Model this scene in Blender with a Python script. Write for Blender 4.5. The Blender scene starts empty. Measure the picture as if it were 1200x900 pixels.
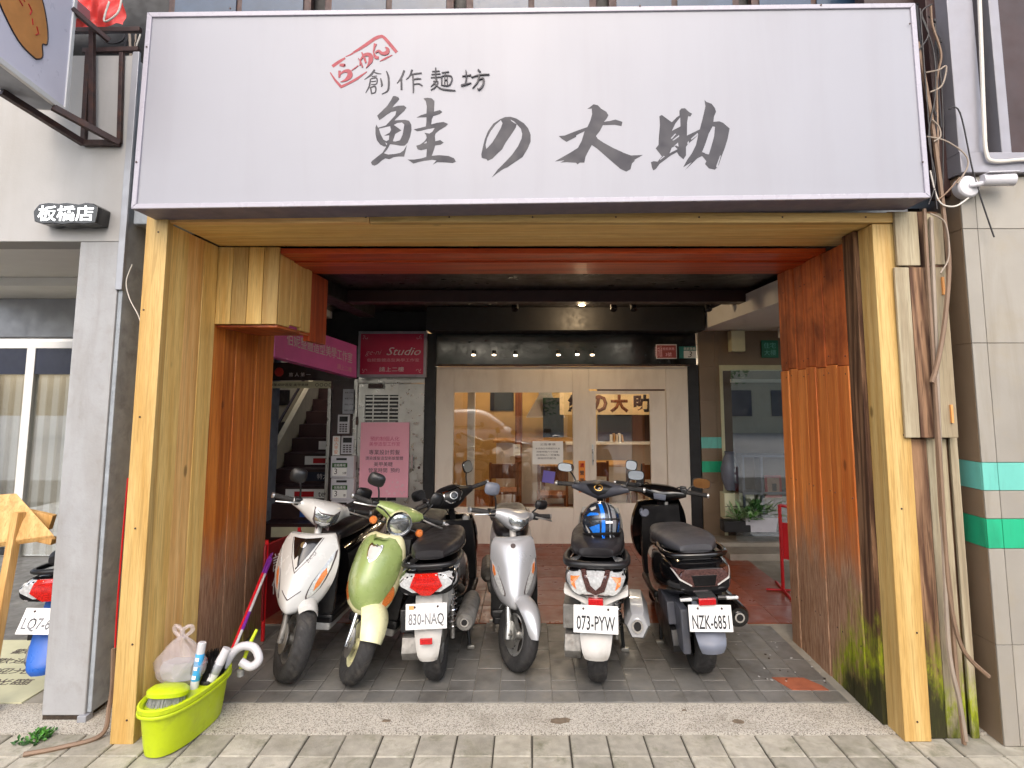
import bpy, bmesh, math, random
from mathutils import Vector, Matrix
from mathutils.bvhtree import BVHTree
random.seed(7)
R = math.radians
scene = bpy.context.scene
C = scene.collection

# ------------------------------------------------------------------ camera, sky, sun, exposure
FPX, CX, CY, CAMZ = 700.0, 620.0, 385.0, 1.83          # focal length and principal point in 1200x900 pixels, eye height
TILT = math.atan((461 - CY) / FPX)
cam = bpy.data.cameras.new('camera'); cam_o = bpy.data.objects.new('camera', cam); C.objects.link(cam_o)
cam_o.location = (0, 0, CAMZ); cam_o.rotation_euler = (R(90) + TILT, 0, 0)
cam.sensor_width = 36; cam.sensor_fit = 'HORIZONTAL'; cam.lens = 36 * FPX / 1200
cam.shift_x = -(CX - 600) / 1200; cam.shift_y = (CY - 450) / 1200
cam.clip_start = .05; cam.clip_end = 400
scene.camera = cam_o

world = bpy.data.worlds.new('World'); scene.world = world; world.use_nodes = True
wn = world.node_tree.nodes; wl = world.node_tree.links
sky = wn.new('ShaderNodeTexSky'); sky.sky_type = 'NISHITA'; sky.sun_disc = False
SUN_EL, SUN_AZ = 42, 184                              # azimuth clockwise from +Y: behind the camera, a little to the left
sky.sun_elevation = R(SUN_EL); sky.sun_rotation = R(SUN_AZ)
sky.air_density = 1.0; sky.dust_density = 3.5; sky.ozone_density = 1.0
wl.new(sky.outputs[0], wn['Background'].inputs[0]); wn['Background'].inputs[1].default_value = .15
sl = bpy.data.lights.new('sun', 'SUN'); so = bpy.data.objects.new('sun', sl); C.objects.link(so)
sl.energy = 1.5; sl.angle = R(100); sl.color = (1.0, .97, .93)
sd = Vector((math.sin(R(SUN_AZ)) * math.cos(R(SUN_EL)), math.cos(R(SUN_AZ)) * math.cos(R(SUN_EL)), math.sin(R(SUN_EL))))
so.rotation_euler = (-sd).to_track_quat('-Z', 'Y').to_euler()
so.location = (-3, -8, 12)
vs = scene.view_settings
vs.view_transform = 'Standard'; vs.look = 'None'; vs.gamma = 1; vs.use_curve_mapping = False
vs.exposure = 0.9
scene.cycles.max_bounces = 6; scene.cycles.diffuse_bounces = 3; scene.cycles.caustics_reflective = False; scene.cycles.caustics_refractive = False; scene.cycles.glossy_bounces = 3
scene.cycles.transparent_max_bounces = 8; scene.cycles.adaptive_threshold = .03; scene.cycles.use_denoising = True

_c, _s = math.cos(TILT), math.sin(TILT)
def at(px, py, Y):
    """world point that stands at depth Y and is seen at (px, py) of the photograph"""
    v = (CY - py) / FPX
    dz = Y * (v * _c + _s) / (_c - v * _s); d = Y * _c + dz * _s
    return Vector(((px - CX) * d / FPX, Y, CAMZ + dz))

# ------------------------------------------------------------------ materials
def S(r, g, b, k=1.0):
    f = lambda v: (v / 255 / 12.92 if v <= 10 else ((v / 255 + .055) / 1.055) ** 2.4) * k
    return (f(r), f(g), f(b), 1)
MATS = {}
def nt(name):
    m = bpy.data.materials.new(name); m.use_nodes = True
    n, l = m.node_tree.nodes, m.node_tree.links
    MATS[name] = m
    return m, n, l, n['Principled BSDF']
def mixc(n, l, fac, a, b, mode='MIX'):
    x = n.new('ShaderNodeMix'); x.data_type = 'RGBA'; x.blend_type = mode
    for i, v in ((0, fac), (6, a), (7, b)):
        if hasattr(v, 'is_output'): l.new(v, x.inputs[i])
        else: x.inputs[i].default_value = v
    return x.outputs[2]
def ramp(n, l, src, stops):
    r = n.new('ShaderNodeValToRGB'); l.new(src, r.inputs[0])
    e = r.color_ramp.elements
    while len(e) < len(stops): e.new(.5)
    for i, (p, c) in enumerate(stops):
        e[i].position = p; e[i].color = c if hasattr(c, '__len__') else (c, c, c, 1)
    return r.outputs[0]
def noise(n, l, vec, scale, detail=4, rough=.55, dist=0):
    t = n.new('ShaderNodeTexNoise'); t.inputs['Scale'].default_value = scale; t.inputs['Detail'].default_value = detail
    t.inputs['Roughness'].default_value = rough; t.inputs['Distortion'].default_value = dist
    if vec is not None: l.new(vec, t.inputs['Vector'])
    return t.outputs['Fac']
def coords(n, l, scale=(1, 1, 1), world_space=False, rnd=True):
    """object (or world) coordinates, shifted per object so that alike pieces differ"""
    if world_space: src = n.new('ShaderNodeNewGeometry').outputs['Position']
    else: src = n.new('ShaderNodeTexCoord').outputs['Object']
    mp = n.new('ShaderNodeMapping'); mp.inputs['Scale'].default_value = scale
    l.new(src, mp.inputs['Vector'])
    if rnd and not world_space:
        oi = n.new('ShaderNodeObjectInfo'); vm = n.new('ShaderNodeVectorMath'); vm.operation = 'SCALE'
        cv = n.new('ShaderNodeCombineXYZ')
        for k in range(3): l.new(oi.outputs['Random'], cv.inputs[k])
        l.new(cv.outputs[0], vm.inputs[0]); vm.inputs['Scale'].default_value = 37.0
        l.new(vm.outputs[0], mp.inputs['Location'])
    return mp.outputs[0]
def bump(n, l, b, h, strength, dist=.01):
    x = n.new('ShaderNodeBump'); x.inputs['Strength'].default_value = strength; x.inputs['Distance'].default_value = dist
    l.new(h, x.inputs['Height']); l.new(x.outputs[0], b.inputs['Normal']); return x
def plain(name, col, rough=.5, metal=0, var=.12, scale=6, bmp=0, bscale=80, coat=0, rvar=.1, dirt=None, dscale=3, ws=False, spec=.5, rnd=0, streak=None):
    """a coloured surface with soft tonal variation, uneven gloss, fine relief and optional dirt"""
    m, n, l, b = nt(name)
    v = coords(n, l, world_space=ws)
    f = noise(n, l, v, scale, 5)
    lo = tuple(c * (1 - var) for c in col[:3]) + (1,); hi = tuple(min(1, c * (1 + var)) for c in col[:3]) + (1,)
    c = ramp(n, l, f, [(.3, lo), (.7, hi)])
    if rnd:
        oi = n.new('ShaderNodeObjectInfo'); 
        k = ramp(n, l, oi.outputs['Random'], [(0, 1 - rnd), (1, 1 + rnd * .6)])
        c = mixc(n, l, 1.0, c, k, 'MULTIPLY')
    if dirt:
        dcol, amt = dirt
        d = noise(n, l, v, dscale, 7, .65, .3)
        d = ramp(n, l, d, [(.52, 0), (.72, amt)])
        c = mixc(n, l, d, c, dcol)
    if streak:                                          # grime that runs over neighbouring pieces: (colour, amount, stretch, scale)
        scol, samt, svec, ssc = streak
        g_ = coords(n, l, svec, world_space=True)
        d2 = ramp(n, l, noise(n, l, g_, ssc, 6, .62, .5), [(.48, 0), (.74, samt)])
        c = mixc(n, l, d2, c, scol)
    l.new(c, b.inputs['Base Color'])
    rr = noise(n, l, v, scale * 2.3, 3)
    l.new(ramp(n, l, rr, [(.3, max(0, rough - rvar)), (.7, min(1, rough + rvar))]), b.inputs['Roughness'])
    b.inputs['Metallic'].default_value = metal; b.inputs['Coat Weight'].default_value = coat
    b.inputs['Coat Roughness'].default_value = .06; b.inputs['Specular IOR Level'].default_value = spec
    if bmp: bump(n, l, b, noise(n, l, v, bscale, 5, .6), bmp, .004)
    return m
def emit(name, col, strength):
    m, n, l, b = nt(name)
    b.inputs['Base Color'].default_value = col; b.inputs['Emission Color'].default_value = col
    b.inputs['Emission Strength'].default_value = strength; m.cycles.emission_sampling = 'NONE'; return m
def glass(name, tint=(1, 1, 1, 1), ior=1.5, rough=0.0, base_refl=.0):
    """thin sheet glass: clear straight through, mirror-like reflection growing at grazing angles"""
    m, n, l, b = nt(name); n.remove(b)
    tr = n.new('ShaderNodeBsdfTransparent'); tr.inputs[0].default_value = tint
    gl = n.new('ShaderNodeBsdfGlossy'); gl.inputs['Roughness'].default_value = rough; gl.inputs[0].default_value = (1, 1, 1, 1)
    fr = n.new('ShaderNodeFresnel'); fr.inputs[0].default_value = ior
    ma = n.new('ShaderNodeMath'); ma.operation = 'MULTIPLY_ADD'; ma.inputs[1].default_value = 1.7; ma.inputs[2].default_value = base_refl
    ma.use_clamp = True
    l.new(fr.outputs[0], ma.inputs[0])
    mx = n.new('ShaderNodeMixShader'); l.new(ma.outputs[0], mx.inputs[0]); l.new(tr.outputs[0], mx.inputs[1]); l.new(gl.outputs[0], mx.inputs[2])
    l.new(mx.outputs[0], n['Material Output'].inputs[0]); return m
def wood(name, light, dark, rough=.55, ring=6.0, stain=None, knot=True, var=.16, coat=0, stretch=.055, contrast=1.0):
    """sawn board: long grain along local Z, growth bands, a few knots, tone differing from board to board"""
    m, n, l, b = nt(name)
    v = coords(n, l, (1, 1, stretch))
    warp = noise(n, l, v, 7, 3, .5, .6)
    w = n.new('ShaderNodeTexWave'); w.wave_type = 'BANDS'; w.bands_direction = 'DIAGONAL'
    w.inputs['Scale'].default_value = ring; w.inputs['Distortion'].default_value = 9; w.inputs['Detail'].default_value = 3
    w.inputs['Detail Scale'].default_value = .9; l.new(v, w.inputs['Vector'])
    fib = noise(n, l, v, 160, 3, .6)
    mid = noise(n, l, v, 34, 4, .65, .3)
    mix1 = mixc(n, l, .4, mixc(n, l, .72, w.outputs['Fac'], warp), mid)
    c = ramp(n, l, mix1, [(.5 - .17 / contrast, dark), (.5 + .15 / contrast, light)])
    c = mixc(n, l, .45, c, ramp(n, l, fib, [(.3, (.6, .52, .44, 1)), (.62, (1, 1, 1, 1))]), 'MULTIPLY')
    line = noise(n, l, coords(n, l, (1, 1, stretch*.6)), 58, 2, .4, 1.4)
    c = mixc(n, l, ramp(n, l, line, [(.56, 0), (.64, .42*min(contrast, 1.5))]), c, tuple(x*.62 for x in dark[:3]) + (1,))
    oi = n.new('ShaderNodeObjectInfo')
    k = ramp(n, l, oi.outputs['Random'], [(0, (1 - var * 1.3, 1 - var * 1.6, 1 - var * 2, 1)), (.5, (1, 1, 1, 1)), (1, (1 + var * .4, 1 + var * .3, 1, 1))])
    c = mixc(n, l, 1.0, c, k, 'MULTIPLY')
    if knot:
        v2 = coords(n, l, (1, 1, .5))
        vo = n.new('ShaderNodeTexVoronoi'); vo.inputs['Scale'].default_value = 3.2; l.new(v2, vo.inputs['Vector'])
        kk = ramp(n, l, vo.outputs['Distance'], [(.0, 1), (.045, .75), (.07, 0)])
        c = mixc(n, l, kk, c, tuple(x * .3 for x in dark[:3]) + (1,))
    if stain: c = stain(n, l, c)
    l.new(c, b.inputs['Base Color'])
    b.inputs['Roughness'].default_value = rough; b.inputs['Coat Weight'].default_value = coat; b.inputs['Specular IOR Level'].default_value = .35
    bump(n, l, b, mixc(n, l, .5, mix1, fib), .25, .003)
    return m

# ------------------------------------------------------------------ mesh building
class MB:
    def __init__(s): s.v = []; s.f = []
    def add(s, vs, fs, M=None):
        o = len(s.v)
        s.v += [tuple(M @ Vector(p)) if M else tuple(p) for p in vs]
        s.f += [tuple(i + o for i in f) for f in fs]; return s
    def box(s, c, size, rot=None):
        x, y, z = (k / 2 for k in size)
        vs = [(-x,-y,-z),(x,-y,-z),(x,y,-z),(-x,y,-z),(-x,-y,z),(x,-y,z),(x,y,z),(-x,y,z)]
        M = Matrix.Translation(c) @ (rot.to_4x4() if rot else Matrix())
        return s.add(vs, [(0,3,2,1),(4,5,6,7),(0,1,5,4),(1,2,6,5),(2,3,7,6),(3,0,4,7)], M)
    def span(s, a, b):
        return s.box([(a[i]+b[i])/2 for i in range(3)], [abs(b[i]-a[i]) for i in range(3)])
    def loft(s, rings, closed=True, caps=True):
        n = len(rings[0]); vs = [p for r in rings for p in r]; fs = []
        for i in range(len(rings) - 1):
            for j in range(n if closed else n - 1):
                a, b = i*n+j, i*n+(j+1) % n
                fs.append((a, b, b+n, a+n))
        if caps and closed:
            fs.append(tuple(reversed(range(n)))); fs.append(tuple((len(rings)-1)*n+j for j in range(n)))
        return s.add(vs, fs)
    def tube(s, pts, r, n=8, caps=True):
        pts = [Vector(p) for p in pts]; rs = r if hasattr(r, '__len__') else [r]*len(pts)
        rings = []; up = None
        for i, p in enumerate(pts):
            t = (pts[min(i+1, len(pts)-1)] - pts[max(i-1, 0)]).normalized()
            if up is None:
                up = t.orthogonal().normalized()
            else:
                up = (up - t * up.dot(t)); up = up.normalized() if up.length > 1e-6 else t.orthogonal().normalized()
            q = t.cross(up)
            rings.append([p + (up*math.cos(2*math.pi*k/n) + q*math.sin(2*math.pi*k/n))*rs[i] for k in range(n)])
        return s.loft(rings, True, caps)
    def lathe(s, prof, M=None, n=24, closed=False):
        """prof: (radius, height) revolved round local Z; M places it"""
        rings = [[(r*math.cos(2*math.pi*k/n), r*math.sin(2*math.pi*k/n), h) for k in range(n)] for r, h in prof]
        if closed: rings.append(rings[0])
        t = MB(); t.loft(rings, True, not closed); return s.add(t.v, t.f, M)
    def prism(s, poly, depth, M=None):
        """flat outline (x, y) thickened along +Z by depth"""
        n = len(poly); vs = [(x, y, 0) for x, y in poly] + [(x, y, depth) for x, y in poly]
        return s.add(vs, [tuple(reversed(range(n))), tuple(range(n, 2*n))] + [(i, (i+1) % n, n+(i+1) % n, n+i) for i in range(n)], M)
    def mesh(s, name, bevel=0, seg=2, smooth=False, angle=38, sub=0):
        me = bpy.data.meshes.new(name); me.from_pydata(s.v, [], s.f)
        bm = bmesh.new(); bm.from_mesh(me)
        bmesh.ops.recalc_face_normals(bm, faces=bm.faces)
        if bevel:
            es = [e for e in bm.edges if len(e.link_faces) == 2 and e.calc_face_angle(0) > R(28)]
            bmesh.ops.bevel(bm, geom=es, offset=bevel, segments=seg, profile=.5, affect='EDGES', clamp_overlap=True)
        bm.to_mesh(me); bm.free()
        if smooth or bevel:
            me.polygons.foreach_set('use_smooth', [True]*len(me.polygons))
            me.set_sharp_from_angle(angle=R(min(angle, 20) if bevel else angle))
        return me
    def build(s, name, mat, parent=None, **k):
        return link(name, s.mesh(name, **k), mat, parent)
def link(name, me, mat, parent=None):
    if mat is not None:
        me.materials.clear(); me.materials.append(MATS[mat] if isinstance(mat, str) else mat)
    o = bpy.data.objects.new(name, me); C.objects.link(o); o.parent = parent; return o
def empty(name, loc=(0, 0, 0), rz=0):
    o = bpy.data.objects.new(name, None); C.objects.link(o); o.location = loc; o.rotation_euler = (0, 0, rz); o.empty_display_size = .1; return o
def tag(o, label, cat, group=None, kind=None):
    if label: o['label'] = label
    if cat: o['category'] = cat
    if group: o['group'] = group
    if kind: o['kind'] = kind
    return o
def struct(o): o['kind'] = 'structure'; return o
def inst(o, loc, rot=(0, 0, 0), parent=None, name=None, scale=None):
    c = o.copy(); C.objects.link(c); c.location = loc; c.rotation_euler = rot; c.parent = parent
    if name: c.name = name
    if scale: c.scale = scale
    return c
def cr(pts, n=6):
    """Catmull-Rom through rows of numbers"""
    out = []; P = [pts[0]] + list(pts) + [pts[-1]]
    for i in range(1, len(P) - 2):
        for k in range(n):
            t = k / n
            out.append(tuple(.5*((2*b) + (-a+c)*t + (2*a-5*b+4*c-d)*t*t + (-a+3*b-3*c+d)*t**3) for a, b, c, d in zip(P[i-1], P[i], P[i+1], P[i+2])))
    out.append(tuple(pts[-1])); return out
def text_mesh(name, s, w=None, h=None, depth=.001, shear=0, bold=0, align='CENTER'):
    """lettering standing upright in the XZ plane, facing -Y, fitted to w x h metres round the origin"""
    cu = bpy.data.curves.new(name, 'FONT'); cu.body = s; cu.size = 1; cu.align_x = 'LEFT'; cu.resolution_u = 2
    cu.extrude = .0; cu.shear = shear; cu.offset = bold; cu.space_line = 1.15
    ob = bpy.data.objects.new(name, cu); me = bpy.data.meshes.new_from_object(ob)
    bpy.data.objects.remove(ob); bpy.data.curves.remove(cu); me.name = name
    if len(me.vertices) == 0: return me
    xs = [v.co.x for v in me.vertices]; ys = [v.co.y for v in me.vertices]
    cx, cy, W, Hh = (min(xs)+max(xs))/2, (min(ys)+max(ys))/2, max(xs)-min(xs), max(ys)-min(ys)
    kx = w / W if w else None; ky = h / Hh if h else None
    kx = kx or ky; ky = ky or kx
    for v in me.vertices: v.co = ((v.co.x-cx)*kx, 0, (v.co.y-cy)*ky)
    bm = bmesh.new(); bm.from_mesh(me)
    if depth:
        r = bmesh.ops.extrude_face_region(bm, geom=bm.faces[:])
        for g in r['geom']:
            if isinstance(g, bmesh.types.BMVert): g.co.y += depth
    bmesh.ops.recalc_face_normals(bm, faces=bm.faces)
    bm.to_mesh(me); bm.free(); return me
def text(name, s, loc, w=None, h=None, mat='ink', parent=None, rot=(0, 0, 0), **k):
    o = link(name, text_mesh(name, s, w, h, **k), mat, parent); o.location = loc; o.rotation_euler = rot; return o
def stroke(mb, pts, M, lift=0, n=5, depth=.003, k=1.0):
    """a brush stroke: (x, y, width) rows swept smoothly; M maps (x, y) to a world point"""
    q = cr(pts, n); L = []; Rr = []
    for i, (x, y, w) in enumerate(q):
        a, b = q[max(i-1, 0)], q[min(i+1, len(q)-1)]
        dx, dy = b[0]-a[0], b[1]-a[1]; dl = math.hypot(dx, dy) or 1
        nx, ny = -dy/dl*w*k/2, dx/dl*w*k/2
        L.append((x+nx, y+ny)); Rr.append((x-nx, y-ny))
    vs = []; fs = []; m = len(q)
    for p in L + Rr: vs.append(M(p[0], p[1], lift))
    for p in L + Rr: vs.append(M(p[0], p[1], lift - depth))
    for i in range(m-1):
        a, b, c, d = i, i+1, m+i+1, m+i
        fs += [(a, b, c, d), (a+2*m, d+2*m, c+2*m, b+2*m), (a, a+2*m, b+2*m, b), (d, c, c+2*m, d+2*m)]
    fs += [(0, m, 3*m, 2*m), (m-1, 3*m-1, 4*m-1, 2*m-1)]
    mb.add(vs, fs)
def polyfill(mb, poly, M, lift=0, depth=.003):
    n = len(poly)
    vs = [M(x, y, lift) for x, y in poly] + [M(x, y, lift-depth) for x, y in poly]
    mb.add(vs, [tuple(range(n)), tuple(reversed(range(n, 2*n)))] + [(i, (i+1) % n, n+(i+1) % n, n+i) for i in range(n)])
# ------------------------------------------------------------------ the palette
plain('bounce_concrete', S(150, 148, 144), .85, bmp=.4, bscale=300, var=.2)  # road out of view, pale concrete lightened to bounce light into the bay
plain('paver', S(166, 160, 146), .88, var=.2, scale=14, bmp=.7, bscale=130, dirt=(S(98, 98, 76), .85), dscale=7, rnd=.24, streak=(S(110, 104, 84), .6, (1, 1, 1), 2.2))
plain('joint', S(70, 66, 58), .95, var=.3, bmp=.5, bscale=60)
plain('floor_tile', S(112, 110, 106), .42, var=.14, scale=5, bmp=.12, bscale=120, dirt=(S(134, 128, 116), .5), dscale=6, rnd=.13, rvar=.14, streak=(S(58, 54, 50), .75, (1, 1, 1), 2.6))
plain('floor_grout', S(148, 143, 132), .9, var=.2)
plain('dirt', S(58, 48, 38), .95, var=.4, scale=30, bmp=.6, bscale=90)
plain('brick_red', S(150, 84, 58), .8, var=.2, scale=12, bmp=.3)
plain('red_tile', S(136, 66, 38), .38, var=.2, scale=4, bmp=.1, rnd=.1, rvar=.12)
plain('dark_tile', S(92, 80, 70), .4, var=.15, scale=4, bmp=.1)
plain('sill_stone', S(150, 140, 126), .6, var=.15, scale=7, bmp=.2)
def speckle(name, c1, c2, c3, scale):
    m, n, l, b = nt(name); v = coords(n, l, world_space=True)
    vo = n.new('ShaderNodeTexVoronoi'); vo.inputs['Scale'].default_value = scale; l.new(v, vo.inputs['Vector'])
    sp = n.new('ShaderNodeSeparateColor'); l.new(vo.outputs['Color'], sp.inputs[0])
    c = ramp(n, l, sp.outputs[0], [(.15, c3), (.3, c2), (.55, c1), (.9, tuple(x*1.12 for x in c1[:3])+(1,))])
    d = ramp(n, l, noise(n, l, v, 2.6, 6, .65), [(.5, 0), (.75, .6)])
    c = mixc(n, l, d, c, S(120, 112, 96)); l.new(c, b.inputs['Base Color']); b.inputs['Roughness'].default_value = .85
    bump(n, l, b, vo.outputs['Distance'], .7, .004); return m
speckle('washed_stone', S(188, 182, 170), S(170, 163, 150), S(124, 117, 108), 210)
wood('pine', S(210, 180, 118), S(190, 150, 84), .5, 5, var=.05)
wood('pine_green', S(246, 214, 140), S(226, 182, 104), .5, 6, var=.08)
wood('pine_orange', S(248, 206, 140), S(228, 172, 100), .5, 6, var=.08)
def burnt(n, l, c):
    g = coords(n, l, world_space=True)
    d = ramp(n, l, noise(n, l, g, 3.0, 5, .6, .4), [(.42, 0), (.66, .75)])
    return mixc(n, l, d, c, S(92, 30, 12))
wood('red_wood', S(208, 112, 52), S(164, 70, 26), .42, 6, var=.12, coat=.15, stain=burnt)
wood('red_soffit', S(214, 92, 40), S(164, 56, 22), .42, 6, var=.12, coat=.1)
def sep(n, l):
    s = n.new('ShaderNodeSeparateXYZ'); l.new(n.new('ShaderNodeNewGeometry').outputs['Position'], s.inputs[0]); return s
def mth(n, l, op, a, b=None, clamp=False):
    x = n.new('ShaderNodeMath'); x.operation = op; x.use_clamp = clamp
    for i, v in enumerate((a, b)):
        if v is None: continue
        if hasattr(v, 'is_output'): l.new(v, x.inputs[i])
        else: x.inputs[i].default_value = v
    return x.outputs[0]
def weather(z_fade, z_moss, moss_y=None):
    """old stain washed off low down, then moss and black rot near the ground, each with a ragged edge"""
    def f(n, l, c):
        s = sep(n, l); z = s.outputs[2]
        g = coords(n, l, (1, 1, .35), world_space=True)
        nz = noise(n, l, g, 7, 5, .6); nf = noise(n, l, coords(n, l, (1, 1, .08), world_space=True), 90, 4, .7)
        edge = mth(n, l, 'MULTIPLY_ADD', nz, .9)
        zz = mth(n, l, 'ADD', z, mth(n, l, 'MULTIPLY', nz, .9))
        grey = ramp(n, l, nf, [(.3, S(100, 74, 56)), (.5, S(150, 118, 94)), (.7, S(188, 160, 134))])
        k = ramp(n, l, mth(n, l, 'MULTIPLY', mth(n, l, 'SUBTRACT', z_fade + .45, zz), 2.2, True), [(0, 0), (1, .92)])
        c = mixc(n, l, k, c, grey)
        zm = mth(n, l, 'SUBTRACT', z_moss + .45, zz)
        if moss_y is not None:
            zm = mth(n, l, 'SUBTRACT', zm, mth(n, l, 'MULTIPLY', mth(n, l, 'MAXIMUM', mth(n, l, 'SUBTRACT', s.outputs[1], moss_y), 0.0), 2.2))
        patch = ramp(n, l, noise(n, l, coords(n, l, (1, 1, .6), world_space=True), 17, 5, .7, .4), [(.36, .1), (.56, 1)])
        k2 = mth(n, l, 'MULTIPLY', mth(n, l, 'MULTIPLY', zm, 5.0, True), patch)
        mossc = ramp(n, l, nf, [(.3, S(70, 84, 14)), (.6, S(152, 160, 26))])
        c = mixc(n, l, k2, c, mossc)
        k3 = mth(n, l, 'MULTIPLY', mth(n, l, 'MULTIPLY', mth(n, l, 'SUBTRACT', zm, .22), 5.0, True), ramp(n, l, nf, [(.25, .75), (.5, 1)]))
        rot = ramp(n, l, nf, [(.35, S(22, 22, 12)), (.7, S(60, 58, 24))])
        return mixc(n, l, k3, c, rot)
    return f
wood('red_weathered', S(238, 150, 76), S(204, 108, 46), .6, 6, var=.14, stain=weather(1.08, .60, 3.82), stretch=.05)
wood('grey_weathered', S(150, 118, 92), S(84, 58, 44), .75, 9, var=.2, stain=weather(-1, .58), contrast=1.6, stretch=.07)
wood('pale_weathered', S(186, 176, 150), S(150, 136, 112), .8, 5, var=.12, stain=weather(-1, .40))
wood('red_upper', S(226, 126, 64), S(184, 88, 40), .65, 6, var=.16, stain=burnt)
plain('sign_face_side', S(236, 232, 244), .35, var=.02)  # whiter copy of the sign face, lightened because it faces sideways from the sun
plain('bronze_mirror', S(150, 104, 60), .22, metal=.7)
plain('stain', S(112, 98, 82), .9, var=.3, scale=30)
wood('left_red', S(226, 140, 60), S(182, 92, 30), .5, 6, var=.14, stain=weather(1.0, .12))
wood('brown_wood', S(150, 92, 52), S(104, 58, 30), .5, 7)
wood('easel_wood', S(226, 184, 122), S(196, 148, 84), .5, 6)
plain('sign_face', S(147, 147, 155), .34, var=.022, scale=.7, rvar=.05, streak=(S(136, 134, 140), .3, (1, 1, .07), 5))
plain('sign_back', S(112, 106, 122), .5, var=.1)
plain('sign_rim', S(166, 162, 172), .3, var=.03, metal=.0)
plain('ink', S(38, 36, 46), .5, var=.06)
plain('ink_dark', S(34, 31, 42), .5, var=.06)
plain('stamp_red', S(142, 44, 56), .5, var=.14, scale=40)
plain('black_matte', S(20, 18, 18), .55, var=.2)
plain('black_gloss', S(14, 13, 14), .18, var=.2, coat=.3)
plain('ceiling_dark', S(26, 20, 18), .35, var=.3, scale=3)
plain('white_wall', S(170, 168, 166), .8, var=.04, scale=4, bmp=.15, bscale=90, streak=(S(150, 144, 136), .3, (1, 1, .1), 6))
plain('white_plain', S(232, 230, 226), .6, var=.03)
plain('grey_render', S(152, 158, 164), .8, var=.16, scale=10, bmp=.3, bscale=70, dirt=(S(110, 114, 118), .6), dscale=9)
plain('grey_column', S(160, 160, 161), .8, var=.05, scale=8, bmp=.25, bscale=80, dirt=(S(140, 136, 130), .4), dscale=14, streak=(S(128, 122, 114), .45, (1, 1, .2), 6))
plain('cream_paint', S(224, 212, 196), .5, var=.04, scale=3, bmp=.05, streak=(S(170, 146, 122), .35, (1, 1, .3), 4))
plain('cream_wall', S(214, 200, 168), .8, var=.08, dirt=(S(166, 150, 118), .5))
plain('yellow_wall', S(206, 172, 112), .7, var=.06)
plain('steel_dark', S(62, 46, 44), .5, metal=.3, var=.3, scale=14, dirt=(S(96, 56, 36), .6), dscale=12)
plain('steel', S(176, 174, 168), .34, metal=.85, var=.1, rvar=.12, dirt=(S(150, 136, 120), .35), dscale=8)
plain('zinc_grey', S(158, 160, 166), .5, metal=.4, var=.08)
plain('alloy', S(196, 196, 194), .32, metal=.8, var=.08)
plain('engine', S(128, 126, 122), .5, metal=.6, var=.2, scale=20, dirt=(S(70, 58, 46), .6), dscale=16)
plain('chrome', S(225, 225, 228), .1, metal=1, var=.02, rvar=.03)
plain('mirror_glass', S(226, 230, 230), .03, metal=1, var=.01, rvar=.01)
plain('rubber', S(44, 43, 43), .78, var=.2, scale=14, bmp=.5, bscale=160, dirt=(S(96, 90, 82), .5), dscale=10)
plain('plastic_black', S(24, 24, 26), .38, var=.15, bmp=.08, bscale=300, dirt=(S(62, 60, 58), .25), dscale=5)
plain('seat_vinyl', S(36, 34, 36), .45, var=.12, bmp=.3, bscale=260)
plain('seat_grey', S(66, 66, 70), .5, var=.1, bmp=.3, bscale=260)
plain('paint_white', S(196, 196, 194), .24, var=.03, coat=.6, rvar=.06)
plain('paint_silver', S(182, 183, 186), .32, metal=.4, var=.04, scale=3, coat=.6, rvar=.05)
plain('paint_green', S(142, 160, 98), .3, var=.05, coat=.5, rvar=.08, dirt=(S(184, 184, 160), .3), dscale=5)
plain('paint_cream', S(226, 222, 178), .32, var=.04, coat=.4, dirt=(S(190, 180, 140), .3), dscale=5)
plain('paint_black', S(15, 15, 17), .14, var=.15, coat=.8, rvar=.05)
plain('panel_grey', S(186, 183, 178), .45, var=.08, dirt=(S(140, 130, 118), .4), dscale=7)
plain('panel_blue_grey', S(104, 109, 122), .45, var=.1, dirt=(S(96, 94, 92), .4), dscale=8)
plain('plate_white', S(216, 216, 214), .35, var=.02, dirt=(S(206, 200, 190), .35), dscale=14)
plain('plate_ink', S(34, 34, 38), .5)
plain('plate_ink_faded', S(120, 120, 122), .5)
def lens(name, col, rough=.12, k=.5, scale=150):
    m, n, l, b = nt(name); v = coords(n, l)
    vo = n.new('ShaderNodeTexVoronoi'); vo.inputs['Scale'].default_value = scale; l.new(v, vo.inputs['Vector'])
    c = ramp(n, l, vo.outputs['Distance'], [(.1, col), (.7, tuple(x*k for x in col[:3])+(1,))])
    l.new(c, b.inputs['Base Color']); b.inputs['Roughness'].default_value = rough; b.inputs['Coat Weight'].default_value = 1; b.inputs['Coat Roughness'].default_value = .03
    bump(n, l, b, vo.outputs['Distance'], .15, .002); return m
lens('lens_clear', S(236, 238, 238), k=.72, scale=70); MATS['lens_clear'].node_tree.nodes['Principled BSDF'].inputs['Metallic'].default_value = .35
lens('lens_head', S(214, 218, 220), k=.45, scale=26, rough=.08); MATS['lens_head'].node_tree.nodes['Principled BSDF'].inputs['Metallic'].default_value = .8
lens('lens_red', S(224, 32, 24), k=.45)
lens('lens_orange', S(232, 132, 66), k=.7)
lens('lens_smoke', S(96, 66, 62), k=.4)
lens('reflector_red', S(206, 24, 30), k=.6, scale=160)
plain('lime_plastic', S(186, 204, 26), .4, var=.07, scale=9, rvar=.12, bmp=.06, bscale=40, dirt=(S(150, 160, 50), .5), dscale=9)
plain('bristle', S(150, 150, 150), .8, var=.25, scale=60)
plain('white_plastic', S(198, 196, 200), .35, var=.04, dirt=(S(190, 184, 184), .3), dscale=9)
plain('red_plastic', S(206, 30, 44), .35, var=.08)
plain('red_paint', S(184, 22, 28), .4, var=.1)
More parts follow.
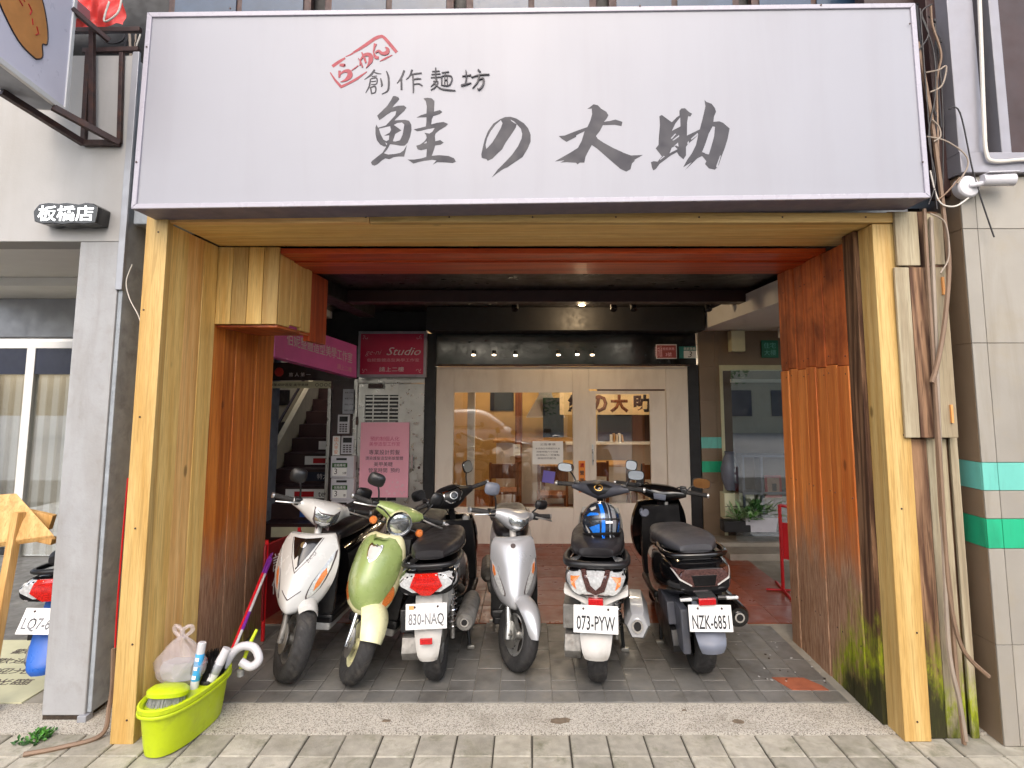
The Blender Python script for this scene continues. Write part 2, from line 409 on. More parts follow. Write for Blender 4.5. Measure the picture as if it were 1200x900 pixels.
plain('purple_plastic', S(120, 48, 150), .35)
plain('blue_plastic', S(38, 92, 178), .35, var=.08)
plain('blue_print', S(64, 158, 214), .4)
plain('pink_sign', S(230, 112, 192), .4, var=.06)
plain('crimson_sign', S(196, 34, 80), .4, var=.08)
plain('pink_poster', S(240, 170, 186), .55, var=.06, scale=2)
plain('print_pink', S(206, 84, 116), .6)
plain('print_rose', S(236, 188, 196), .6)
plain('print_white', S(238, 232, 232), .6, var=.02)
plain('print_dark', S(70, 58, 58), .6)
plain('teal_tile', S(108, 188, 174), .4, var=.06, rnd=.05, streak=(S(84, 140, 126), .6, (1, 1, .2), 9))
plain('green_tile', S(36, 168, 122), .4, var=.06, rnd=.05, streak=(S(30, 110, 82), .6, (1, 1, .2), 9))
plain('beige_tile', S(152, 146, 136), .5, var=.07, scale=3, bmp=.1, bscale=50, dirt=(S(150, 140, 122), .55), dscale=4, rnd=.06, streak=(S(122, 112, 94), .5, (1, 1, .12), 7))
plain('brown_tile', S(128, 108, 86), .5, var=.08, scale=3, bmp=.1, rnd=.06)
plain('brown_clad', S(52, 30, 28), .45, var=.25, scale=5)
plain('grey_metal', S(142, 140, 146), .45, metal=.3, var=.06)
plain('red_tarp', S(214, 66, 62), .5, var=.12, bmp=.3, bscale=20)
plain('cable_grey', S(150, 136, 122), .6, var=.15)
plain('cable_white', S(206, 200, 190), .5, var=.1)
plain('cable_black', S(32, 28, 30), .5)
plain('conduit_brown', S(126, 102, 82), .6, var=.15)
plain('leaf', S(74, 128, 46), .5, var=.3, scale=20)
plain('leaf_dark', S(48, 92, 40), .5, var=.3, scale=20)
plain('leaf_pale', S(128, 158, 108), .5, var=.25, scale=20)
plain('paper', S(236, 234, 228), .8, var=.03)
plain('orange_paper', S(230, 140, 60), .8, var=.05)
plain('violet_paper', S(120, 110, 190), .8)
plain('navy', S(26, 32, 52), .5)
plain('shelf_grey', S(128, 132, 148), .5, var=.08)
plain('shelf_cream', S(206, 204, 170), .6, var=.08)
plain('cloth_curtain', S(206, 198, 184), .85, var=.08)
plain('orange_print', S(218, 150, 84), .6)
plain('skin_print', S(206, 168, 148), .6)
plain('window_dark', S(46, 64, 86), .15, var=.2)
plain('helmet_shell', S(36, 42, 52), .2, var=.2, coat=.8)
plain('helmet_blue', S(22, 110, 206), .22, coat=.8)
plain('helmet_silver', S(150, 156, 162), .25, metal=.4, coat=.6)
plain('gold', S(196, 156, 84), .3, metal=.8)
m, n, l, b = nt('bag_film')
b.inputs['Base Color'].default_value = S(226, 214, 216); b.inputs['Roughness'].default_value = .22; b.inputs['Alpha'].default_value = .3
bump(n, l, b, noise(n, l, coords(n, l), 26, 4, .6, 1.2), .8, .02)
glass('pane', (.97, .98, .97, 1), 1.5, 0, .02)
glass('pane_dim', (.85, .88, .88, 1), 1.5, 0, .07)
emit('lamp_warm', (1.0, .78, .5, 1), 18)
emit('lamp_white', (1, .95, .88, 1), 6)
emit('led_white', (1, 1, 1, 1), 1.6)
# ------------------------------------------------------------------ ground
def flat(name, x0, x1, y0, y1, z, mat, thick=.1):
    return MB().span((x0, y0, z - thick), (x1, y1, z)).build(name, mat)
YF, YS = 3.36, 7.52                                     # front of the timber portal, plane of the shopfront
tag(flat('road', -60, 60, -40, .9, -.16, 'bounce_concrete'), None, None, kind='structure')
pav = struct(flat('pavement', -30, 30, .9, 3.45, -.012, 'joint', .16))
kerb_rng = random.Random(3)
pm = MB().box((0, 0, -.02), (.192, .196, .04)).mesh('paver', bevel=.005, seg=1)
base = None
for r in range(5):
    for k in range(-17, 18):
        y = 3.345 - .2 * r; x = k * .2 - .085 + .002 * kerb_rng.random()
        if r > 2 and abs(k) > 13: continue
        o = link('paver', pm, 'paver', pav) if base is None else base.copy()
        if base is None: base = o
        else: C.objects.link(o)
        o.location = (x, y, .0 + kerb_rng.uniform(-.003, .002)); o.rotation_euler = (kerb_rng.uniform(-.008, .008), kerb_rng.uniform(-.008, .008), kerb_rng.uniform(-.012, .012))
strip = struct(flat('stone_strip', -8, 8, 3.45, 3.755, .004, 'washed_stone', .17))
for (x, y, s) in ((.175, 3.57, 1.15), (1.17, 3.56, .8), (-.80, 3.565, .5), (.9, 3.68, .3)):
    mb = MB(); rg = random.Random(int(x*100))
    mb.prism([(.05*s*math.cos(a*.52)*rg.uniform(.6, 1.2), .028*s*math.sin(a*.52)*rg.uniform(.6, 1.2)) for a in range(12)], .003)
    mb.build('oil_stain', 'stain', strip).location = (x, y, .0042)
floor = struct(flat('arcade_floor', -3.2, 2.9, 3.755, YS + .3, .006, 'floor_grout', .17))
tm = MB().box((0, 0, -.01), (.157, .297, .02)).mesh('tile', bevel=.002, seg=1)
tm2 = MB().box((0, 0, -.01), (.157, .132, .02)).mesh('tile', bevel=.002, seg=1)
rg = random.Random(5); t0 = None; t1 = None
for k in range(-16, 14):
    x = k * .16 + .06
    if x > 1.95 or x < -2.1: continue
    off = (0, .1, .2)[k % 3] if k < -20 else (.15 if k % 2 else 0)
    # a short course against the strip, then long tiles running back
    if t1 is None: o = t1 = link('tile', tm2, 'floor_tile', floor)
    else: o = t1.copy(); C.objects.link(o)
    o.location = (x, 3.757 + .067, .012 + rg.uniform(-.0006, .0006))
    y = 3.757 + .135 + (-.15 + .0 if off else 0)
    first = True
    for j in range(5):
        yc = 3.892 + .15 + j * .3 - (0 if not off else .15)
        if yc - .15 < 3.88:
            if first:
                o = t1.copy(); C.objects.link(o); o.location = (x, 3.892 + .067, .012 + rg.uniform(-.0006, .0006))
            first = False; continue
        if yc > 5.0: continue
        if t0 is None: o = t0 = link('tile', tm, 'floor_tile', floor)
        else: o = t0.copy(); C.objects.link(o)
        o.location = (x, yc + (0.0 if not off else -.015), .012 + rg.uniform(-.0006, .0006)); o.rotation_euler = (0, 0, rg.uniform(-.004, .004))
# inner floor of larger red-brown tiles running up to the shop
rm = MB().box((0, 0, -.01), (.396, .396, .02)).mesh('tile', bevel=.002, seg=1); r0 = None
for i in range(-8, 6):
    for j in range(7):
        x, y = i * .4 + .2, 5.18 + j * .4
        if y > 7.6: continue
        if r0 is None: o = r0 = link('tile', rm, 'red_tile', floor)
        else: o = r0.copy(); C.objects.link(o)
        o.location = (x, y, .013 + rg.uniform(-.0005, .0005))
# worn corner by the right-hand timber wall: broken tile showing red brick
mb = MB().prism([(1.56, 4.06), (1.76, 4.055), (1.83, 3.95), (1.845, 3.895), (1.62, 3.90)], .006, Matrix.Translation((0, 0, .0102)))
mb.build('brick_patch', 'brick_red', floor)
for i in range(30):
    x = rg.uniform(1.45, 1.93); y = 3.95 + (1.93 - x) * .2 + rg.random() ** 2 * 1.2
    if x > 1.95: continue
    s = rg.uniform(.004, .014)
    o = MB().prism([(s*math.cos(a*1.05)*rg.uniform(.5, 1.2), s*.7*math.sin(a*1.05)*rg.uniform(.5, 1.2)) for a in range(6)], .004).build('paint_chip', 'white_wall' if i % 3 else 'dirt', floor)
    o.location = (x, y, .0125); o.rotation_euler = (0, 0, rg.random()*6)
# the neighbouring arcade, right and left
side = struct(flat('side_arcade_floor', 2.9, 7.5, 3.755, YS + .3, .004, 'dark_tile', .17))
sidel = struct(flat('neighbour_arcade_floor', -8, -3.2, 3.755, 8, .004, 'floor_tile', .17))
# ------------------------------------------------------------------ timber portal round the arcade bay
portal = tag(empty('wooden_portal', (0, YF, 0)), 'timber portal of yellow and red planks framing the arcade bay with the scooters', 'portal')
def plank(p0, p1, mat, parent=portal, name='plank', axis=2, bev=.004):
    """a board filling the box p0..p1 in world space; its grain runs along the given axis"""
    c = [(p0[i]+p1[i])/2 for i in range(3)]; s = [abs(p1[i]-p0[i]) for i in range(3)]
    if axis == 2: size, rot = (s[0], s[1], s[2]), (0, 0, 0)
    elif axis == 0: size, rot = (s[2], s[1], s[0]), (0, R(90), 0)
    else: size, rot = (s[0], s[2], s[1]), (R(90), 0, 0)
    o = MB().box((0, 0, 0), size).build(name, mat, parent, bevel=bev, seg=2)
    q = parent
    off = Vector((0, 0, 0))
    while q: off += q.location; q = q.parent
    o.location = Vector(c) - off; o.rotation_euler = rot; return o
XL, XR = -2.08, 1.955
ZB = 2.808                                              # underside of the lintel
# left post and the yellow reveal behind it
plank((-2.2, YF - .012, 0), (XL + .004, YF + .045, 2.868), 'pine', name='post')
for i, m in enumerate(('pine_green', 'pine_orange', 'pine_green')):
    y = YF + .047 + i * .174
    plank((XL - .05, y, 0), (XL - .0015 * (i == 1), y + .172, ZB - .002), m)
for i in range(6):                                      # stained boards further in
    y = 3.934 + i * .16
    plank((XL - .05, y, .02), (XL - .006 - .004 * (i % 2), y + .155, 2.765), 'left_red', bev=.007)
# right post and the red wall
plank((1.985, YF + .012, 0), (2.128, YF + .165, ZB - .002), 'pine', name='post')
plank((XR + .006, YF + .168, 0), (XR + .05, YF + .305, ZB - .002), 'grey_weathered')
for i in range(7):
    y = YF + .308 + i * .142
    zj = 2.0 + .012 * (i % 2)
    plank((XR + .003 * (i % 3), y, .0), (XR + .04, y + .137, zj), 'red_weathered', bev=.007)
    plank((XR + .004 + .003 * ((i + 1) % 3), y, zj + .002), (XR + .04, y + .137, 2.765), 'red_upper', bev=.007)
    for zz in (.35, 1.2, zj - .05, zj + .06, 2.6):
        MB().lathe([(.001, 0), (.005, 0), (.004, .003), (.001, .004)], Matrix.Rotation(R(-90), 4, 'Y'), 8).build('nail', 'steel_dark', portal).location = Vector((XR + .003 * (i % 3) + (.004 if zz > zj else 0) + .0005, y + .03 + .07*(i % 2), zz)) - Vector((0, YF, 0))
for i, (z) in enumerate((.02,)):
    plank((XR + .03, YF + .3, .02), (XR + .1, YF + 1.3, .1), 'grey_weathered', name='sole_plate', axis=1)
# lintel: two butted fascia boards and a yellow soffit
xm = at(433, 256, YF)[0]
plank((XL + .006, YF - .004, ZB), (xm - .002, YF + .04, 2.864), 'pine_orange', name='fascia_board', axis=0)
plank((xm + .002, YF - .006, ZB), (2.1, YF + .04, 2.868), 'pine', name='fascia_board', axis=0)
plank((XL + .006, YF + .042, ZB + .003), (2.08, YF + .30, ZB + .04), 'pine_green', name='soffit_board', axis=0)
plank((XL + .006, YF + .303, ZB + .004), (2.08, YF + .57, ZB + .04), 'pine_green', name='soffit_board', axis=0)
for i in range(3):                                      # red soffit boards
    y = 3.934 + i * .232
    plank((XL, y, 2.765 - .012 * (i == 1)), (XR + .04, y + .229, 2.80), 'red_soffit', name='soffit_board', axis=0)
# boxed-in meter casing in the top left corner
bx = empty('boxed_casing', (0, 0, 0)); bx.parent = portal
BX, BZ = at(325, 380, 3.934)[0], at(325, 380, 3.934)[2]
for i in range(4):
    w = (BX - XL) / 4
    plank((XL + w*i + .001, 3.92, BZ), (XL + w*(i+1) - .001, 3.945, ZB - .003), ('pine_green', 'pine', 'pine_green', 'pine')[i], bx)
for i in range(3):
    y = 3.947 + i * .19
    plank((BX - .025, y, BZ + (.02 if i == 1 else 0)), (BX + .002*i, y + .187, 2.763), 'pine_green', bx)
plank((BX - .05, 4.52, BZ - .06), (BX - .004, 4.9, 2.763), 'red_soffit', bx)
plank((XL, 3.946, BZ - .02), (BX - .004, 4.52, BZ - .002), 'red_wood', bx, axis=1)
# weathered boards nailed outside the right post
def wb(x0, x1, y0, y1, Y, mat, th=.022):
    a, b = at(x0, (y0+y1)/2, Y), at(x1, (y0+y1)/2, Y)
    plank((a[0], Y, max(0, at(x0, y1, Y)[2])), (b[0], Y + th, at(x0, y0, Y)[2]), mat)
wb(1050, 1077, 248, 311, 3.335, 'pale_weathered'); wb(1088, 1106, 250, 310, 3.335, 'pale_weathered')
wb(1055, 1072, 313, 513, 3.345, 'pale_weathered', .02); wb(1072.5, 1093, 313, 513, 3.345, 'grey_weathered', .02)
wb(1096, 1116, 313, 513, 3.345, 'pale_weathered', .02)
wb(1074, 1098, 514, 872, 3.40, 'grey_weathered'); wb(1098.5, 1122, 514, 872, 3.40, 'pale_weathered', .03)
wb(1119, 1128, 313, 872, 3.40, 'pale_weathered', .02)
plank((2.12, 3.44, 0), (2.42, 3.46, 2.9), 'grey_weathered')
for (px, py) in ((1105, 335), (1115, 485)):
    c = at(px, py, 3.34)
    MB().span((c.x-.006, c.y-.008, c.z-.05), (c.x+.006, c.y+.004, c.z+.05)).build('hinge', 'orange_print', portal).location = -Vector((0, YF, 0))
rn = random.Random(6)
for (x, z) in [(-2.14 + rn.uniform(-.04, .04), z) for z in (.12, .5, 1.1, 1.7, 2.3, 2.75)] + [(2.06 + rn.uniform(-.05, .05), z) for z in (.1, .55, 1.2, 1.6)] + [(-1.9 + k*.48, 2.84) for k in range(9)]:
    o = MB().lathe([(.001, 0), (.0055, 0), (.005, .002), (.001, .003)], Matrix.Rotation(R(90), 4, 'X'), 8).build('nail', 'steel_dark', portal)
    o.location = Vector((x, (YF - .0135 if x < -2.05 else YF + .0105 if z < 2 else YF - .0075), z)) - Vector((0, YF, 0))
# ------------------------------------------------------------------ the shop's big lightbox sign
YG = 3.15
sg = tag(empty('shop_sign', (0, YG, 2.83)), 'long white lightbox sign with brushed black lettering above the timber portal', 'shop sign')
def quad_box(name, mat, P, y0, y1, parent, **k):
    vs = [(p[0], y0, p[2]) for p in P] + [(p[0], y1, p[2]) for p in P]
    mb = MB(); mb.add(vs, [(0,1,2,3), (7,6,5,4), (0,4,5,1), (1,5,6,2), (2,6,7,3), (3,7,4,0)])
    o = mb.build(name, mat, parent, **k)
    q = parent; off = Vector((0, 0, 0))
    while q: off += q.location; q = q.parent
    o.location = -off; return o
TL, TR, BR_, BL = at(173, 15, YG), at(1072, 4, YG), at(1090, 232, YG), at(154, 245, YG)
quad_box('housing', 'sign_back', (TL, TR, BR_, BL), YG + .012, YG + .22, sg, bevel=.006)
lerp = lambda a, b, t: a + (b - a) * t
def inset(P, d):
    a, b, c, e = P
    return (a + Vector((d, 0, -d)), b + Vector((-d, 0, -d)), c + Vector((-d, 0, d)), e + Vector((d, 0, d)))
I = inset((TL, TR, BR_, BL), .028)
quad_box('face_panel', 'sign_face', I, YG + .004, YG + .0119, sg)
O = (TL, TR, BR_, BL)
for i in range(4):
    j = (i+1) % 4
    quad_box('rim_strip', 'sign_rim', (O[i], O[j], I[j], I[i]), YG - .006, YG + .0118, sg, bevel=.003)
for (px, py) in ((270, 10), (537, 8), (750, 7), (962, 6), (1066, 28), (1081, 190), (160, 190), (172, 55)):
    p = at(px, py, YG - .006); o = MB().lathe([(.001, 0), (.005, 0), (.005, .004), (.001, .005)], Matrix.Rotation(R(90), 4, 'X'), 8).build('rivet', 'steel_dark', sg)
    o.location = p - sg.location
def sgM(z0x, z0y, sc):
    def M(x, y, lift):
        p = at(z0x + x / sc, z0y + y / sc, YG + .004); return (p[0] - 0, YG + .0035 - lift, p[2])
    return M
def sglyphs(name, mat, polys, M, lift0):
    for i, p in enumerate(polys): sglyph(name, mat, (), [p], M, lift0 + .0001*i)
def sglyph(name, mat, strokes=(), polys=(), M=None, lift0=0):
    mb = MB(); li = .0004 + lift0
    for s in strokes: stroke(mb, s, M, li, depth=li + .0002); li += .00025
    for p in polys: polyfill(mb, p, M, li, depth=li + .0002); li += .00025
    o = mb.build(name, mat, sg); o.location = -sg.location; return o
# the four large characters, traced stroke by stroke
M9 = sgM(430, 105, 9)
sglyph('lettering', 'ink', M=M9, polys=[
 [(275,70),(300,68),(330,80),(343,100),(325,125),(290,160),(270,188),(330,170),(390,168),(418,190),(395,225),(340,275),(290,325),(400,318),(445,330),(468,370),(470,430),(455,500),(430,560),(400,590),(365,592),(310,585),(245,575),(215,630),(180,672),(225,685),(290,680),(350,668),(385,645),(422,585),(405,660),(392,706),(330,705),(285,712),(235,735),(195,725),(160,745),(110,790),(80,802),(55,795),(42,770),(55,752),(120,700),(165,665),(205,600),(178,600),(140,580),(105,535),(90,470),(90,400),(100,370),(118,402),(200,378),(245,330),(300,270),(310,225),(260,235),(215,262),(160,305),(130,322),(108,275),(160,225),(215,170),(255,110)],
 [(598,95),(640,86),(685,95),(712,120),(710,180),(708,232),(770,216),(796,236),(770,258),(700,280),(685,310),(678,368),(740,350),(810,342),(855,362),(830,390),(770,425),(725,460),(716,490),(722,545),(775,533),(810,560),(775,582),(720,590),(705,640),(685,698),(760,692),(860,700),(920,725),(938,760),(905,775),(830,768),(740,765),(695,792),(735,745),(690,740),(600,752),(540,765),(490,780),(430,738),(500,738),(580,725),(627,710),(632,625),(570,640),(535,628),(520,592),(560,580),(605,548),(632,510),(625,480),(605,455),(660,465),(690,445),(715,405),(640,415),(570,435),(530,440),(495,420),(560,405),(622,388),(628,330),(628,292),(570,292),(525,295),(570,270),(628,252),(632,180),(622,125)]])
# counters of the fish radical and the gaps, as paper-white inlays cut back to the face
sglyphs('counter', 'sign_face', M=M9, lift0=.001, polys=[
 [(128,415),(245,388),(255,425),(240,455),(180,488),(235,485),(232,530),(205,545),(175,528),(145,470)],
 [(285,375),(320,355),(370,348),(395,370),(385,430),(375,480),(350,535),(300,550),(275,545),(300,470),(365,432),(315,395)],
 [(196,556),(216,575),(204,586)],
 [(600,570),(630,545),(630,566)]])
M10 = sgM(555, 125, 10)
sglyph('lettering', 'ink', M=M10, polys=[
 [(90,560),(105,490),(130,385),(170,285),(230,200),(310,148),(370,122),(430,118),(500,138),(590,195),(640,255),(668,330),(668,410),(635,490),(575,590),(500,640),(400,708),(350,730),(290,770),(215,828),(280,740),(370,650),(450,565),(520,465),(562,375),(570,320),(555,260),(505,205),(495,245),(440,330),(370,430),(335,500),(280,550),(220,610),(165,635),(150,615),(95,600)]])
sglyphs('counter', 'sign_face', M=M10, lift0=.001, polys=[
 [(150,495),(140,450),(160,370),(200,290),(260,210),(320,160),(338,195),(320,250),(270,340),(220,420),(175,470)],
 [(430,152),(470,172),(505,205),(480,195),(450,175)]])
M9b = sgM(645, 115, 9)
sglyph('lettering', 'ink', M=M9b, polys=[
 [(388,115),(430,85),(455,65),(500,75),(535,112),(590,145),(612,180),(595,215),(565,250),(630,240),(685,226),(760,250),(750,295),(680,282),(555,285),(520,350),(480,400),(500,430),(560,470),(660,525),(780,580),(850,605),(975,600),(880,655),(892,658),(860,690),(845,750),(800,775),(735,745),(650,670),(570,600),(490,530),(437,495),(400,560),(370,620),(358,680),(310,680),(285,700),(270,682),(170,675),(105,680),(150,655),(48,668),(130,620),(210,575),(290,525),(330,450),(360,350),(275,390),(270,410),(170,462),(120,430),(88,400),(150,395),(250,355),(390,305),(420,240),(440,170),(435,110)]])
M9c = sgM(755, 110, 9)
sglyph('lettering', 'ink', M=M9c, polys=[
 [(160,235),(185,222),(235,260),(290,300),(345,245),(372,228),(370,180),(390,155),(430,152),(470,190),(505,210),(485,240),(462,235),(452,300),(450,440),(585,375),(605,300),(625,220),(645,130),(635,65),(655,85),(710,105),(745,150),(757,190),(735,240),(728,295),(790,290),(830,305),(900,365),(880,470),(850,570),(815,660),(785,750),(745,800),(680,785),(640,740),(655,710),(610,655),(560,680),(430,805),(500,720),(410,775),(450,700),(500,630),(545,540),(570,430),(520,480),(460,530),(440,560),(440,650),(412,690),(365,650),(345,615),(280,650),(160,740),(125,790),(95,808),(80,775),(70,720),(100,710),(140,715),(185,660),(155,620),(120,575),(150,540),(155,440),(165,330)]])
sglyphs('counter', 'sign_face', M=M9c, lift0=.001, polys=[
 [(290,392),(330,310),(378,250),(380,345),(330,370)], [(265,630),(290,570),(320,555),(350,585),(300,610)],
 [(278,470),(325,420),(335,425),(290,475)], [(295,490),(365,435),(368,450),(310,492)], [(310,555),(355,515),(360,560),(335,545)],
 [(608,615),(640,540),(680,420),(720,345),(745,350),(735,450),(705,560),(680,640)], [(640,620),(670,625),(672,640),(640,632)],
 [(490,475),(560,415),(568,430),(500,485)], [(452,520),(465,498),(470,520),(458,532)], [(755,770),(800,650),(806,655),(770,782)],
 [(165,690),(205,655),(214,662),(170,697)]])
# the small line of four characters
M7 = sgM(420, 70, 7.06)
sglyph('small_lettering', 'ink_dark', M=M7, strokes=[
 [(135,82,16),(105,125,18),(50,165,6)], [(120,98,6),(150,112,12),(190,118,6)], [(110,140,10),(155,135,8)], [(100,160,9),(90,220,13),(60,275,5)], [(100,160,8),(150,152,12),(150,200,9),(105,205,7)], [(105,182,7),(145,178,7)],
 [(100,228,12),(110,285,9)], [(98,232,8),(140,222,12),(140,270,9),(105,278,8)], [(185,155,9),(195,205,16),(190,225,5)], [(232,95,8),(250,150,16),(246,250,14),(195,285,4)],
 [(380,90,16),(355,150,14),(320,195,5)], [(355,150,14),(358,250,15)], [(445,85,16),(425,135,10),(395,165,4)], [(425,128,6),(470,118,12),(525,112,9)], [(450,130,13),(455,200,12),(455,275,10)], [(455,165,6),(490,158,14),(520,160,5)], [(458,205,7),(500,200,9),(530,218,11)],
 [(640,68,10),(640,130,11),(640,165,8)], [(610,100,7),(672,95,9)], [(605,125,6),(680,118,9)], [(600,150,6),(685,145,9)], [(650,160,9),(630,195,10),(600,225,5)], [(620,180,6),(660,185,8),(635,230,10),(600,252,6)], [(625,195,6),(680,240,10),(740,252,12),(805,258,6)],
 [(690,110,6),(750,102,9)], [(720,108,6),(715,130,6)], [(690,140,9),(690,215,10)], [(690,140,6),(730,132,8),(768,140,10),(775,170,9),(750,215,8),(695,215,6)], [(715,140,5),(715,210,6)], [(735,138,5),(738,208,6)], [(718,172,5),(735,170,5)],
 [(890,90,8),(895,150,13),(885,205,9)], [(860,140,7),(935,130,10)], [(850,218,14),(895,205,13),(935,195,5)], [(990,85,11),(1010,105,12)], [(935,150,5),(1000,130,9),(1085,125,7)], [(1000,135,12),(985,190,12),(945,240,5)], [(985,172,6),(1035,160,13),(1030,215,14),(1000,250,12),(985,240,4)]])
# the tilted red stamp with its four kana
M10b = sgM(380, 30, 10)
sglyph('red_stamp', 'stamp_red', M=M10b, strokes=[
 [(95,480,36),(165,430,36),(245,380,22)], [(250,365,10),(300,345,14),(340,322,22)], [(340,318,22),(460,245,36),(600,150,40),(680,125,36)], [(670,122,30),(710,150,36),(780,230,38),(850,315,36)],
 [(70,550,12),(130,640,24),(200,720,32)], [(190,722,30),(280,680,26),(380,625,28),(500,540,10)], [(650,420,6),(720,385,22),(800,345,8)],
 [(180,460,26),(235,468,40),(240,470,20)], [(180,530,30),(178,610,22)], [(170,590,8),(230,540,26),(290,540,50),(300,590,60),(250,640,30),(190,662,4)],
 [(320,528,8),(360,500,13),(400,470,10)],
 [(440,315,14),(470,380,26),(490,440,20)], [(400,385,8),(430,430,16),(450,490,18)], [(420,470,14),(430,400,16),(480,345,34),(540,350,48),(545,410,52),(520,460,24),(490,500,4)],
 [(600,215,36),(590,250,24),(580,300,14)], [(575,300,10),(600,370,34),(640,380,30)], [(600,320,16),(640,300,28),(680,330,34),(735,320,44),(745,280,36),(715,255,6)]])
# ------------------------------------------------------------------ the building above and behind the bay
def part(name, mat, parent, a, b, **k):
    """box part spanning world corners a..b under a thing placed anywhere"""
    q = parent; off = Vector((0, 0, 0))
    while q: off += q.location; q = q.parent
    o = MB().span(a, b).build(name, mat, parent, **k); o.location = -off; return o
def wpart(name, mat, parent, mb, **k):
    q = parent; off = Vector((0, 0, 0))
    while q: off += q.location; q = q.parent
    o = mb.build(name, mat, parent, **k); o.location = -off; return o
bld = tag(empty('shop_building', (0, YS, 0)), 'dark fronted shop building whose arcade shelters the scooters, windows above the big sign', 'building')
part('upper_wall', 'grey_render', bld, (-2.45, 3.60, 2.87), (2.35, 3.85, 3.70), bevel=.01)
part('upper_wall', 'brown_clad', bld, (-2.45, 3.62, 4.75), (2.35, 3.85, 6.5), bevel=.01)
part('window_backing', 'black_matte', bld, (-2.45, 3.80, 3.701), (2.35, 3.849, 4.749))
part('ceiling', 'ceiling_dark', bld, (-3.3, 3.9, 2.86), (2.30, YS + .2, 3.0))
for i, (a, b) in enumerate(((-2.4, -1.45), (-1.36, -.5), (-.42, .45), (.53, 1.4), (1.48, 2.3))):
    w = part('window', 'steel_dark', bld, (a, 3.72, 3.72), (b, 3.78, 4.73), bevel=.006)
    for k in (0, 1):
        x0, x1 = a + .05 + k*(b-a-.06)/2, a + (k+1)*(b-a-.06)/2 + .01
        q = MB().span((x0, 3.708, 3.78), (x1, 3.719, 4.68)).build('pane', 'window_dark', w); q.location = -Vector((0, 0, 0))
    for ch in list(w.children): ch.location = (0, 0, 0)
# bulkhead over the shopfront, and dark wall round the entrance
part('side_slab', 'ceiling_dark', bld, (2.302, 3.7, 2.87), (6.6, YS + .2, 3.0))
part('bulkhead', 'black_matte', bld, (-1.23, YS - .42, 2.58), (2.1, YS + .1, 2.86), bevel=.004)
part('fascia', 'black_gloss', bld, (-1.23, YS - .02, 2.19), (2.1, YS + .1, 2.578), bevel=.004)
part('jamb', 'black_matte', bld, (1.985, YS - .03, .0), (2.12, YS + .1, 2.188), bevel=.004)
part('jamb', 'black_matte', bld, (-1.30, YS - .05, .0), (-1.165, YS + .1, 2.578), bevel=.004)
part('stair_lintel', 'black_matte', bld, (-3.3, YS + .0, 2.42), (-1.302, YS + .1, 2.86))
part('ceiling_beam', 'brown_clad', bld, (-3.3, 5.9, 2.74), (2.3, 6.1, 2.859), bevel=.006)
part('ceiling_beam', 'black_matte', bld, (-2.0, 4.7, 2.72), (-1.82, 7.0, 2.859), bevel=.006)
part('side_wall', 'cream_wall', bld, (-3.42, 4.95, 0), (-3.32, YS + .1, 2.86))
part('stair_wall', 'cream_wall', bld, (-3.7, YS + .102, 0), (-3.6, 10.9, 4.2))
for px in (603, 722, 746, 836):
    p = at(px, 366 if px < 800 else 370, 6.1)
    t = tag(empty('track_spotlight', (p.x, 6.3, 2.859)), {603: 'black ceiling spotlight nearest the middle of the arcade ceiling', 722: 'black ceiling spotlight, left of the close pair', 746: 'black ceiling spotlight, right of the close pair', 836: 'black ceiling spotlight closest to the neighbouring passage'}[px], 'spotlight', 'spotlights under the arcade ceiling')
    MB().box((0, 0, -.01), (.05, .12, .02)).build('bracket', 'black_matte', t)
    MB().tube([(0, 0, -.02), (0, 0, -.07)], .008).build('stem', 'black_matte', t)
    MB().lathe([(.001, .06), (.032, .06), (.036, -.05), (.03, -.05), (.001, -.03)], Matrix.Translation((0, -.02, -.11)) @ Matrix.Rotation(R(-35), 4, 'X'), 16).build('lamp_head', 'black_matte', t, smooth=True)
# one lit spot near the shop
p = at(682, 377, 6.6)
t = tag(empty('lit_spotlight', (p.x, 6.6, 2.858)), 'small lit ceiling spotlight glowing above the shopfront', 'spotlight')
MB().lathe([(.001, 0), (.05, 0), (.05, -.05), (.04, -.05), (.001, -.03)], None, 18).build('housing', 'black_matte', t, smooth=True)
MB().lathe([(.001, -.04), (.038, -.04), (.034, -.052), (.001, -.058)], None, 16).build('bulb', 'lamp_warm', t, smooth=True)
ll = bpy.data.lights.new('spot', 'POINT'); ll.energy = 13; ll.color = (1, .72, .42); ll.shadow_soft_size = .04
lo = bpy.data.objects.new('spot', ll); C.objects.link(lo); lo.location = (p.x, 6.6, 2.74)

# ------------------------------------------------------------------ neighbour on the left: white fascia, grey column
nb = tag(empty('left_building', (-2.6, 3.6, 0)), 'white rendered neighbour building with a square corner column at the far left', 'building')
YC = 3.574
zt = at(140, 65, YC)[2]; zo = at(90, 283, YC)[2]
part('upper_wall', 'white_wall', nb, (-5.5, YC, zo), (-2.505, YC + .2, zt), bevel=.004)
part('column', 'grey_column', nb, (-2.742, YC - .002, .03), (-2.497, YC + .199, zo - .002), bevel=.006)
part('column_side', 'grey_render', nb, (-2.496, YC + .01, .04), (-2.47, YC + .33, zt - .15), bevel=.004)
part('corner_strip', 'zinc_grey', nb, (-2.503, YC - .012, zo - .3), (-2.462, YC + .008, zt + .02), bevel=.003)
part('slab_soffit', 'white_plain', nb, (-5.5, YC + .2, zo + .02), (-2.5, 8, zo + .12))
part('beam', 'white_plain', nb, (-5.5, 4.8, at(40, 335, 4.8)[2]), (-3.25, 5.0, zo + .019), bevel=.005)
part('beam', 'zinc_grey', nb, (-5.5, 5.9, at(40, 395, 5.9)[2]), (-3.25, 6.1, zo + .018), bevel=.005)
part('side_wall', 'grey_render', nb, (-3.4, 4.95, 0), (-3.32, 8, zo + .02))
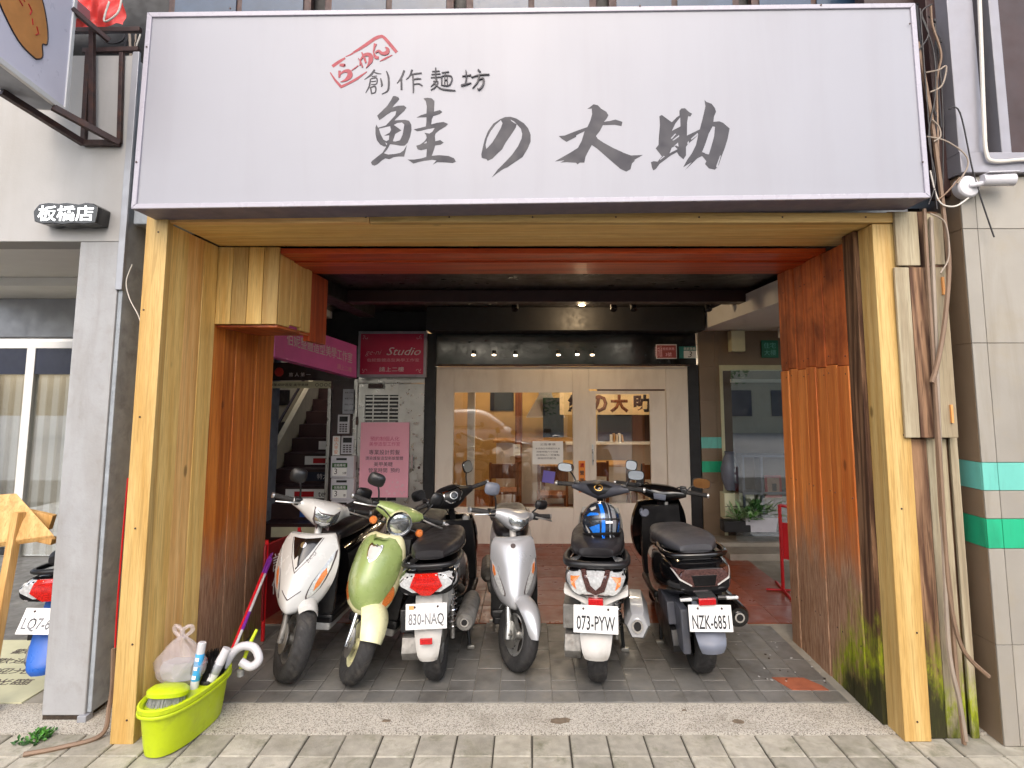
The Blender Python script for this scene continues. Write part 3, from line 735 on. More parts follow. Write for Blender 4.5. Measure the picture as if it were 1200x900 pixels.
part('rear_wall', 'white_plain', nb, (-9, 7.0, 0), (-3.42, 7.1, zo + .02))
dr = empty('glass_door', (-5.2, 6.95, 0)); dr.parent = nb; dr.location = Vector((-5.2, 6.95, 0)) - nb.location
for (a, b) in (((-1.9, 0), (-1.8, 2.35)), ((-.62, 0), (-.52, 2.35)), ((.75, 0), (.85, 2.35)), ((-1.9, 2.35), (.85, 2.43))):
    MB().span((a[0], -.04, a[1]), (b[0], .04, b[1])).build('door_frame', 'white_plain', dr, bevel=.004)
MB().span((-1.8, -.03, 2.05), (.75, .0, 2.349)).build('blind', 'navy', dr)
for (a, b) in ((-1.8, -.62), (-.52, .75)):
    MB().span((a, .0, .02), (b, .008, 2.048)).build('pane', 'pane', dr)
mb = MB()
pts = [(-1.8 + i*.03, .05 + .02*math.sin(i*1.3)) for i in range(85)]
mb.add([(x, y, .02) for x, y in pts] + [(x, y, 2.04) for x, y in pts], [(i, i+1, 86+i-0, 85+i) for i in range(84)])
mb.build('curtain', 'cloth_curtain', dr, smooth=True)
# black board painted as the shade in the gap between the two buildings
part('gap_shade_board', 'black_matte', nb, (-2.6, 4.3, .0), (-2.14, 4.32, 4.4))
# lettering block "branch" in white on a black base
bp = at(77, 250, YC - .11)
bl = tag(empty('branch_sign', (bp.x, YC, bp.z)), 'small black box letters with glowing white characters on the white neighbour wall', 'sign')
w, h = at(107, 249, YC - .11).x - at(35, 249, YC - .11).x, at(72, 236, YC - .11).z - at(72, 261, YC - .11).z
outl = [(-.5,-.38),(-.36,-.5),(-.2,-.46),(-.05,-.52),(.15,-.46),(.3,-.5),(.5,-.44),(.52,.3),(.44,.46),(.3,.5),(.2,.42),(.0,.5),(-.14,.46),(-.3,.5),(-.45,.42),(-.53,.1)]
MB().prism([(x*w, y*h) for x, y in outl], .11, Matrix.Translation((.0, 0, 0)) @ Matrix.Rotation(R(90), 4, 'X')).build('letter_case', 'black_gloss', bl, bevel=.004)
text('lettering', '板橋店', (-.0, -.1115, 0), w*.9, h*.72, 'led_white', bl, depth=.004, bold=.012)
# projecting lightbox on its rusty bracket, seen from below
fs = tag(empty('projecting_sign', (-3.2, 3.0, 3.4)), 'lavender lightbox sign projecting over the pavement on rusty steel brackets at upper left', 'sign')
A0, A1 = at(76, 131, 3.42), at(84, -6, 3.42)             # the inner vertical edge
B0, B1 = at(0, 75, 2.88), at(-25, -60, 2.35)
dirv = Vector((B0.x - A0.x, B0.y - A0.y, 0)).normalized(); L = 1.25; nrm = Vector((dirv.y, -dirv.x, 0))
if nrm.x < 0: nrm = -nrm
def fsM(u, v, d):                                        # u along the panel from the wall, v up, d out of the visible face
    return Vector((A0.x, A0.y, A0.z)) + dirv*u + Vector((0, 0, v)) + nrm*d
hgt = 1.1
def fbox(name, mat, u0, u1, v0, v1, d0, d1, parent, **k):
    mb = MB(); vs = [fsM(u, v, d) for d in (d0, d1) for (u, v) in ((u0, v0), (u1, v0), (u1, v1), (u0, v1))]
    mb.add(vs, [(0,1,2,3), (7,6,5,4), (0,4,5,1), (1,5,6,2), (2,6,7,3), (3,7,4,0)]); return wpart(name, mat, parent, mb, **k)
fbox('face_panel', 'sign_face_side', .02, L-.02, .02, hgt-.02, -.01, .004, fs)
fbox('housing', 'white_plain', 0, L, 0, hgt, -.2, -.011, fs, bevel=.004)
fbox('end_rim', 'white_plain', -.012, .02, -.012, hgt, -.012, .012, fs, bevel=.003)
fbox('bottom_rim', 'white_plain', .021, L, -.012, .02, -.012, .012, fs, bevel=.003)
fbox('bottom_panel', 'zinc_grey', .03, L-.03, -.006, -.001, -.19, -.02, fs)
mb = MB()
blob = cr([(.30,.16),(.25,.20),(.26,.27),(.22,.30),(.235,.40),(.30,.52),(.42,.60),(.56,.62),(.7,.6),(.74,.46),(.62,.3),(.45,.18),(.30,.16)], 5)[:-1]
n = len(blob); c0 = fsM(0, 0, 0)
mb.add([fsM(u, v, .0065) for u, v in blob] + [fsM(u, v, .0045) for u, v in blob], [tuple(range(n)), tuple(reversed(range(n, 2*n)))] + [(i, (i+1) % n, n+(i+1) % n, n+i) for i in range(n)])
wpart('orange_emblem', 'orange_print', fs, mb)
mb = MB()
mb.tube([fsM(u, v, .0068) for u, v in blob + blob[:1]], .004, 5); wpart('emblem_outline', 'ink_dark', fs, mb)
mb = MB()
for s in ([(.40,.42),(.37,.40),(.38,.37)], [(.36,.36),(.35,.33)], [(.32,.34),(.30,.31),(.32,.29)], [(.45,.45),(.43,.41)], [(.48,.40),(.44,.38)]):
    mb.tube([fsM(u, v, .0072) for u, v in s], .004, 5)
wpart('emblem_marks', 'red_paint', fs, mb)
br = tag(empty('steel_bracket', (-2.7, 3.5, 3.3)), 'rusty brown steel angle frame holding the projecting sign to the white wall', 'bracket')
def bar(parent, a, b, r=.018, mat='steel_dark', name='bar'):
    a, b = Vector(a), Vector(b); q = parent; off = Vector((0, 0, 0))
    while q: off += q.location; q = q.parent
    d = (b-a); M = Matrix.Translation((a+b)/2 - off) @ d.to_track_quat('Z', 'Y').to_matrix().to_4x4()
    mb = MB(); mb.box((0, 0, 0), (2*r, 2*r, d.length)); t = MB(); t.add(mb.v, mb.f, M); return t.build(name, mat, parent, bevel=.002)
W0, W1 = at(98, 168, YC - .02), at(140, 168, YC - .02)
W0t, W1t = at(104, 60, YC - .02), at(143, 62, YC - .02)
bar(br, W0, W1); bar(br, W0, W0t, .014); bar(br, W1, W1t, .012); bar(br, W0, fsM(.25, -.02, -.18)); bar(br, W1, fsM(.1, -.02, -.01))
bar(br, at(108, 148, YC - .05), at(108, 30, YC - .05), .014); bar(br, at(84, 10, 3.4), at(128, 48, YC - .02), .014)
bar(br, at(98, 60, YC), at(163, 58, YC), .015); bar(br, at(84, 36, YC), at(165, 35, YC), .015)
# red tarp and clutter above the wall
tp = MB(); nx, nz = 44, 16
g = []
for j in range(nz+1):
    for i in range(nx+1):
        u, v = i/nx, j/nz
        p = at(78 + 66*u, 40 - 60*v - 10*u + 6*(1-u)*v, 3.75)
        g.append((p.x, 3.75 + .022*math.sin(u*13 + v*6) + .014*math.sin(v*15 - u*21), p.z + .012*math.sin(u*9)))
tp.add(g, [(j*(nx+1)+i, j*(nx+1)+i+1, (j+1)*(nx+1)+i+1, (j+1)*(nx+1)+i) for j in range(nz) for i in range(nx)])
o = tp.build('red_tarp', 'red_tarp', smooth=True); tag(o, 'crumpled red tarpaulin above the white neighbour wall at top left', 'tarpaulin')
part('recess_shade', 'black_matte', nb, (-5.5, 4.0, zt), (-2.3, 4.1, 6))  # flat black wall, its colour standing in for the shade of a recess
part('upper_wall', 'beige_tile', nb, (-2.47, 3.86, zt), (-2.28, 3.95, 6))
part('canopy_edge', 'zinc_grey', nb, (-5.5, 3.5, at(40, 8, 3.6)[2]), (-2.95, 3.9, at(40, -6, 3.6)[2]), bevel=.004)
def cable(name, pts, r, mat, label, n=6, parent=None, cat='cable', grp=None):
    mb = MB(); mb.tube(cr([tuple(p) for p in pts], 6), r, n)
    o = mb.build(name, mat, None, smooth=True); tag(o, label, cat, grp); return o
rc = random.Random(11)
for i in range(6):
    x = 152 + rc.uniform(-3, 12)
    pts = [at(x + rc.uniform(-9, 9), y, 3.72) for y in (40, 85, 130, 175, 220, 260, 300, 330)[: 5 + i % 4]]
    cable('gap_cable', pts, .005 + .003*(i % 2), ('cable_black', 'cable_grey', 'cable_white')[i % 3] if i % 3 else 'cable_black', 'one of the loose cables hanging in the gap beside the sign\'s left end', grp='cables in the gap left of the sign')
cable('coiled_cable', [at(132 + 14*math.cos(a), 42 + 9*math.sin(a), 3.68) for a in [k*.6 for k in range(22)]], .006, 'cable_black', 'tangled coil of black cable above the white corner')
cable('white_cable', [at(x, y, 3.55) for x, y in ((128, 2), (122, 25), (138, 15), (143, -5))], .006, 'cable_white', 'white cable looping over the red tarpaulin')
cable('drop_wire', [at(x, y, 3.55) for x, y in ((155, 310), (148, 330), (152, 350), (163, 372), (168, 395))], .003, 'cable_white', 'thin pale wire dangling down beside the left yellow post')
cable('ground_cable', [at(x, y, 3.5) for x, y in ((133, 760), (132, 800), (128, 828))] + [Vector((-2.28, 3.4, .02)), Vector((-2.42, 3.3, .012)), Vector((-2.56, 3.24, .012))], .012, 'conduit_brown', 'brown conduit curling out over the pavement beside the grey column')
cable('red_wire', [at(x, y, 3.6) for x, y in ((150, 560), (143, 640), (137, 720), (133, 800))], .005, 'red_paint', 'thin red wire running down the gap beside the left yellow post')

# ------------------------------------------------------------------ neighbour on the right: beige tiled pier with two green bands
rb = tag(empty('tiled_pier', (2.8, 3.4, 0)), 'beige tiled pier with teal and green bands at the far right', 'pier')
YP = 3.33
xp = 2.478
part('core', 'brown_tile', rb, (xp + .006, YP + .012, 0), (3.12, YP + .5, 3.1))
rows = [(0, at(1180, 756, YP).z), (at(1180, 756, YP).z, at(1180, 643, YP).z), (at(1180, 643, YP).z, at(1180, 608, YP).z), (at(1180, 608, YP).z, at(1180, 575, YP).z), (at(1180, 575, YP).z, at(1180, 542, YP).z), (at(1180, 542, YP).z, at(1180, 402, YP).z), (at(1180, 402, YP).z, at(1180, 268, YP).z), (at(1180, 268, YP).z, at(1180, 207, YP).z)]
for i, (a, b) in enumerate(rows):
    m = {2: 'green_tile', 4: 'teal_tile'}.get(i, 'beige_tile')
    xs = [xp, xp + .085, xp + .44, 3.12] if i != 7 else [xp, xp + .085, xp + .60, 3.12]
    if i in (6,): xs = [xp, xp + .085, xp + .36, xp + .46]
    if i in (5,): xs = [xp, xp + .085, xp + .37, xp + .46]
    for u, v in zip(xs, xs[1:]):
        part('tile', m, rb, (u + .0015, YP, a + .0015), (v - .0015, YP + .011, b - .0015), bevel=.0015, seg=1)
    part('tile', m if m != 'beige_tile' else 'brown_tile', rb, (xp, YP + .0125, a + .0015), (xp + .0055, YP + .3, b - .0015))
part('opening_shade', 'black_matte', rb, (xp + .465, YP + .002, rows[5][0] + .6), (3.12, YP + .0115, rows[6][1] - .002))  # thin black sheet on the pier, painted as the dark of an opening
# dark cladding and grey metal band over the pier
cl = tag(empty('metal_cladding', (2.9, 3.4, 3.1)), 'dark brown ribbed metal cladding with grey bands at the upper right', 'cladding')
zc = at(1180, 205, YP).z
part('back_panel', 'brown_clad', cl, (2.1, 3.5, zc + .06), (4.6, 3.6, 6))
part('bottom_band', 'grey_metal', cl, (at(1125, 200, 3.3).x, 3.29, zc), (4.6, 3.5, zc + .12), bevel=.004)
part('edge_band', 'grey_metal', cl, (at(1119, 120, 3.3).x, 3.3, zc + .122), (at(1150, 120, 3.3).x, 3.499, 6), bevel=.004)
part('rib', 'grey_metal', cl, (at(1172, 100, 3.3).x, 3.33, zc + .122), (at(1184, 100, 3.3).x, 3.499, 6), bevel=.004)
part('rib', 'brown_clad', cl, (at(1092, 100, 3.4).x, 3.40, zc - .1), (at(1115, 100, 3.4).x, 3.499, 6), bevel=.004)
pts = [at(x, y, 3.27) for x, y in ((1147, -20), (1150, 60), (1153, 140), (1156, 180), (1166, 189), (1200, 187), (1240, 186))]
cable('white_conduit', pts, .011, 'cable_white', 'white conduit bending along the bottom of the dark cladding', 8)
# conduits and loose cables between sign and pier
J = [((1078, 60), (1090, 130), (1100, 200), (1108, 270), (1113, 330), (1109, 380), (1098, 430), (1092, 447)),]
cable('thick_conduit', [at(x, y, 3.29) for x, y in ((1075, 50), (1090, 130), (1100, 200), (1107, 260), (1112, 310), (1108, 370), (1100, 420), (1092, 448))], .013, 'conduit_brown', 'thick brown hose hanging in a bow beside the right end of the sign')
cable('long_conduit', [at(x, y, 3.31) for x, y in ((1083, 245), (1088, 330), (1095, 440), (1103, 560), (1108, 640), (1113, 700), (1128, 760), (1159, 793))], .011, 'conduit_brown', 'long brown hose running down the weathered boards and flicking out at its end')
cable('grey_conduit', [at(x, y, 3.32) for x, y in ((1091, 255), (1096, 380), (1101, 520), (1106, 640), (1112, 760), (1124, 820), (1132, 868))], .012, 'cable_grey', 'grey pipe running down the weathered boards to the ground')
cable('grey_conduit', [at(x, y, 3.325) for x, y in ((1095, 440), (1103, 600), (1114, 700), (1120, 780), (1130, 872))], .012, 'conduit_brown', 'brown pipe beside the grey pipe, reaching the ground at the pier')
for i, (p, m) in enumerate(((((1085, 85), (1100, 82), (1109, 78), (1104, 100), (1090, 108)), 'cable_grey'), (((1086, 160), (1108, 165), (1130, 180), (1134, 195), (1122, 215)), 'cable_grey'), (((1112, 128), (1125, 132), (1140, 200), (1152, 240), (1165, 278)), 'cable_black'), (((1090, 200), (1100, 235), (1118, 242), (1135, 232)), 'cable_white'), (((1080, 20), (1094, 60), (1096, 110), (1088, 160), (1096, 210), (1088, 240)), 'cable_black'), (((1092, 140), (1100, 148), (1102, 160), (1094, 166)), 'cable_grey'), (((1078, 10), (1084, 90), (1092, 190), (1098, 245)), 'cable_black'), (((1098, 235), (1110, 225), (1125, 208)), 'conduit_brown'), (((1076, 60), (1088, 40), (1080, 15), (1092, 5)), 'cable_black'), (((1090, 250), (1108, 262), (1112, 300), (1102, 320)), 'cable_grey'))):
    cable('loose_cable', [at(x, y, 3.27) for x, y in p], .0045, m, ('grey cable loop sticking out beside the upper right edge of the sign', 'beige cable bowing across the dark cladding towards the camera', 'black wire hanging diagonally past the security camera', 'white cable sagging under the security camera', 'black wire snaking down the whole right edge of the sign', 'small grey cable loop at mid height of the sign', 'black wire running straight down behind the sign corner', 'short brown wire stub entering the junction box', 'black wire kinked at the top right corner of the sign', 'grey cable arching over the topmost weathered board')[i], grp='cables right of the sign')
rc = random.Random(19)
for i in range(5):
    x0 = 1080 + rc.uniform(-3, 16); ys = sorted(rc.uniform(0, 260) for _ in range(5))
    cable('loose_cable', [at(x0 + yy*.07 + rc.uniform(-8, 9), yy, 3.3 + rc.uniform(0, .06)) for yy in ys], rc.choice((.004, .005, .007)), rc.choice(('cable_black', 'cable_black', 'cable_grey', 'conduit_brown')), 'one of the thin loose cables around the right end of the sign', grp='cables right of the sign')
# security camera
cp = at(1132, 220, 3.3)
cc = tag(empty('security_camera', (cp.x, YP, cp.z)), 'white bullet security camera on a round junction box on the tiled pier', 'camera')
MB().lathe([(.001, 0), (.062, 0), (.064, .05), (.055, .062), (.001, .064)], Matrix.Rotation(R(90), 4, 'X'), 24).build('junction_box', 'white_plastic', cc, bevel=.003)
MB().tube([(0, -.06, 0), (.03, -.085, .0), (.07, -.09, .01)], .014, 10).build('arm', 'white_plastic', cc, smooth=True)
MB().lathe([(.001, -.08), (.03, -.08), (.034, -.07), (.034, .08), (.028, .082), (.001, .07)], Matrix.Translation((.13, -.1, .02)) @ Matrix.Rotation(R(92), 4, 'Y') @ Matrix.Rotation(R(8), 4, 'X'), 20).build('camera_body', 'white_plastic', cc, smooth=True)
MB().box((.14, -.1, .057), (.17, .075, .006), Matrix.Rotation(R(-2), 3, 'Y')).build('sun_visor', 'white_plastic', cc, bevel=.002)
# ------------------------------------------------------------------ the noodle shop's front
sf = tag(empty('shopfront', (0, YS, 0)), 'cream painted shopfront with a wide window and a sliding door under dark fascia', 'shopfront')
X0, X1, ZT = -1.16, 1.985, 2.165
def A(px, py): p = at(px, py, YS); return p.x, p.z
wx0, wz1 = A(532, 460); wx1, wz0 = A(672, 595); dx0, _ = A(690, 458); dx1, dz1 = A(780, 458)
gx0, gz1 = A(698, 462); gx1, gz0 = A(764, 590)
for nm, a, b in (('stile', (X0, .013), (wx0, ZT)), ('stile', (wx1, .013), (dx0 - .002, ZT)), ('stile', (dx1 + .002, .013), (X1, ZT)),
                 ('head_rail', (wx0 + .001, wz1), (wx1 - .001, ZT)), ('head_rail', (dx0, dz1 + .02), (dx1, ZT)), ('bottom_panel', (wx0 + .001, .013), (wx1 - .001, wz0))):
    part(nm, 'cream_paint', sf, (a[0], YS - .02, a[1]), (b[0], YS + .06, b[1]), bevel=.003)
part('window_pane', 'pane', sf, (wx0, YS + .02, wz0), (wx1, YS + .028, wz1))
dro = empty('sliding_door', (0, 0, 0)); dro.parent = sf
for nm, a, b in (('stile', (dx0, .014), (gx0, dz1)), ('stile', (gx1, .014), (dx1, dz1)), ('top_rail', (gx0 + .001, gz1), (gx1 - .001, dz1)), ('bottom_rail', (gx0 + .001, .014), (gx1 - .001, gz0))):
    part(nm, 'cream_paint', dro, (a[0], YS + .005, a[1]), (b[0], YS + .045, b[1]), bevel=.003)
part('door_pane', 'pane', dro, (gx0, YS + .02, gz0), (gx1, YS + .026, gz1))
part('pull_handle', 'alloy', dro, (dx0 + .03, YS - .012, .95), (dx0 + .05, YS + .004, 1.2), bevel=.003)
part('track_cover', 'steel_dark', sf, (X0 - .02, YS - .07, ZT + .002), (X1 + .02, YS - .021, ZT + .022), bevel=.003)
# things on the glass
def flat_text(name, cat, label, x0, y0, x1, y1, mat, lines, Y, ink='print_dark', tilt=0, th=.004):
    a, b = at(x0, y0, Y), at(x1, y1, Y)
    o = tag(empty(name, ((a.x+b.x)/2, Y, (a.z+b.z)/2)), label, cat); w, h = b.x-a.x, a.z-b.z
    o.rotation_euler = (0, tilt, 0)
    MB().box((0, th/2, 0), (w, th, h)).build('sheet', mat, o)
    for (s, u, v, ww, hh) in lines[:14]:
        text('lettering', s, (u*w, -.0012, v*h), ww*w if ww else None, hh*h if hh else None, ink, o, depth=.001)
    return o
flat_text('notice_sheet', 'notice', 'white printed notice sheet stuck low on the wide shop window', 624, 517, 660, 544, 'paper',
          [('公告事項', 0, .36, .5, .1), ('本店座位有限請勿久坐', 0, .18, .8, .08), ('用餐時間六十分鐘', -.02, .04, .7, .08), ('低消每人一份餐點', 0, -.1, .76, .08), ('謝謝您的配合', -.03, -.24, .6, .08)], YS + .012)
o = tag(MB().box((0, 0, 0), (.012, .004, .012)).build('paper_strip', 'violet_paper'), 'violet paper square stuck at the bottom of the wide shop window', 'paper')
a, b = at(636, 552, YS + .012), at(650, 566, YS + .012); o.location = (a+b)/2; o.scale = ((b.x-a.x)/.012, 1, (a.z-b.z)/.012); o.rotation_euler = (0, R(8), 0)
a, b = at(678, 540, YS - .025), at(686, 577, YS - .025)
ob = tag(empty('open_banner', ((a.x+b.x)/2, YS - .028, (a.z+b.z)/2)), 'narrow orange hanging strip with black open-for-business characters beside the sliding door', 'banner')
MB().box((0, .003, 0), (b.x-a.x, .006, a.z-b.z)).build('sheet', 'orange_paper', ob)
for i, ch in enumerate('清營業中'):
    text('lettering', ch, (0, -.002, (a.z-b.z)*(.36-.24*i)), (b.x-a.x)*.7, None, 'red_paint' if i == 0 else 'print_dark', ob, bold=.02)
MB().tube([(0, .003, (a.z-b.z)/2), (0, .003, (a.z-b.z)/2+.2)], .0015, 4).build('cord', 'cable_white', ob)
# house number plates on the fascia
hp = tag(empty('red_floor_plate', at(781, 412, YS - .03)), 'small dull red plate with white border on the black fascia', 'plate')
MB().box((0, .004, 0), (.26, .008, .18)).build('plate', 'print_white', hp, bevel=.002)
MB().box((0, -.002, 0), (.24, .004, .16)).build('panel', plain('plate_red', S(150, 70, 70), .5), hp)
text('lettering', '新北市板橋', (-.10, -.005, 0), None, .14, 'print_rose', hp, rot=(0, 0, 0)).scale = (.12, 1, 1)
text('lettering', '館前東路', (.025, -.0052, .035), .15, None, 'print_rose', hp)
text('lettering', '3號', (.025, -.0052, -.035), .075, None, 'print_rose', hp)
gp = tag(empty('house_number_plate', at(806, 413, YS - .03)), 'teal house number plate with a white field reading 3 beside the red plate', 'house number')
MB().box((0, .004, 0), (.215, .008, .15)).build('plate', plain('plate_teal', S(34, 110, 104), .4), gp, bevel=.002)
MB().box((.028, -.0015, -.025), (.158, .003, .092)).build('panel', 'plate_white', gp)
text('number', '3', (.028, -.004, -.025), None, .075, 'plate_ink', gp, shear=.25)
text('lettering', '館前東路', (.025, -.0012, .047), .15, None, 'print_white', gp)
# row of small lit lamps inside the top of the window
for i, (px, py) in enumerate(((555, 416), (579, 416), (604, 416.5), (654.5, 416), (676.5, 415.5), (694, 416))):
    p = at(px, py, YS - .05)
    t = tag(empty('downlight', p), '%s small lit fascia lamp above the shop window' % ('leftmost', 'second', 'third', 'fourth', 'fifth', 'rightmost')[i], 'lamp', 'lit lamps over the shop window')
    MB().lathe([(.001, .0), (.024, .0), (.024, .05), (.001, .05)], Matrix.Translation((0, .0, .008)), 14).build('housing', 'black_matte', t, smooth=True)
    MB().lathe([(.001, -.008), (.018, -.006), (.022, .0), (.022, .006), (.001, .006)], None, 14).build('bulb', 'lamp_warm', t, smooth=True)

# ------------------------------------------------------------------ inside the shop
rm_ = tag(empty('shop_interior', (0, YS, 0)), 'warm lit dining room behind the shop window with yellow walls', 'room')
part('floor', 'brown_wood', rm_, (-1.5, YS + .1, -.02), (2.4, YS + 4.2, .01))
part('rear_wall', 'yellow_wall', rm_, (-1.5, YS + 4.1, 0), (2.4, YS + 4.2, 2.86))
part('side_wall', 'yellow_wall', rm_, (-1.6, YS + .12, 0), (-1.5, YS + 4.2, 2.86))
part('side_wall', 'cream_paint', rm_, (2.4, YS + .12, 0), (2.5, YS + 4.2, 2.86))
part('ceiling', 'cream_paint', rm_, (-1.5, YS + .12, 2.7), (2.4, YS + 4.2, 2.86))
part('partition', 'brown_wood', rm_, (-.22, YS + 2.0, 0), (-.12, YS + 3.4, 2.6))
part('white_post', 'white_plain', rm_, (-.86, YS + .9, 0), (-.76, YS + 1.0, 2.0))
part('kitchen_shade_panel', 'black_matte', rm_, (.25, YS + 3.3, 1.05), (.62, YS + 3.4, 1.75))  # solid black board painted as the darkness of the kitchen behind
part('picture', 'black_matte', rm_, (-.75, YS + 4.07, 1.5), (-.3, YS + 4.09, 1.85))
part('noren', 'brown_clad', rm_, (-.9, YS + 2.2, 1.95), (.55, YS + 2.22, 2.1))
part('wainscot', 'cream_paint', rm_, (.6, YS + 2.6, 0), (2.4, YS + 2.7, 1.0))
part('panel', 'brown_clad', rm_, (1.15, YS + 2.55, 1.04), (2.4, YS + 2.65, 2.1))
part('shelf_board', 'white_plain', rm_, (.6, YS + 2.35, 1.0), (2.4, YS + 2.6, 1.035))
def lamp_in(x, y, z, e, c=(1, .82, .6), r=.06):
    q = bpy.data.lights.new('room_lamp', 'POINT'); q.energy = e; q.color = c; q.shadow_soft_size = r
    o = bpy.data.objects.new('room_lamp', q); C.objects.link(o); o.location = (x, y, z)
for i, (x, y) in enumerate(((-.9, YS + 1.6), (.35, YS + 1.5), (1.5, YS + 1.5), (-.6, YS + 3.2), (1.2, YS + 3.3))):
    t = tag(empty('pendant_lamp', (x, y, 2.699)), 'lit pendant lamp inside the shop, %s' % ('nearest the left wall', 'behind the middle of the wide window', 'behind the sliding door', 'at the rear left', 'at the rear right')[i], 'lamp', 'lamps in the dining room')
    MB().tube([(0, 0, 0), (0, 0, -.22)], .004, 5).build('cord', 'cable_black', t)
    MB().lathe([(.012, 0), (.02, -.03), (.075, -.1), (.07, -.1), (.001, -.05)], Matrix.Translation((0, 0, -.2)), 18).build('shade', 'black_matte', t, smooth=True)
    MB().lathe([(.001, .03), (.025, .02), (.03, 0), (.02, -.025), (.001, -.03)], Matrix.Translation((0, 0, -.29)), 12).build('bulb', 'lamp_warm', t, smooth=True)
    lamp_in(x, y, 2.33, 13)
def chair(label, x, y, rz):
    t = tag(empty('wooden_chair', (x, y, .01), rz), label, 'chair', 'wooden chairs in the dining room')
    MB().box((0, 0, .44), (.42, .42, .04)).build('seat', 'brown_wood', t, bevel=.006)
    MB().box((0, .2, .74), (.42, .025, .2)).build('backrest', 'brown_wood', t, bevel=.006)
    for sx in (-1, 1):
        MB().tube([(sx*.19, .2, 0), (sx*.19, .2, .86)], .018, 6).build('leg', 'brown_wood', t)
        MB().tube([(sx*.19, -.19, 0), (sx*.19, -.19, .43)], .018, 6).build('leg', 'brown_wood', t)
chair('wooden chair behind the wide window, left of the notice sheet', -.35, YS + 1.2, R(180))
chair('wooden chair behind the wide window, under the notice sheet', .32, YS + .9, R(180))
chair('wooden chair seen through the left half of the door glass', .95, YS + 1.4, R(175))
chair('wooden chair seen through the right half of the door glass', 1.75, YS + 1.1, R(185))
tb = tag(empty('dining_table', (.9, YS + 2.0, .01)), 'pale dining table inside the shop behind the door glass', 'table')
MB().box((0, 0, .73), (1.5, .6, .035)).build('tabletop', 'easel_wood', tb, bevel=.005)
for sx in (-.68, .68):
    for sy in (-.24, .24): MB().box((sx, sy, .36), (.05, .05, .71)).build('leg', 'brown_wood', tb)
ct = tag(empty('service_counter', (.2, YS + 2.9, .01)), 'pale counter with kitchen behind it at the back of the shop', 'counter')
MB().box((-.1, 0, .5), (1.3, .5, 1.0)).build('cabinet', 'cream_paint', ct, bevel=.005)
MB().box((-.1, -.02, 1.02), (1.4, .6, .04)).build('worktop', 'easel_wood', ct, bevel=.005)
hd = tag(empty('kitchen_hood', (.3, YS + 3.6, 1.9)), 'bright stainless hood and shelf over the shop kitchen', 'hood')
MB().loft([[(-.35,-.3,-.5),(.35,-.3,-.5),(.35,.3,-.5),(-.35,.3,-.5)], [(-.12,-.1,-.1),(.12,-.1,-.1),(.12,.1,-.1),(-.12,.1,-.1)], [(-.12,-.1,.6),(.12,-.1,.6),(.12,.1,.6),(-.12,.1,.6)]]).build('canopy', 'white_plain', hd)
MB().box((0, -.2, .05), (1.0, .2, .03)).build('shelf', 'steel_dark', hd)
for i in range(6): MB().lathe([(.001,0),(.03,0),(.03,.14),(.012,.2),(.001,.2)], Matrix.Translation((-.2+i*.08, -.2, .066)), 10).build('bottle', 'white_plastic', hd, smooth=True)
wsn = tag(empty('calligraphy_board', (1.42, YS + 2.4, 1.0)), 'long cream board with thick brushed brown characters hung inside the shop', 'board')
wsn.location = (1.30, YS + 2.3, at(730, 473, YS + 2.3).z)
MB().box((0, .01, 0), (1.6, .02, .36)).build('board', plain('board_cream', S(222, 196, 150), .7), wsn, bevel=.003)
for ch, x, m in (('鮭', -.52, 'ink_dark'), ('の', -.17, 'brown_wood'), ('大', .17, 'brown_wood'), ('助', .53, 'ink_dark')):
    text('lettering', ch, (x, -.003, 0), .3, .29, m, wsn, depth=.002, bold=.045)
bt = tag(empty('book_row', (1.35, YS + 2.45, 1.036)), 'short row of pale booklets on the white ledge inside the shop', 'books')
for i in range(5): MB().box((i*.045, 0, .06+.01*(i % 2)), (.03, .12, .12+.02*(i % 2)), Matrix.Rotation(R(-8 if i == 4 else 0), 3, 'Y')).build('book', ('paper', 'easel_wood', 'cream_paint')[i % 3], bt)
mc = tag(empty('menu_card', (-.19, YS + 1.9, at(605, 527, YS+1.9).z - .08)), 'small white menu card standing on the partition inside the shop', 'menu card')
MB().box((0, 0, .08), (.11, .01, .17)).build('card', 'paper', mc)
text('lettering', '菜單', (0, -.007, .11), .05, None, 'print_dark', mc)

# ------------------------------------------------------------------ metal door with its pink poster and the signs over it
md = tag(empty('metal_door', (-1.72, YS, 0)), 'worn grey metal door with louvred panels left of the shopfront', 'door')
mx0, mz1 = A(420, 449); mx1, _ = A(498, 449)
part('frame', 'steel', md, (mx0 - .05, YS - .02, .012), (mx0, YS + .06, mz1 + .05), bevel=.004)
part('frame', 'steel', md, (mx1, YS - .02, .012), (mx1 + .045, YS + .06, mz1 + .05), bevel=.004)
part('frame', 'steel', md, (mx0 + .001, YS - .02, mz1), (mx1 - .001, YS + .06, mz1 + .05), bevel=.004)
lx0, lz1 = A(428, 463); lx1, lz0 = A(466, 494); _, kz1 = A(428, 578); _, kz0 = A(428, 625)
part('leaf', 'steel', md, (lx1 + .002, YS + .0, .02), (mx1 - .004, YS + .04, mz1 - .004), bevel=.003)
part('leaf', 'steel', md, (mx0 + .004, YS + .0, .02), (lx0 - .002, YS + .04, mz1 - .004), bevel=.003)
part('leaf', 'steel', md, (lx0 - .0015, YS + .001, lz1 + .002), (lx1 + .0015, YS + .039, mz1 - .005))
part('leaf', 'steel', md, (lx0 - .0015, YS + .001, kz1 + .002), (lx1 + .0015, YS + .039, lz0 - .002))
part('leaf', 'steel', md, (lx0 - .0015, YS + .001, .02), (lx1 + .0015, YS + .039, kz0 - .002))
part('louvre_back', 'black_matte', md, (lx0, YS + .03, kz0), (lx1, YS + .045, lz1))
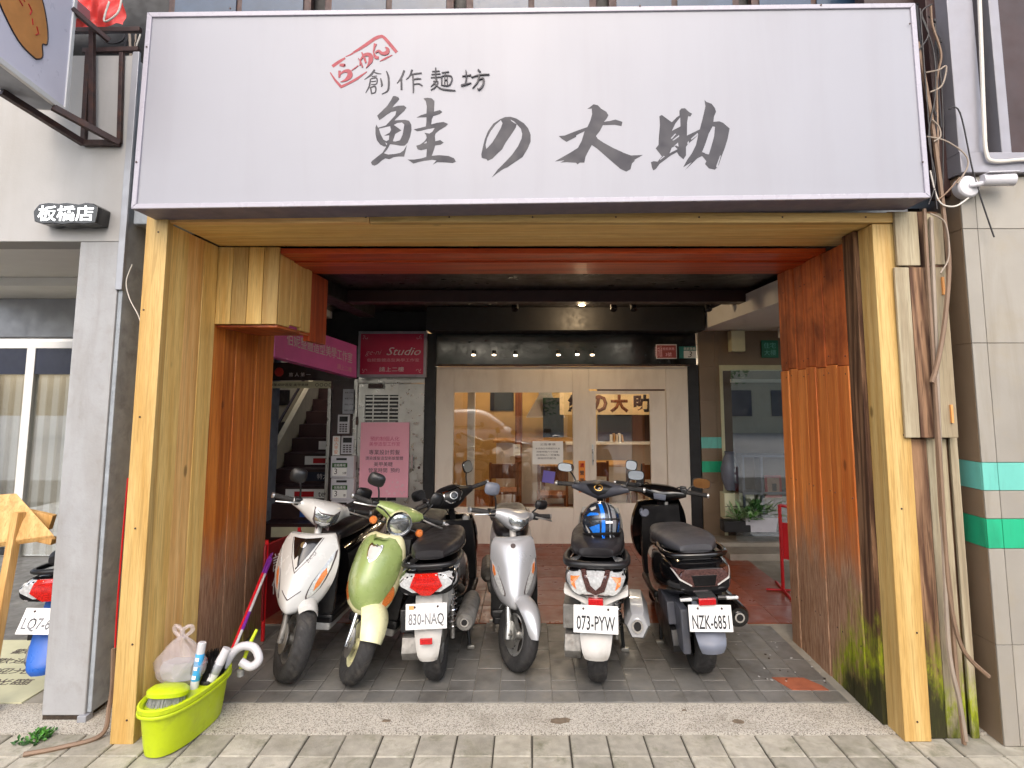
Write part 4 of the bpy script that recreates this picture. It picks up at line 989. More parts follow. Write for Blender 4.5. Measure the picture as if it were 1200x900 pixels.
for zz0, zz1, nn in ((lz0, lz1, 7), (kz0, kz1, 7)):
    for i in range(nn):
        z = zz0 + (i + .5) * (zz1 - zz0) / nn
        o = part('louvre', 'steel', md, (lx0, YS + .004, z - .009), (lx1, YS + .024, z + .009))
    for q in (.25, .72): part('louvre_post', 'steel', md, (lx0 + (lx1-lx0)*q - .008, YS - .0, zz0), (lx0 + (lx1-lx0)*q + .008, YS + .003, zz1))
hx, hz = A(484, 541)
wpart('pull_handle', 'chrome', md, MB().tube([(hx, YS, hz + .09), (hx, YS - .04, hz + .08), (hx, YS - .04, hz - .08), (hx, YS, hz - .09)], .009, 8), smooth=True)
wpart('lock', 'steel_dark', md, MB().lathe([(.001, 0), (.018, 0), (.016, .012), (.001, .014)], Matrix.Translation((A(491, 548)[0], YS, A(491, 548)[1])) @ Matrix.Rotation(R(90), 4, 'X'), 12))
for z in (hz + .45, hz - .1, .3): part('hinge', 'steel_dark', md, (mx0 - .012, YS - .03, z), (mx0 + .012, YS - .004, z + .1), bevel=.003)
part('door_closer', 'steel_dark', md, (A(433, 455)[0], YS - .07, A(433, 455)[1]), (A(449, 455)[0], YS - .001, A(433, 450)[1]), bevel=.004)
part('transom_bar', 'steel', md, (mx0, YS + .01, mz1 + .051), (mx1, YS + .05, mz1 + .14))
poster = flat_text('pink_poster', 'poster', 'pink printed poster board fixed to the metal door', 423, 495, 478, 583, 'pink_poster', [], YS - .03, th=.012)
pw, ph = at(478, 540, YS-.03).x - at(423, 540, YS-.03).x, at(450, 495, YS-.03).z - at(450, 583, YS-.03).z
for s, u, v, ww, mt in (('預約制個人化', 0, .28, .62, 'print_pink'), ('美學造型工作室', 0, .21, .66, 'print_pink'), ('專業設計剪髮', 0, .10, .66, 'print_dark'), ('燙染護髮造型新娘整體', 0, .02, .8, 'print_dark'), ('美甲美睫', -.02, -.06, .4, 'print_dark'), ('營業時間  預約', 0, -.14, .66, 'print_dark'), ('請上二樓', -.18, -.25, .3, 'print_white')):
    text('lettering', s, (u*pw, -.0012, v*ph), ww*pw, None, mt, poster)
mb = MB()
rr = random.Random(4)
for i in range(26):
    x, z = rr.uniform(.05, .44), rr.uniform(-.47, -.24); s = rr.uniform(.006, .02)
    if z > -.24 - abs(x - .28)*.6: continue
    mb.prism([(x*pw + s*math.cos(k*1.05), z*ph + s*math.sin(k*1.05)) for k in range(6)], .001, Matrix.Translation((0, -.0003 - i*.00005, 0)) @ Matrix.Rotation(R(90), 4, 'X'))
mb.build('print_flowers', 'print_rose', poster)['kind'] = 'stuff'
a, b = at(420, 388, YS - .12), at(499, 442, YS - .12)
st = tag(empty('studio_sign', ((a.x+b.x)/2, YS - .12, (a.z+b.z)/2)), 'crimson lightbox sign with white script lettering above the metal door', 'sign')
w, h = b.x-a.x, a.z-b.z
MB().box((0, .08, 0), (w, .15, h)).build('housing', 'sign_rim', st, bevel=.005)
MB().box((0, .001, 0), (w*.92, .008, h*.88)).build('face_panel', 'crimson_sign', st)
text('script_lettering', 'ge-ni', (-.27*w, -.004, .02*h), .24*w, None, 'print_rose', st, shear=.4, bold=-.012)
text('script_lettering', 'Studio', (.17*w, -.004, .06*h), .5*w, .17*h, 'print_white', st, shear=.4)
text('lettering', '伯妮整體造型美學工作室', (.02*w, -.004, -.13*h), .76*w, .07*h, 'print_rose', st)
text('lettering', '請上二樓', (0, -.004, -.33*h), .36*w, .10*h, 'print_white', st)
for sx in (-1, 1):
    for sz in (-1, 1):
        mb = MB(); c = Vector((sx*.40*w, -.0045, sz*.36*h))
        for (r0, ph0) in ((.05, 0), (.03, 2), (.04, 4)):
            mb.tube([c + Vector((-sx*(.03*math.cos(ph0) + r0*t*.6*math.cos(ph0 + t*3)), 0, -sz*(.02*math.sin(ph0) + r0*t*.6*math.sin(ph0 + t*3)))) for t in [k/8 for k in range(9)]], .003, 4)
        mb.build('corner_scroll', 'print_rose', st)
# the slanted pink sign over the stairs
P = (at(322, 372, 5.75), at(418, 405, 7.2), at(418, 443, 7.2), at(322, 418, 5.75))
ps = tag(empty('pink_sign', (P[0]+P[2])/2), 'long pink sign slanting down over the staircase entrance', 'sign')
ex = (P[1]-P[0]); ez = (P[0]-P[3]); nn_ = ex.cross(ez).normalized()
if nn_.y > 0: nn_ = -nn_
mb = MB(); vs = [p for p in P] + [p - nn_*.09 for p in P]
mb.add(vs, [(0,1,2,3), (7,6,5,4), (0,4,5,1), (1,5,6,2), (2,6,7,3), (3,7,4,0)]); wpart('panel', 'pink_sign', ps, mb, bevel=.004)
def on_quad(name, s, u0, u1, v0, v1, mat, parent):
    me = text_mesh(name, s, 1, 1, depth=0)
    for v in me.vertices:
        u = u0 + (v.co.x + .5)*(u1-u0); q = v0 + (v.co.z + .5)*(v1-v0)
        top = P[0].lerp(P[1], u); bot = P[3].lerp(P[2], u)
        v.co = bot.lerp(top, q) + nn_*.003 - parent.location
    return link(name, me, mat, parent)
on_quad('lettering', '伯妮整體造型美學工作室', .12, .93, .4, .72, 'print_white', ps)
on_quad('lettering', '請上二樓', .72, .92, .12, .28, 'print_rose', ps)
# staircase climbing away behind the opening
stc = tag(empty('staircase', (-2.6, YS, 0)), 'narrow dark staircase climbing behind the opening left of the mailboxes', 'staircase')
for i in range(11):
    y, z = YS + .12 + i*.26, .03 + i*.19
    part('step', 'brown_clad', stc, (-3.5, y, z), (-2.25, y + .3, z + .19), bevel=.004)
    if i in (0, 1, 2, 3, 4, 5, 6):
        mt = ('shelf_cream', 'blue_plastic', 'paper', 'navy', 'paper', 'paper', 'paper')[i]
        x0 = (-3.2, -2.95, -3.25, -3.3, -3.2, -3.1, -3.05)[i]
        part('riser_sticker', mt, stc, (x0, y - .004, z + .03), (-2.3, y - .001, z + .15))
    if i in (2, 4): 
        part('riser_logo', 'red_paint', stc, (x0 + .12, y - .0065, z + .05), (x0 + .38, y - .0045, z + .12))
for i, (s, x, mt) in {2: ('tech', -2.72, 'print_dark'), 3: ('特力', -2.85, 'print_white'), 4: ('tech', -2.66, 'print_dark'), 1: ('屋', -2.8, 'print_white')}.items():
    y, z = YS + .12 + i*.26 - .0068, .03 + i*.19 + .09
    o = text('lettering', s, (0, 0, 0), None, .075, mt, stc); o.location = Vector((x, y, z)) - stc.location
mb = MB(); pz = [(YS + .1, .1), (YS + 2.9, 2.15), (YS + 2.9, 2.55), (YS + .1, .5)]
mb.add([(-3.58, y, z) for y, z in pz] + [(-3.5, y, z) for y, z in pz], [(0,1,2,3), (7,6,5,4), (0,4,5,1), (1,5,6,2), (2,6,7,3), (3,7,4,0)])
wpart('stringer', 'cream_wall', stc, mb)
wpart('handrail', 'steel_dark', stc, MB().tube([(-3.44, YS + .12, .95), (-3.44, YS + 2.9, 2.95)], .02, 8), smooth=True)
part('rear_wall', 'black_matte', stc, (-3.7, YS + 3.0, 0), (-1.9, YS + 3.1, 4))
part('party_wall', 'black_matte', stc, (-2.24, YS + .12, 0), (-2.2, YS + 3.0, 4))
part('entry_post', 'steel', stc, (A(383, 500)[0], YS - .01, .012), (A(387, 500)[0], YS + .05, A(383, 455)[1]), bevel=.003)
part('entry_head', 'shelf_cream', stc, (A(318, 455)[0] - .1, YS - .03, A(318, 455)[1]), (A(388, 455)[0], YS + .0, A(318, 447)[1]), bevel=.002)
part('entry_board', 'brown_clad', stc, (A(318, 455)[0] - .1, YS - .02, A(318, 446)[1]), (A(416, 455)[0], YS + .0, A(318, 425)[1]))
o = text('lettering', '專業設計造型 美甲美睫', (0, 0, 0), .48, .035, 'print_dark', stc); o.location = Vector((A(340, 451)[0], YS - .0315, A(340, 451)[1])) - stc.location
for k in range(4):
    c = Vector((A(372.5 + k*5.2, 451)[0], YS - .031, A(370, 451)[1]))
    wpart('round_icon', 'print_dark', stc, MB().lathe([(.0165, 0), (.022, 0), (.022, .002), (.0165, .002)], Matrix.Translation(c) @ Matrix.Rotation(R(90), 4, 'X'), 14, True))
c = Vector((A(328, 436)[0], YS - .021, A(328, 436)[1]))
wpart('round_logo', 'red_tarp', stc, MB().lathe([(.001, 0), (.056, 0), (.056, .003), (.001, .003)], Matrix.Translation(c) @ Matrix.Rotation(R(90), 4, 'X'), 20))
o = text('lettering', '旅 人 第 一', (0, 0, 0), .27, .05, 'print_white', stc); o.location = Vector((A(352, 439)[0], YS - .0215, A(352, 439)[1])) - stc.location
for (x0, y0, x1, y1) in ((333, 457, 348, 475), (322, 495, 338, 525)):
    a, b = at(x0, y0, YS + 1.2), at(x1, y1, YS + 1.2)
    part('wall_notice', 'black_matte', stc, (-3.598, YS + .9, b.z), (-3.59, YS + 1.5, a.z))
# pier between stairs and metal door with intercoms, mailboxes
pr_ = tag(empty('entry_pier', (-2.28, YS, 0)), 'narrow brown pier carrying the intercoms between staircase and metal door', 'pier')
part('core', 'brown_clad', pr_, (A(388, 500)[0], YS + .0, .012), (mx0 - .052, YS + .1, A(400, 446)[1]))
def small_panel(name, cat, label, x0, y0, x1, y1, Y, mat, d=.03):
    a, b = at(x0, y0, Y), at(x1, y1, Y)
    o = tag(empty(name, ((a.x+b.x)/2, Y, (a.z+b.z)/2)), label, cat)
    MB().box((0, d/2, 0), (b.x-a.x, d, a.z-b.z)).build('case', mat, o, bevel=.004); return o, b.x-a.x, a.z-b.z
for (x0, y0, x1, y1, lab) in ((396, 486, 409, 508, 'upper white intercom panel on the brown pier'), (400, 511, 414, 532, 'lower white intercom panel just above the mailboxes')):
    o, w, h = small_panel('intercom', 'intercom', lab, x0, y0, x1, y1, YS - .03, 'white_plastic')
    o['group'] = 'intercoms beside the stairs'
    MB().box((-.0, -.002, h*.27), (w*.7, .004, h*.28)).build('speaker', 'black_matte', o)
    for r in range(4):
        for c in range(3): MB().box(((c-1)*w*.24, -.002, -h*.02 - r*h*.12), (w*.17, .005, h*.07)).build('button', 'print_dark', o)
o, w, h = small_panel('address_list', 'plate', 'pale grey list of names in rows above the intercoms', 402, 456, 416, 485, YS - .02, 'zinc_grey', .01)
for r in range(4): text('lettering', '專業工作室', (0, -.002, h*(.36-.24*r)), w*.7, None, 'print_dark', o)
o, w, h = small_panel('orange_tag', 'label', 'white strip with orange characters left of the lower intercom', 390, 511, 398, 534, YS - .02, 'paper', .01)
for r, ch in enumerate('出入平安'): text('lettering', ch, (0, -.002, h*(.34-.22*r)), w*.5, None, 'orange_paper', o)
for i in range(4):
    y0 = 534.5 + i*26
    o, w, h = small_panel('mailbox', 'mailbox', '%s white mailbox of the stack under the intercoms' % ('topmost', 'second', 'third', 'lowest')[i], 388, y0, 414, y0 + 25.5, YS - .13, 'white_plastic', .12)
    o['group'] = 'mailboxes in one stack'
    MB().box((-.01, -.003, h*.36), (w*.45, .006, h*.1)).build('slot', 'black_matte', o)
    MB().box((-.03, -.002, h*.08), (w*.66, .004, h*.2)).build('green_band', 'leaf_dark', o)
    text('lettering', '信箱專用', (-.03, -.0045, h*.08), w*.5, None, 'print_white', o)
    MB().box((-.03, -.002, -h*.22), (w*.62, .004, h*.36)).build('number_field', 'paper', o)
    text('number', '3' if i != 1 else '3', (-.075, -.0045, -h*.2), None, h*.26, 'print_dark', o)
    text('floor_lettering', '樓' if i else '2樓', (.03, -.0045, -h*.28), None, h*.12, 'print_dark', o)

# ------------------------------------------------------------------ passage on the right: tiled pilaster, display window
pl = tag(empty('brown_pilaster', (2.28, YS, 0)), 'narrow brown tiled pilaster with teal and green bands right of the shopfront', 'pilaster')
qx0, qx1 = 2.125, A(845, 500)[0]
part('core', 'brown_tile', pl, (qx0 + .004, YS - .03, 0), (qx1 + 3, YS + .1, 2.7))
zb = [0.013, .38, A(820, 575)[1]*0 + .75, A(820, 553)[1], A(820, 540)[1], A(820, 525)[1], A(820, 512)[1], A(820, 470)[1], A(820, 430)[1], 2.7]
for i in range(len(zb)-1):
    m = {3: 'green_tile', 5: 'teal_tile'}.get(i, 'brown_tile')
    for u, v in ((qx0, qx0 + .2), (qx0 + .2, qx1)):
        part('tile', m, pl, (u + .001, YS - .042, zb[i] + .001), (v - .001, YS - .031, zb[i+1] - .001), bevel=.001, seg=1)
nbc = tag(empty('passage_ceiling', (3.4, 6, 2.6)), 'white sloping ceiling edge of the neighbouring passage on the right', 'ceiling')
a, b = at(817, 388, YS), at(913, 340, 5.2)
mb = MB(); zc0 = a.z
mb.add([(a.x, YS, a.z), (2.20, 4.4, a.z + .01), (6.5, 4.4, a.z + .01), (6.5, YS, a.z), (a.x, YS, a.z + .2), (2.20, 4.4, a.z + .21), (6.5, 4.4, a.z + .21), (6.5, YS, a.z + .2)], [(0,1,2,3), (7,6,5,4), (0,4,5,1), (1,5,6,2), (2,6,7,3), (3,7,4,0)])
wpart('slab', 'white_plain', nbc, mb)
part('beam', 'white_plain', nbc, (3.0, YS - .6, a.z - .12), (6.5, YS - .35, a.z - .002), bevel=.004)
dw = tag(empty('display_window', (3.3, YS, 0)), 'dark shop display window with a sill beyond the brown pilaster', 'window')
vx0, vz1 = A(845, 430); vx1 = 6.2; _, vz0 = A(845, 626)
part('head', 'shelf_cream', dw, (vx0, YS - .06, vz1 - .05), (vx1, YS - .032, vz1 + .02), bevel=.003)
part('jamb', 'shelf_cream', dw, (vx0 - .04, YS - .06, 0.01), (vx0, YS - .043, vz1 + .02), bevel=.003)
part('back', 'dark_tile', dw, (vx0, YS - .045, vz0), (vx1, YS - .0315, vz1 - .051))
part('pane', 'pane_dim', dw, (vx0, YS - .35, vz0), (vx1, YS - .342, vz1 - .05))
part('sill', 'sill_stone', dw, (qx0, YS - .42, .01), (vx1, YS - .061, vz0), bevel=.006)
part('step', 'sill_stone', dw, (2.2, YS - .75, .004), (vx1, YS - .421, .08), bevel=.006)
def disp(name, cat, label, loc): return tag(empty(name, loc), label, cat)
Yd = YS - .2
sh = disp('display_shelf', 'shelf', 'grey blue open shelf unit standing in the display window', at(895, 626, Yd))
w0, w1 = at(868, 600, Yd).x - sh.location.x, 1.2
zt_ = at(880, 535, Yd).z - sh.location.z
for z in (.0, at(880, 578, Yd).z - sh.location.z, zt_): MB().span((w0, -.1, z), (w1, .1, z + .03)).build('board', 'shelf_grey', sh, bevel=.003)
for x in (w0, w0 + .22): MB().span((x, -.099, .031), (x + .03, .099, zt_ - .001)).build('upright', 'shelf_grey', sh)
fr = disp('framed_picture', 'picture', 'small red framed picture on the grey display shelf', at(906, 570, Yd - .08))
MB().box((0, 0, 0), (.2, .02, .26)).build('frame', 'red_paint', fr, bevel=.004); MB().box((0, -.011, 0), (.14, .004, .2)).build('print', 'skin_print', fr)
MB().box((.01, -.0145, -.01), (.05, .002, .09)).build('print_figure', 'print_dark', fr)
pb = disp('cream_cabinet', 'cabinet', 'low pale cream cabinet in the display window beside the pilaster', at(864, 600, Yd))
MB().box((0, 0, .08), (.35, .18, .3)).build('body', 'shelf_cream', pb, bevel=.004); MB().box((0, -.092, .08), (.345, .004, .006)).build('groove', 'black_matte', pb)
gv = disp('grey_vase', 'vase', 'grey green glazed vase on the cream cabinet', at(856, 568, Yd))
MB().lathe([(.001, 0), (.06, 0), (.1, .12), (.11, .25), (.07, .38), (.05, .42), (.06, .45), (.001, .44)], Matrix.Translation((0, 0, -.06)), 20).build('vase_body', 'panel_blue_grey', gv, smooth=True)
pot = disp('white_planter', 'planter', 'white planter box with leaves in front of the display shelf', at(886, 622, YS - .5))
MB().loft([[(-.13,-.07,0),(.2,-.07,0),(.2,.07,0),(-.13,.07,0)], [(-.15,-.09,.16),(.22,-.09,.16),(.22,.09,.16),(-.15,.09,.16)]]).build('box', 'white_plastic', pot)
def leafs(name, parent, mat, n, r, h, seed, wl=.03, ll=.14, origin=(0, 0, 0)):
    rg = random.Random(seed); mb = MB()
    for i in range(n):
        a = rg.random()*6.28; el = rg.uniform(.25, 1.3); L = ll*rg.uniform(.6, 1.3); b0 = Vector(origin) + Vector((rg.uniform(-r, r)*.4, rg.uniform(-r, r)*.4, rg.uniform(0, h)))
        d = Vector((math.cos(a)*math.cos(el), math.sin(a)*math.cos(el), math.sin(el))); sidev = Vector((-math.sin(a), math.cos(a), 0))
        pts = [b0, b0 + d*L*.5 + sidev*wl, b0 + d*L + Vector((0, 0, -L*.25)), b0 + d*L*.5 - sidev*wl, b0 + d*L*.5 + Vector((0, 0, -.012))]
        mb.add(pts, [(0, 1, 4), (1, 2, 4), (2, 3, 4), (3, 0, 4)])
    return mb.build(name, mat, parent, smooth=True)
leafs('foliage', pot, 'leaf_dark', 26, .2, .1, 1, .03, .2, (0, 0, .14)); leafs('foliage', pot, 'leaf_pale', 10, .1, .1, 4, .03, .3, (.1, 0, .14))
lp = disp('leafy_plant', 'plant', 'small bright green plant in a dark trough beside the white planter', at(872, 622, YS - .5))
MB().box((-.1, 0, .06), (.3, .16, .12)).build('trough', 'black_matte', lp, bevel=.005); leafs('foliage', lp, 'leaf_pale', 46, .3, .08, 2, .025, .17, (-.02, -.03, .12)); leafs('foliage', lp, 'leaf', 20, .3, .08, 9, .02, .15, (0, -.03, .12))
ex_ = disp('green_sign', 'sign', 'small green square sign with white characters above the display window', at(902, 409, YS - .05))
MB().box((0, 0, 0), (.21, .012, .22)).build('plate', plain('sign_green', S(20, 110, 84), .5), ex_, bevel=.003)
text('lettering', '住宅\n大樓', (0, -.008, 0), .15, .16, 'teal_tile', ex_)
mt_ = disp('wall_box', 'box', 'dull beige wall box under the passage ceiling', at(863, 400, YS - .1))
MB().box((0, 0, 0), (.17, .14, .26)).build('case', 'shelf_cream', mt_, bevel=.006)
MB().lathe([(.001, 0), (.05, 0), (.035, .05), (.001, .06)], Matrix.Translation((.03, 0, .135)), 14).build('cap', 'white_plastic', mt_, smooth=True)
# red folding barrier
rbz = at(910, 685, 5.9)
bar_ = tag(empty('red_barrier', (rbz.x, 5.75, .012), R(-8)), 'red metal folding barrier with white characters by the passage', 'barrier')
sc = 5.75/700
for x in (0, .62): MB().tube([(x, 0, 0), (x, 0, .78)], .016, 8).build('post', 'red_paint', bar_, smooth=True)
MB().tube([(0, 0, .775), (.62, 0, .68)], .014, 8).build('top_rail', 'red_paint', bar_, smooth=True)
mb = MB(); mb.add([(0.016, -.005, .62), (.6, -.005, .55), (.6, -.005, .22), (.016, -.005, .29), (.016, .005, .62), (.6, .005, .55), (.6, .005, .22), (.016, .005, .29)], [(0,1,2,3), (7,6,5,4), (0,4,5,1), (1,5,6,2), (2,6,7,3), (3,7,4,0)])
mb.build('panel', 'red_paint', bar_)
text('lettering', '請勿停車', (.33, -.008, .42), .44, .12, 'print_white', bar_, rot=(0, R(6), 0))
for x in (0, .62): MB().tube([(x, -.25, .012), (x, .25, .012)], .012, 8).build('foot', 'red_paint', bar_, smooth=True)
MB().tube([(-.15, 0, .012), (.75, 0, .012)], .01, 8).build('stretcher', 'red_paint', bar_, smooth=True)
part('far_wall', 'white_plain', nbc, (6.5, 3.9, 0), (6.6, YS, 2.8))
part('light_rail', 'white_plain', dw, (vx0 + .02, YS - .3, vz1 - .2), (vx1, YS - .26, vz1 - .16))
# ------------------------------------------------------------------ scooters (local frame: +Y is the way they head, +X the rider's right)
def sgnpow(c, e): return math.copysign(abs(c) ** e, c)
def ring_xz(y, zc, rx, rz, e=2.6, n=24, top=1.0):
    return [(rx*sgnpow(math.cos(2*math.pi*k/n), 2/e), y, zc + rz*sgnpow(math.sin(2*math.pi*k/n), 2/e)) for k in range(n)]
def ring_yz(x, y, z, ry, rz, e=2.4, n=20):
    return [(x, y + ry*sgnpow(math.cos(2*math.pi*k/n), 2/e), z + rz*sgnpow(math.sin(2*math.pi*k/n), 2/e)) for k in range(n)]
def body_y(keys, e=2.6, n=24, sub=5):
    mb = MB(); mb.loft([ring_xz(*k[:4], k[4] if len(k) > 4 else e, n) for k in cr(keys, sub)]); return mb
def body_x(keys, e=2.4, sub=4):
    mb = MB(); mb.loft([ring_yz(*k, e) for k in cr(keys, sub)]); return mb
def apron_mb(keys, p=2.0, thick=.035, sub=6, n=18, ridge=0):
    """leg shield: rows (z, half width, y at its edges, y at its crest)"""
    mb = MB(); rings = []
    for z, w, ye, yf in cr(keys, sub):
        w = max(w, .004); fr_ = []
        for i in range(n + 1):
            u = -1 + 2*i/n; fr_.append((u*w, ye + (yf-ye)*(1-abs(u)**p) + ridge*max(0, 1-abs(u)*6), z))
        bk = [(-u_*w*.96, ye - thick + (yf-ye)*.55*(1-abs(u_)**p), z) for u_ in [-1 + 2*i/n for i in range(n+1)]]
        rings.append(fr_ + bk)
    mb.loft(rings); return mb
def bvh_of(mb): return BVHTree.FromPolygons([Vector(v) for v in mb.v], mb.f)
DIRS = {'f': Vector((0, 1, 0)), 'b': Vector((0, -1, 0)), 'r': Vector((1, 0, 0)), 'l': Vector((-1, 0, 0)), 't': Vector((0, 0, 1))}
def drape(poly, bvh, side='f', off=.004, dome=0, maxlen=.03, sink=.006, smooth_poly=0):
    """lay a flat outline over a curved shell seen from one side; gives a thin raised piece"""
    if smooth_poly: poly = [tuple(q) for q in cr(list(poly) + [poly[0]], smooth_poly)][:-1]
    d = DIRS[side]
    bm = bmesh.new(); vs = [bm.verts.new((u, v, 0)) for u, v in poly]; bm.faces.new(vs)
    bmesh.ops.triangulate(bm, faces=bm.faces[:])
    for _ in range(4):
        es = [e for e in bm.edges if e.calc_length() > maxlen]
        if not es: break
        bmesh.ops.subdivide_edges(bm, edges=es, cuts=1); bmesh.ops.triangulate(bm, faces=bm.faces[:])
    us = [p[0] for p in poly]; vv = [p[1] for p in poly]; cu, cv = (min(us)+max(us))/2, (min(vv)+max(vv))/2
    au, av = (max(us)-min(us))/2, (max(vv)-min(vv))/2
    last = None
    for v in bm.verts:
        u, w = v.co.x, v.co.y
        if side in 'fb': o = Vector((u, 0, w)) + d*3
        elif side in 'rl': o = Vector((0, u, w)) + d*3
        else: o = Vector((u, w, 0)) + d*3
        h, nrm, _, _ = bvh.ray_cast(o, -d)
        if h is None:
            # outside the shell: take the depth of the nearest point of it
            q, nrm, _, _ = bvh.find_nearest(o - d*2.4 if side != 't' else o - d*2.2)
            h = o - d*(o - q).dot(d)
        rho = min(1, ((u-cu)/au)**2 + ((w-cv)/av)**2)
        v.co = h + d*(off + dome*(1-rho))
    r = bmesh.ops.extrude_face_region(bm, geom=bm.faces[:])
    for g in r['geom']:
        if isinstance(g, bmesh.types.BMVert): g.co -= d*(off + sink)
    bmesh.ops.recalc_face_normals(bm, faces=bm.faces)
    mb = MB(); idx = {v: i for i, v in enumerate(bm.verts)}
    mb.v = [tuple(v.co) for v in bm.verts]; mb.f = [tuple(idx[x] for x in f.verts) for f in bm.faces]
    bm.free(); return mb
def mirx(poly): return [(-x, z) for x, z in reversed(poly)]
def xf(mb, M):
    if M is not None: mb.v = [tuple(M @ Vector(v)) for v in mb.v]
    return mb
def wheel(parent, name, axle, Rr, tw, rim_r, F=None, rim='alloy', spokes=5, dark=False):
    w = tag(empty(name), None, None); w.parent = parent
    M = Matrix.Translation(axle) @ Matrix.Rotation(R(90), 4, 'Y')
    h = tw/2
    prof = [(rim_r, -h*.62), (rim_r+.012, -h*.8), ((rim_r+Rr)/2, -h), (Rr-.022, -h*.93), (Rr-.007, -h*.62), (Rr, -h*.2), (Rr, h*.2), (Rr-.007, h*.62), (Rr-.022, h*.93), ((rim_r+Rr)/2, h), (rim_r+.012, h*.8), (rim_r, h*.62)]
    xf(MB().lathe(prof, M, 48, True), F).build('tyre', 'rubber', w, smooth=True, angle=60)
    # tread grooves cut as thin dark sipes, slanted left and right
    mb = MB(); ng = 30
    for k in range(ng):
        for s in (-1, 1):
            a = 2*math.pi*(k + (.5 if s > 0 else 0))/ng
            for q in range(3):
                x = s*h*(.12 + .22*q); rr = Rr + .0012 - (.004 if q == 2 else 0)
                aa = a + q*.05
                p0 = Vector((x, math.cos(aa)*rr, math.sin(aa)*rr)); p1 = Vector((x + s*h*.22, math.cos(aa+.05)*(rr - .003*q), math.sin(aa+.05)*(rr - .003*q)))
                t = Vector((0, -math.sin(aa), math.cos(aa)))*.0035; nrm = Vector((0, math.cos(aa), math.sin(aa)))*.001
                mb.add([p0-t+nrm, p1-t+nrm, p1+t+nrm, p0+t+nrm], [(0, 1, 2, 3)], Matrix.Translation(axle))
    xf(mb, F).build('tread', 'cable_black', w)['kind'] = 'stuff'
    mb = MB().lathe([(rim_r+.002, -h*.6), (rim_r+.002, h*.6), (rim_r-.012, h*.62), (rim_r-.018, h*.35), (rim_r-.018, -h*.35), (rim_r-.012, -h*.62)], M, 36, True)
    mb.lathe([(.001, -h*.7), (.032, -h*.7), (.036, 0), (.032, h*.7), (.001, h*.7)], M, 18)
    for k in range(spokes):
        a = 2*math.pi*k/spokes + .3
        ux = Vector((0, math.cos(a), math.sin(a))); tx = Vector((0, -math.sin(a), math.cos(a)))
        r0, r1 = .02, rim_r-.008
        vs = []
        for rr, ww in ((r0, .02), (r1*.6, .015), (r1, .024)):
            vs.append([Vector(axle) + ux*rr + tx*ww*sy + Vector((h*.3*sx, 0, 0)) for sx, sy in ((-1,-1),(1,-1),(1,1),(-1,1))])
        mb.loft(vs)
    xf(mb, F).build('rim', rim, w, smooth=True, angle=40)
    return w
def mirror(parent, base, end, w, h, yaw, F, shell='plastic_black', glass_='mirror_glass', pitch=0):
    m = empty('mirror'); m.parent = parent
    b, e = Vector(base), Vector(end)
    mid = b.lerp(e, .45) + Vector((0, .02, .015))
    xf(MB().tube(cr([tuple(b), tuple(mid), tuple(e)], 5), .006, 7), F).build('stem', 'plastic_black', m, smooth=True)
    M = Matrix.Translation(e) @ Matrix.Rotation(yaw, 4, 'Z') @ Matrix.Rotation(pitch, 4, 'X')
    mb = MB(); mb.loft([ring_xz(.028, 0, w*.35, h*.35, 2.4, 20), ring_xz(.022, 0, w*.75, h*.75, 2.6, 20), ring_xz(.008, 0, w, h, 3, 20), ring_xz(-.006, 0, w, h, 3, 20)])
    xf(xf(mb, M), F).build('mirror_shell', shell, m, smooth=True)
    mb = MB(); mb.loft([ring_xz(-.0065, 0, w*.92, h*.9, 3, 20), ring_xz(-.0085, 0, w*.9, h*.88, 3, 20)])
    xf(xf(mb, M), F).build('mirror_glass', glass_, m, smooth=True)
    return m
def spring(parent, p0, p1, r, turns, wire=.005, mat='chrome'):
    p0, p1 = Vector(p0), Vector(p1); d = p1-p0; t = d.normalized(); a = t.orthogonal().normalized(); b = t.cross(a); n = turns*10
    MB().tube([p0 + d*(k/n) + (a*math.cos(k*.628) + b*math.sin(k*.628))*r for k in range(n+1)], wire, 6).build('spring', mat, parent, smooth=True)
    MB().tube([p0 - t*.05, p1 + t*.04], r*.5, 10).build('shock_absorber', 'engine', parent, smooth=True)

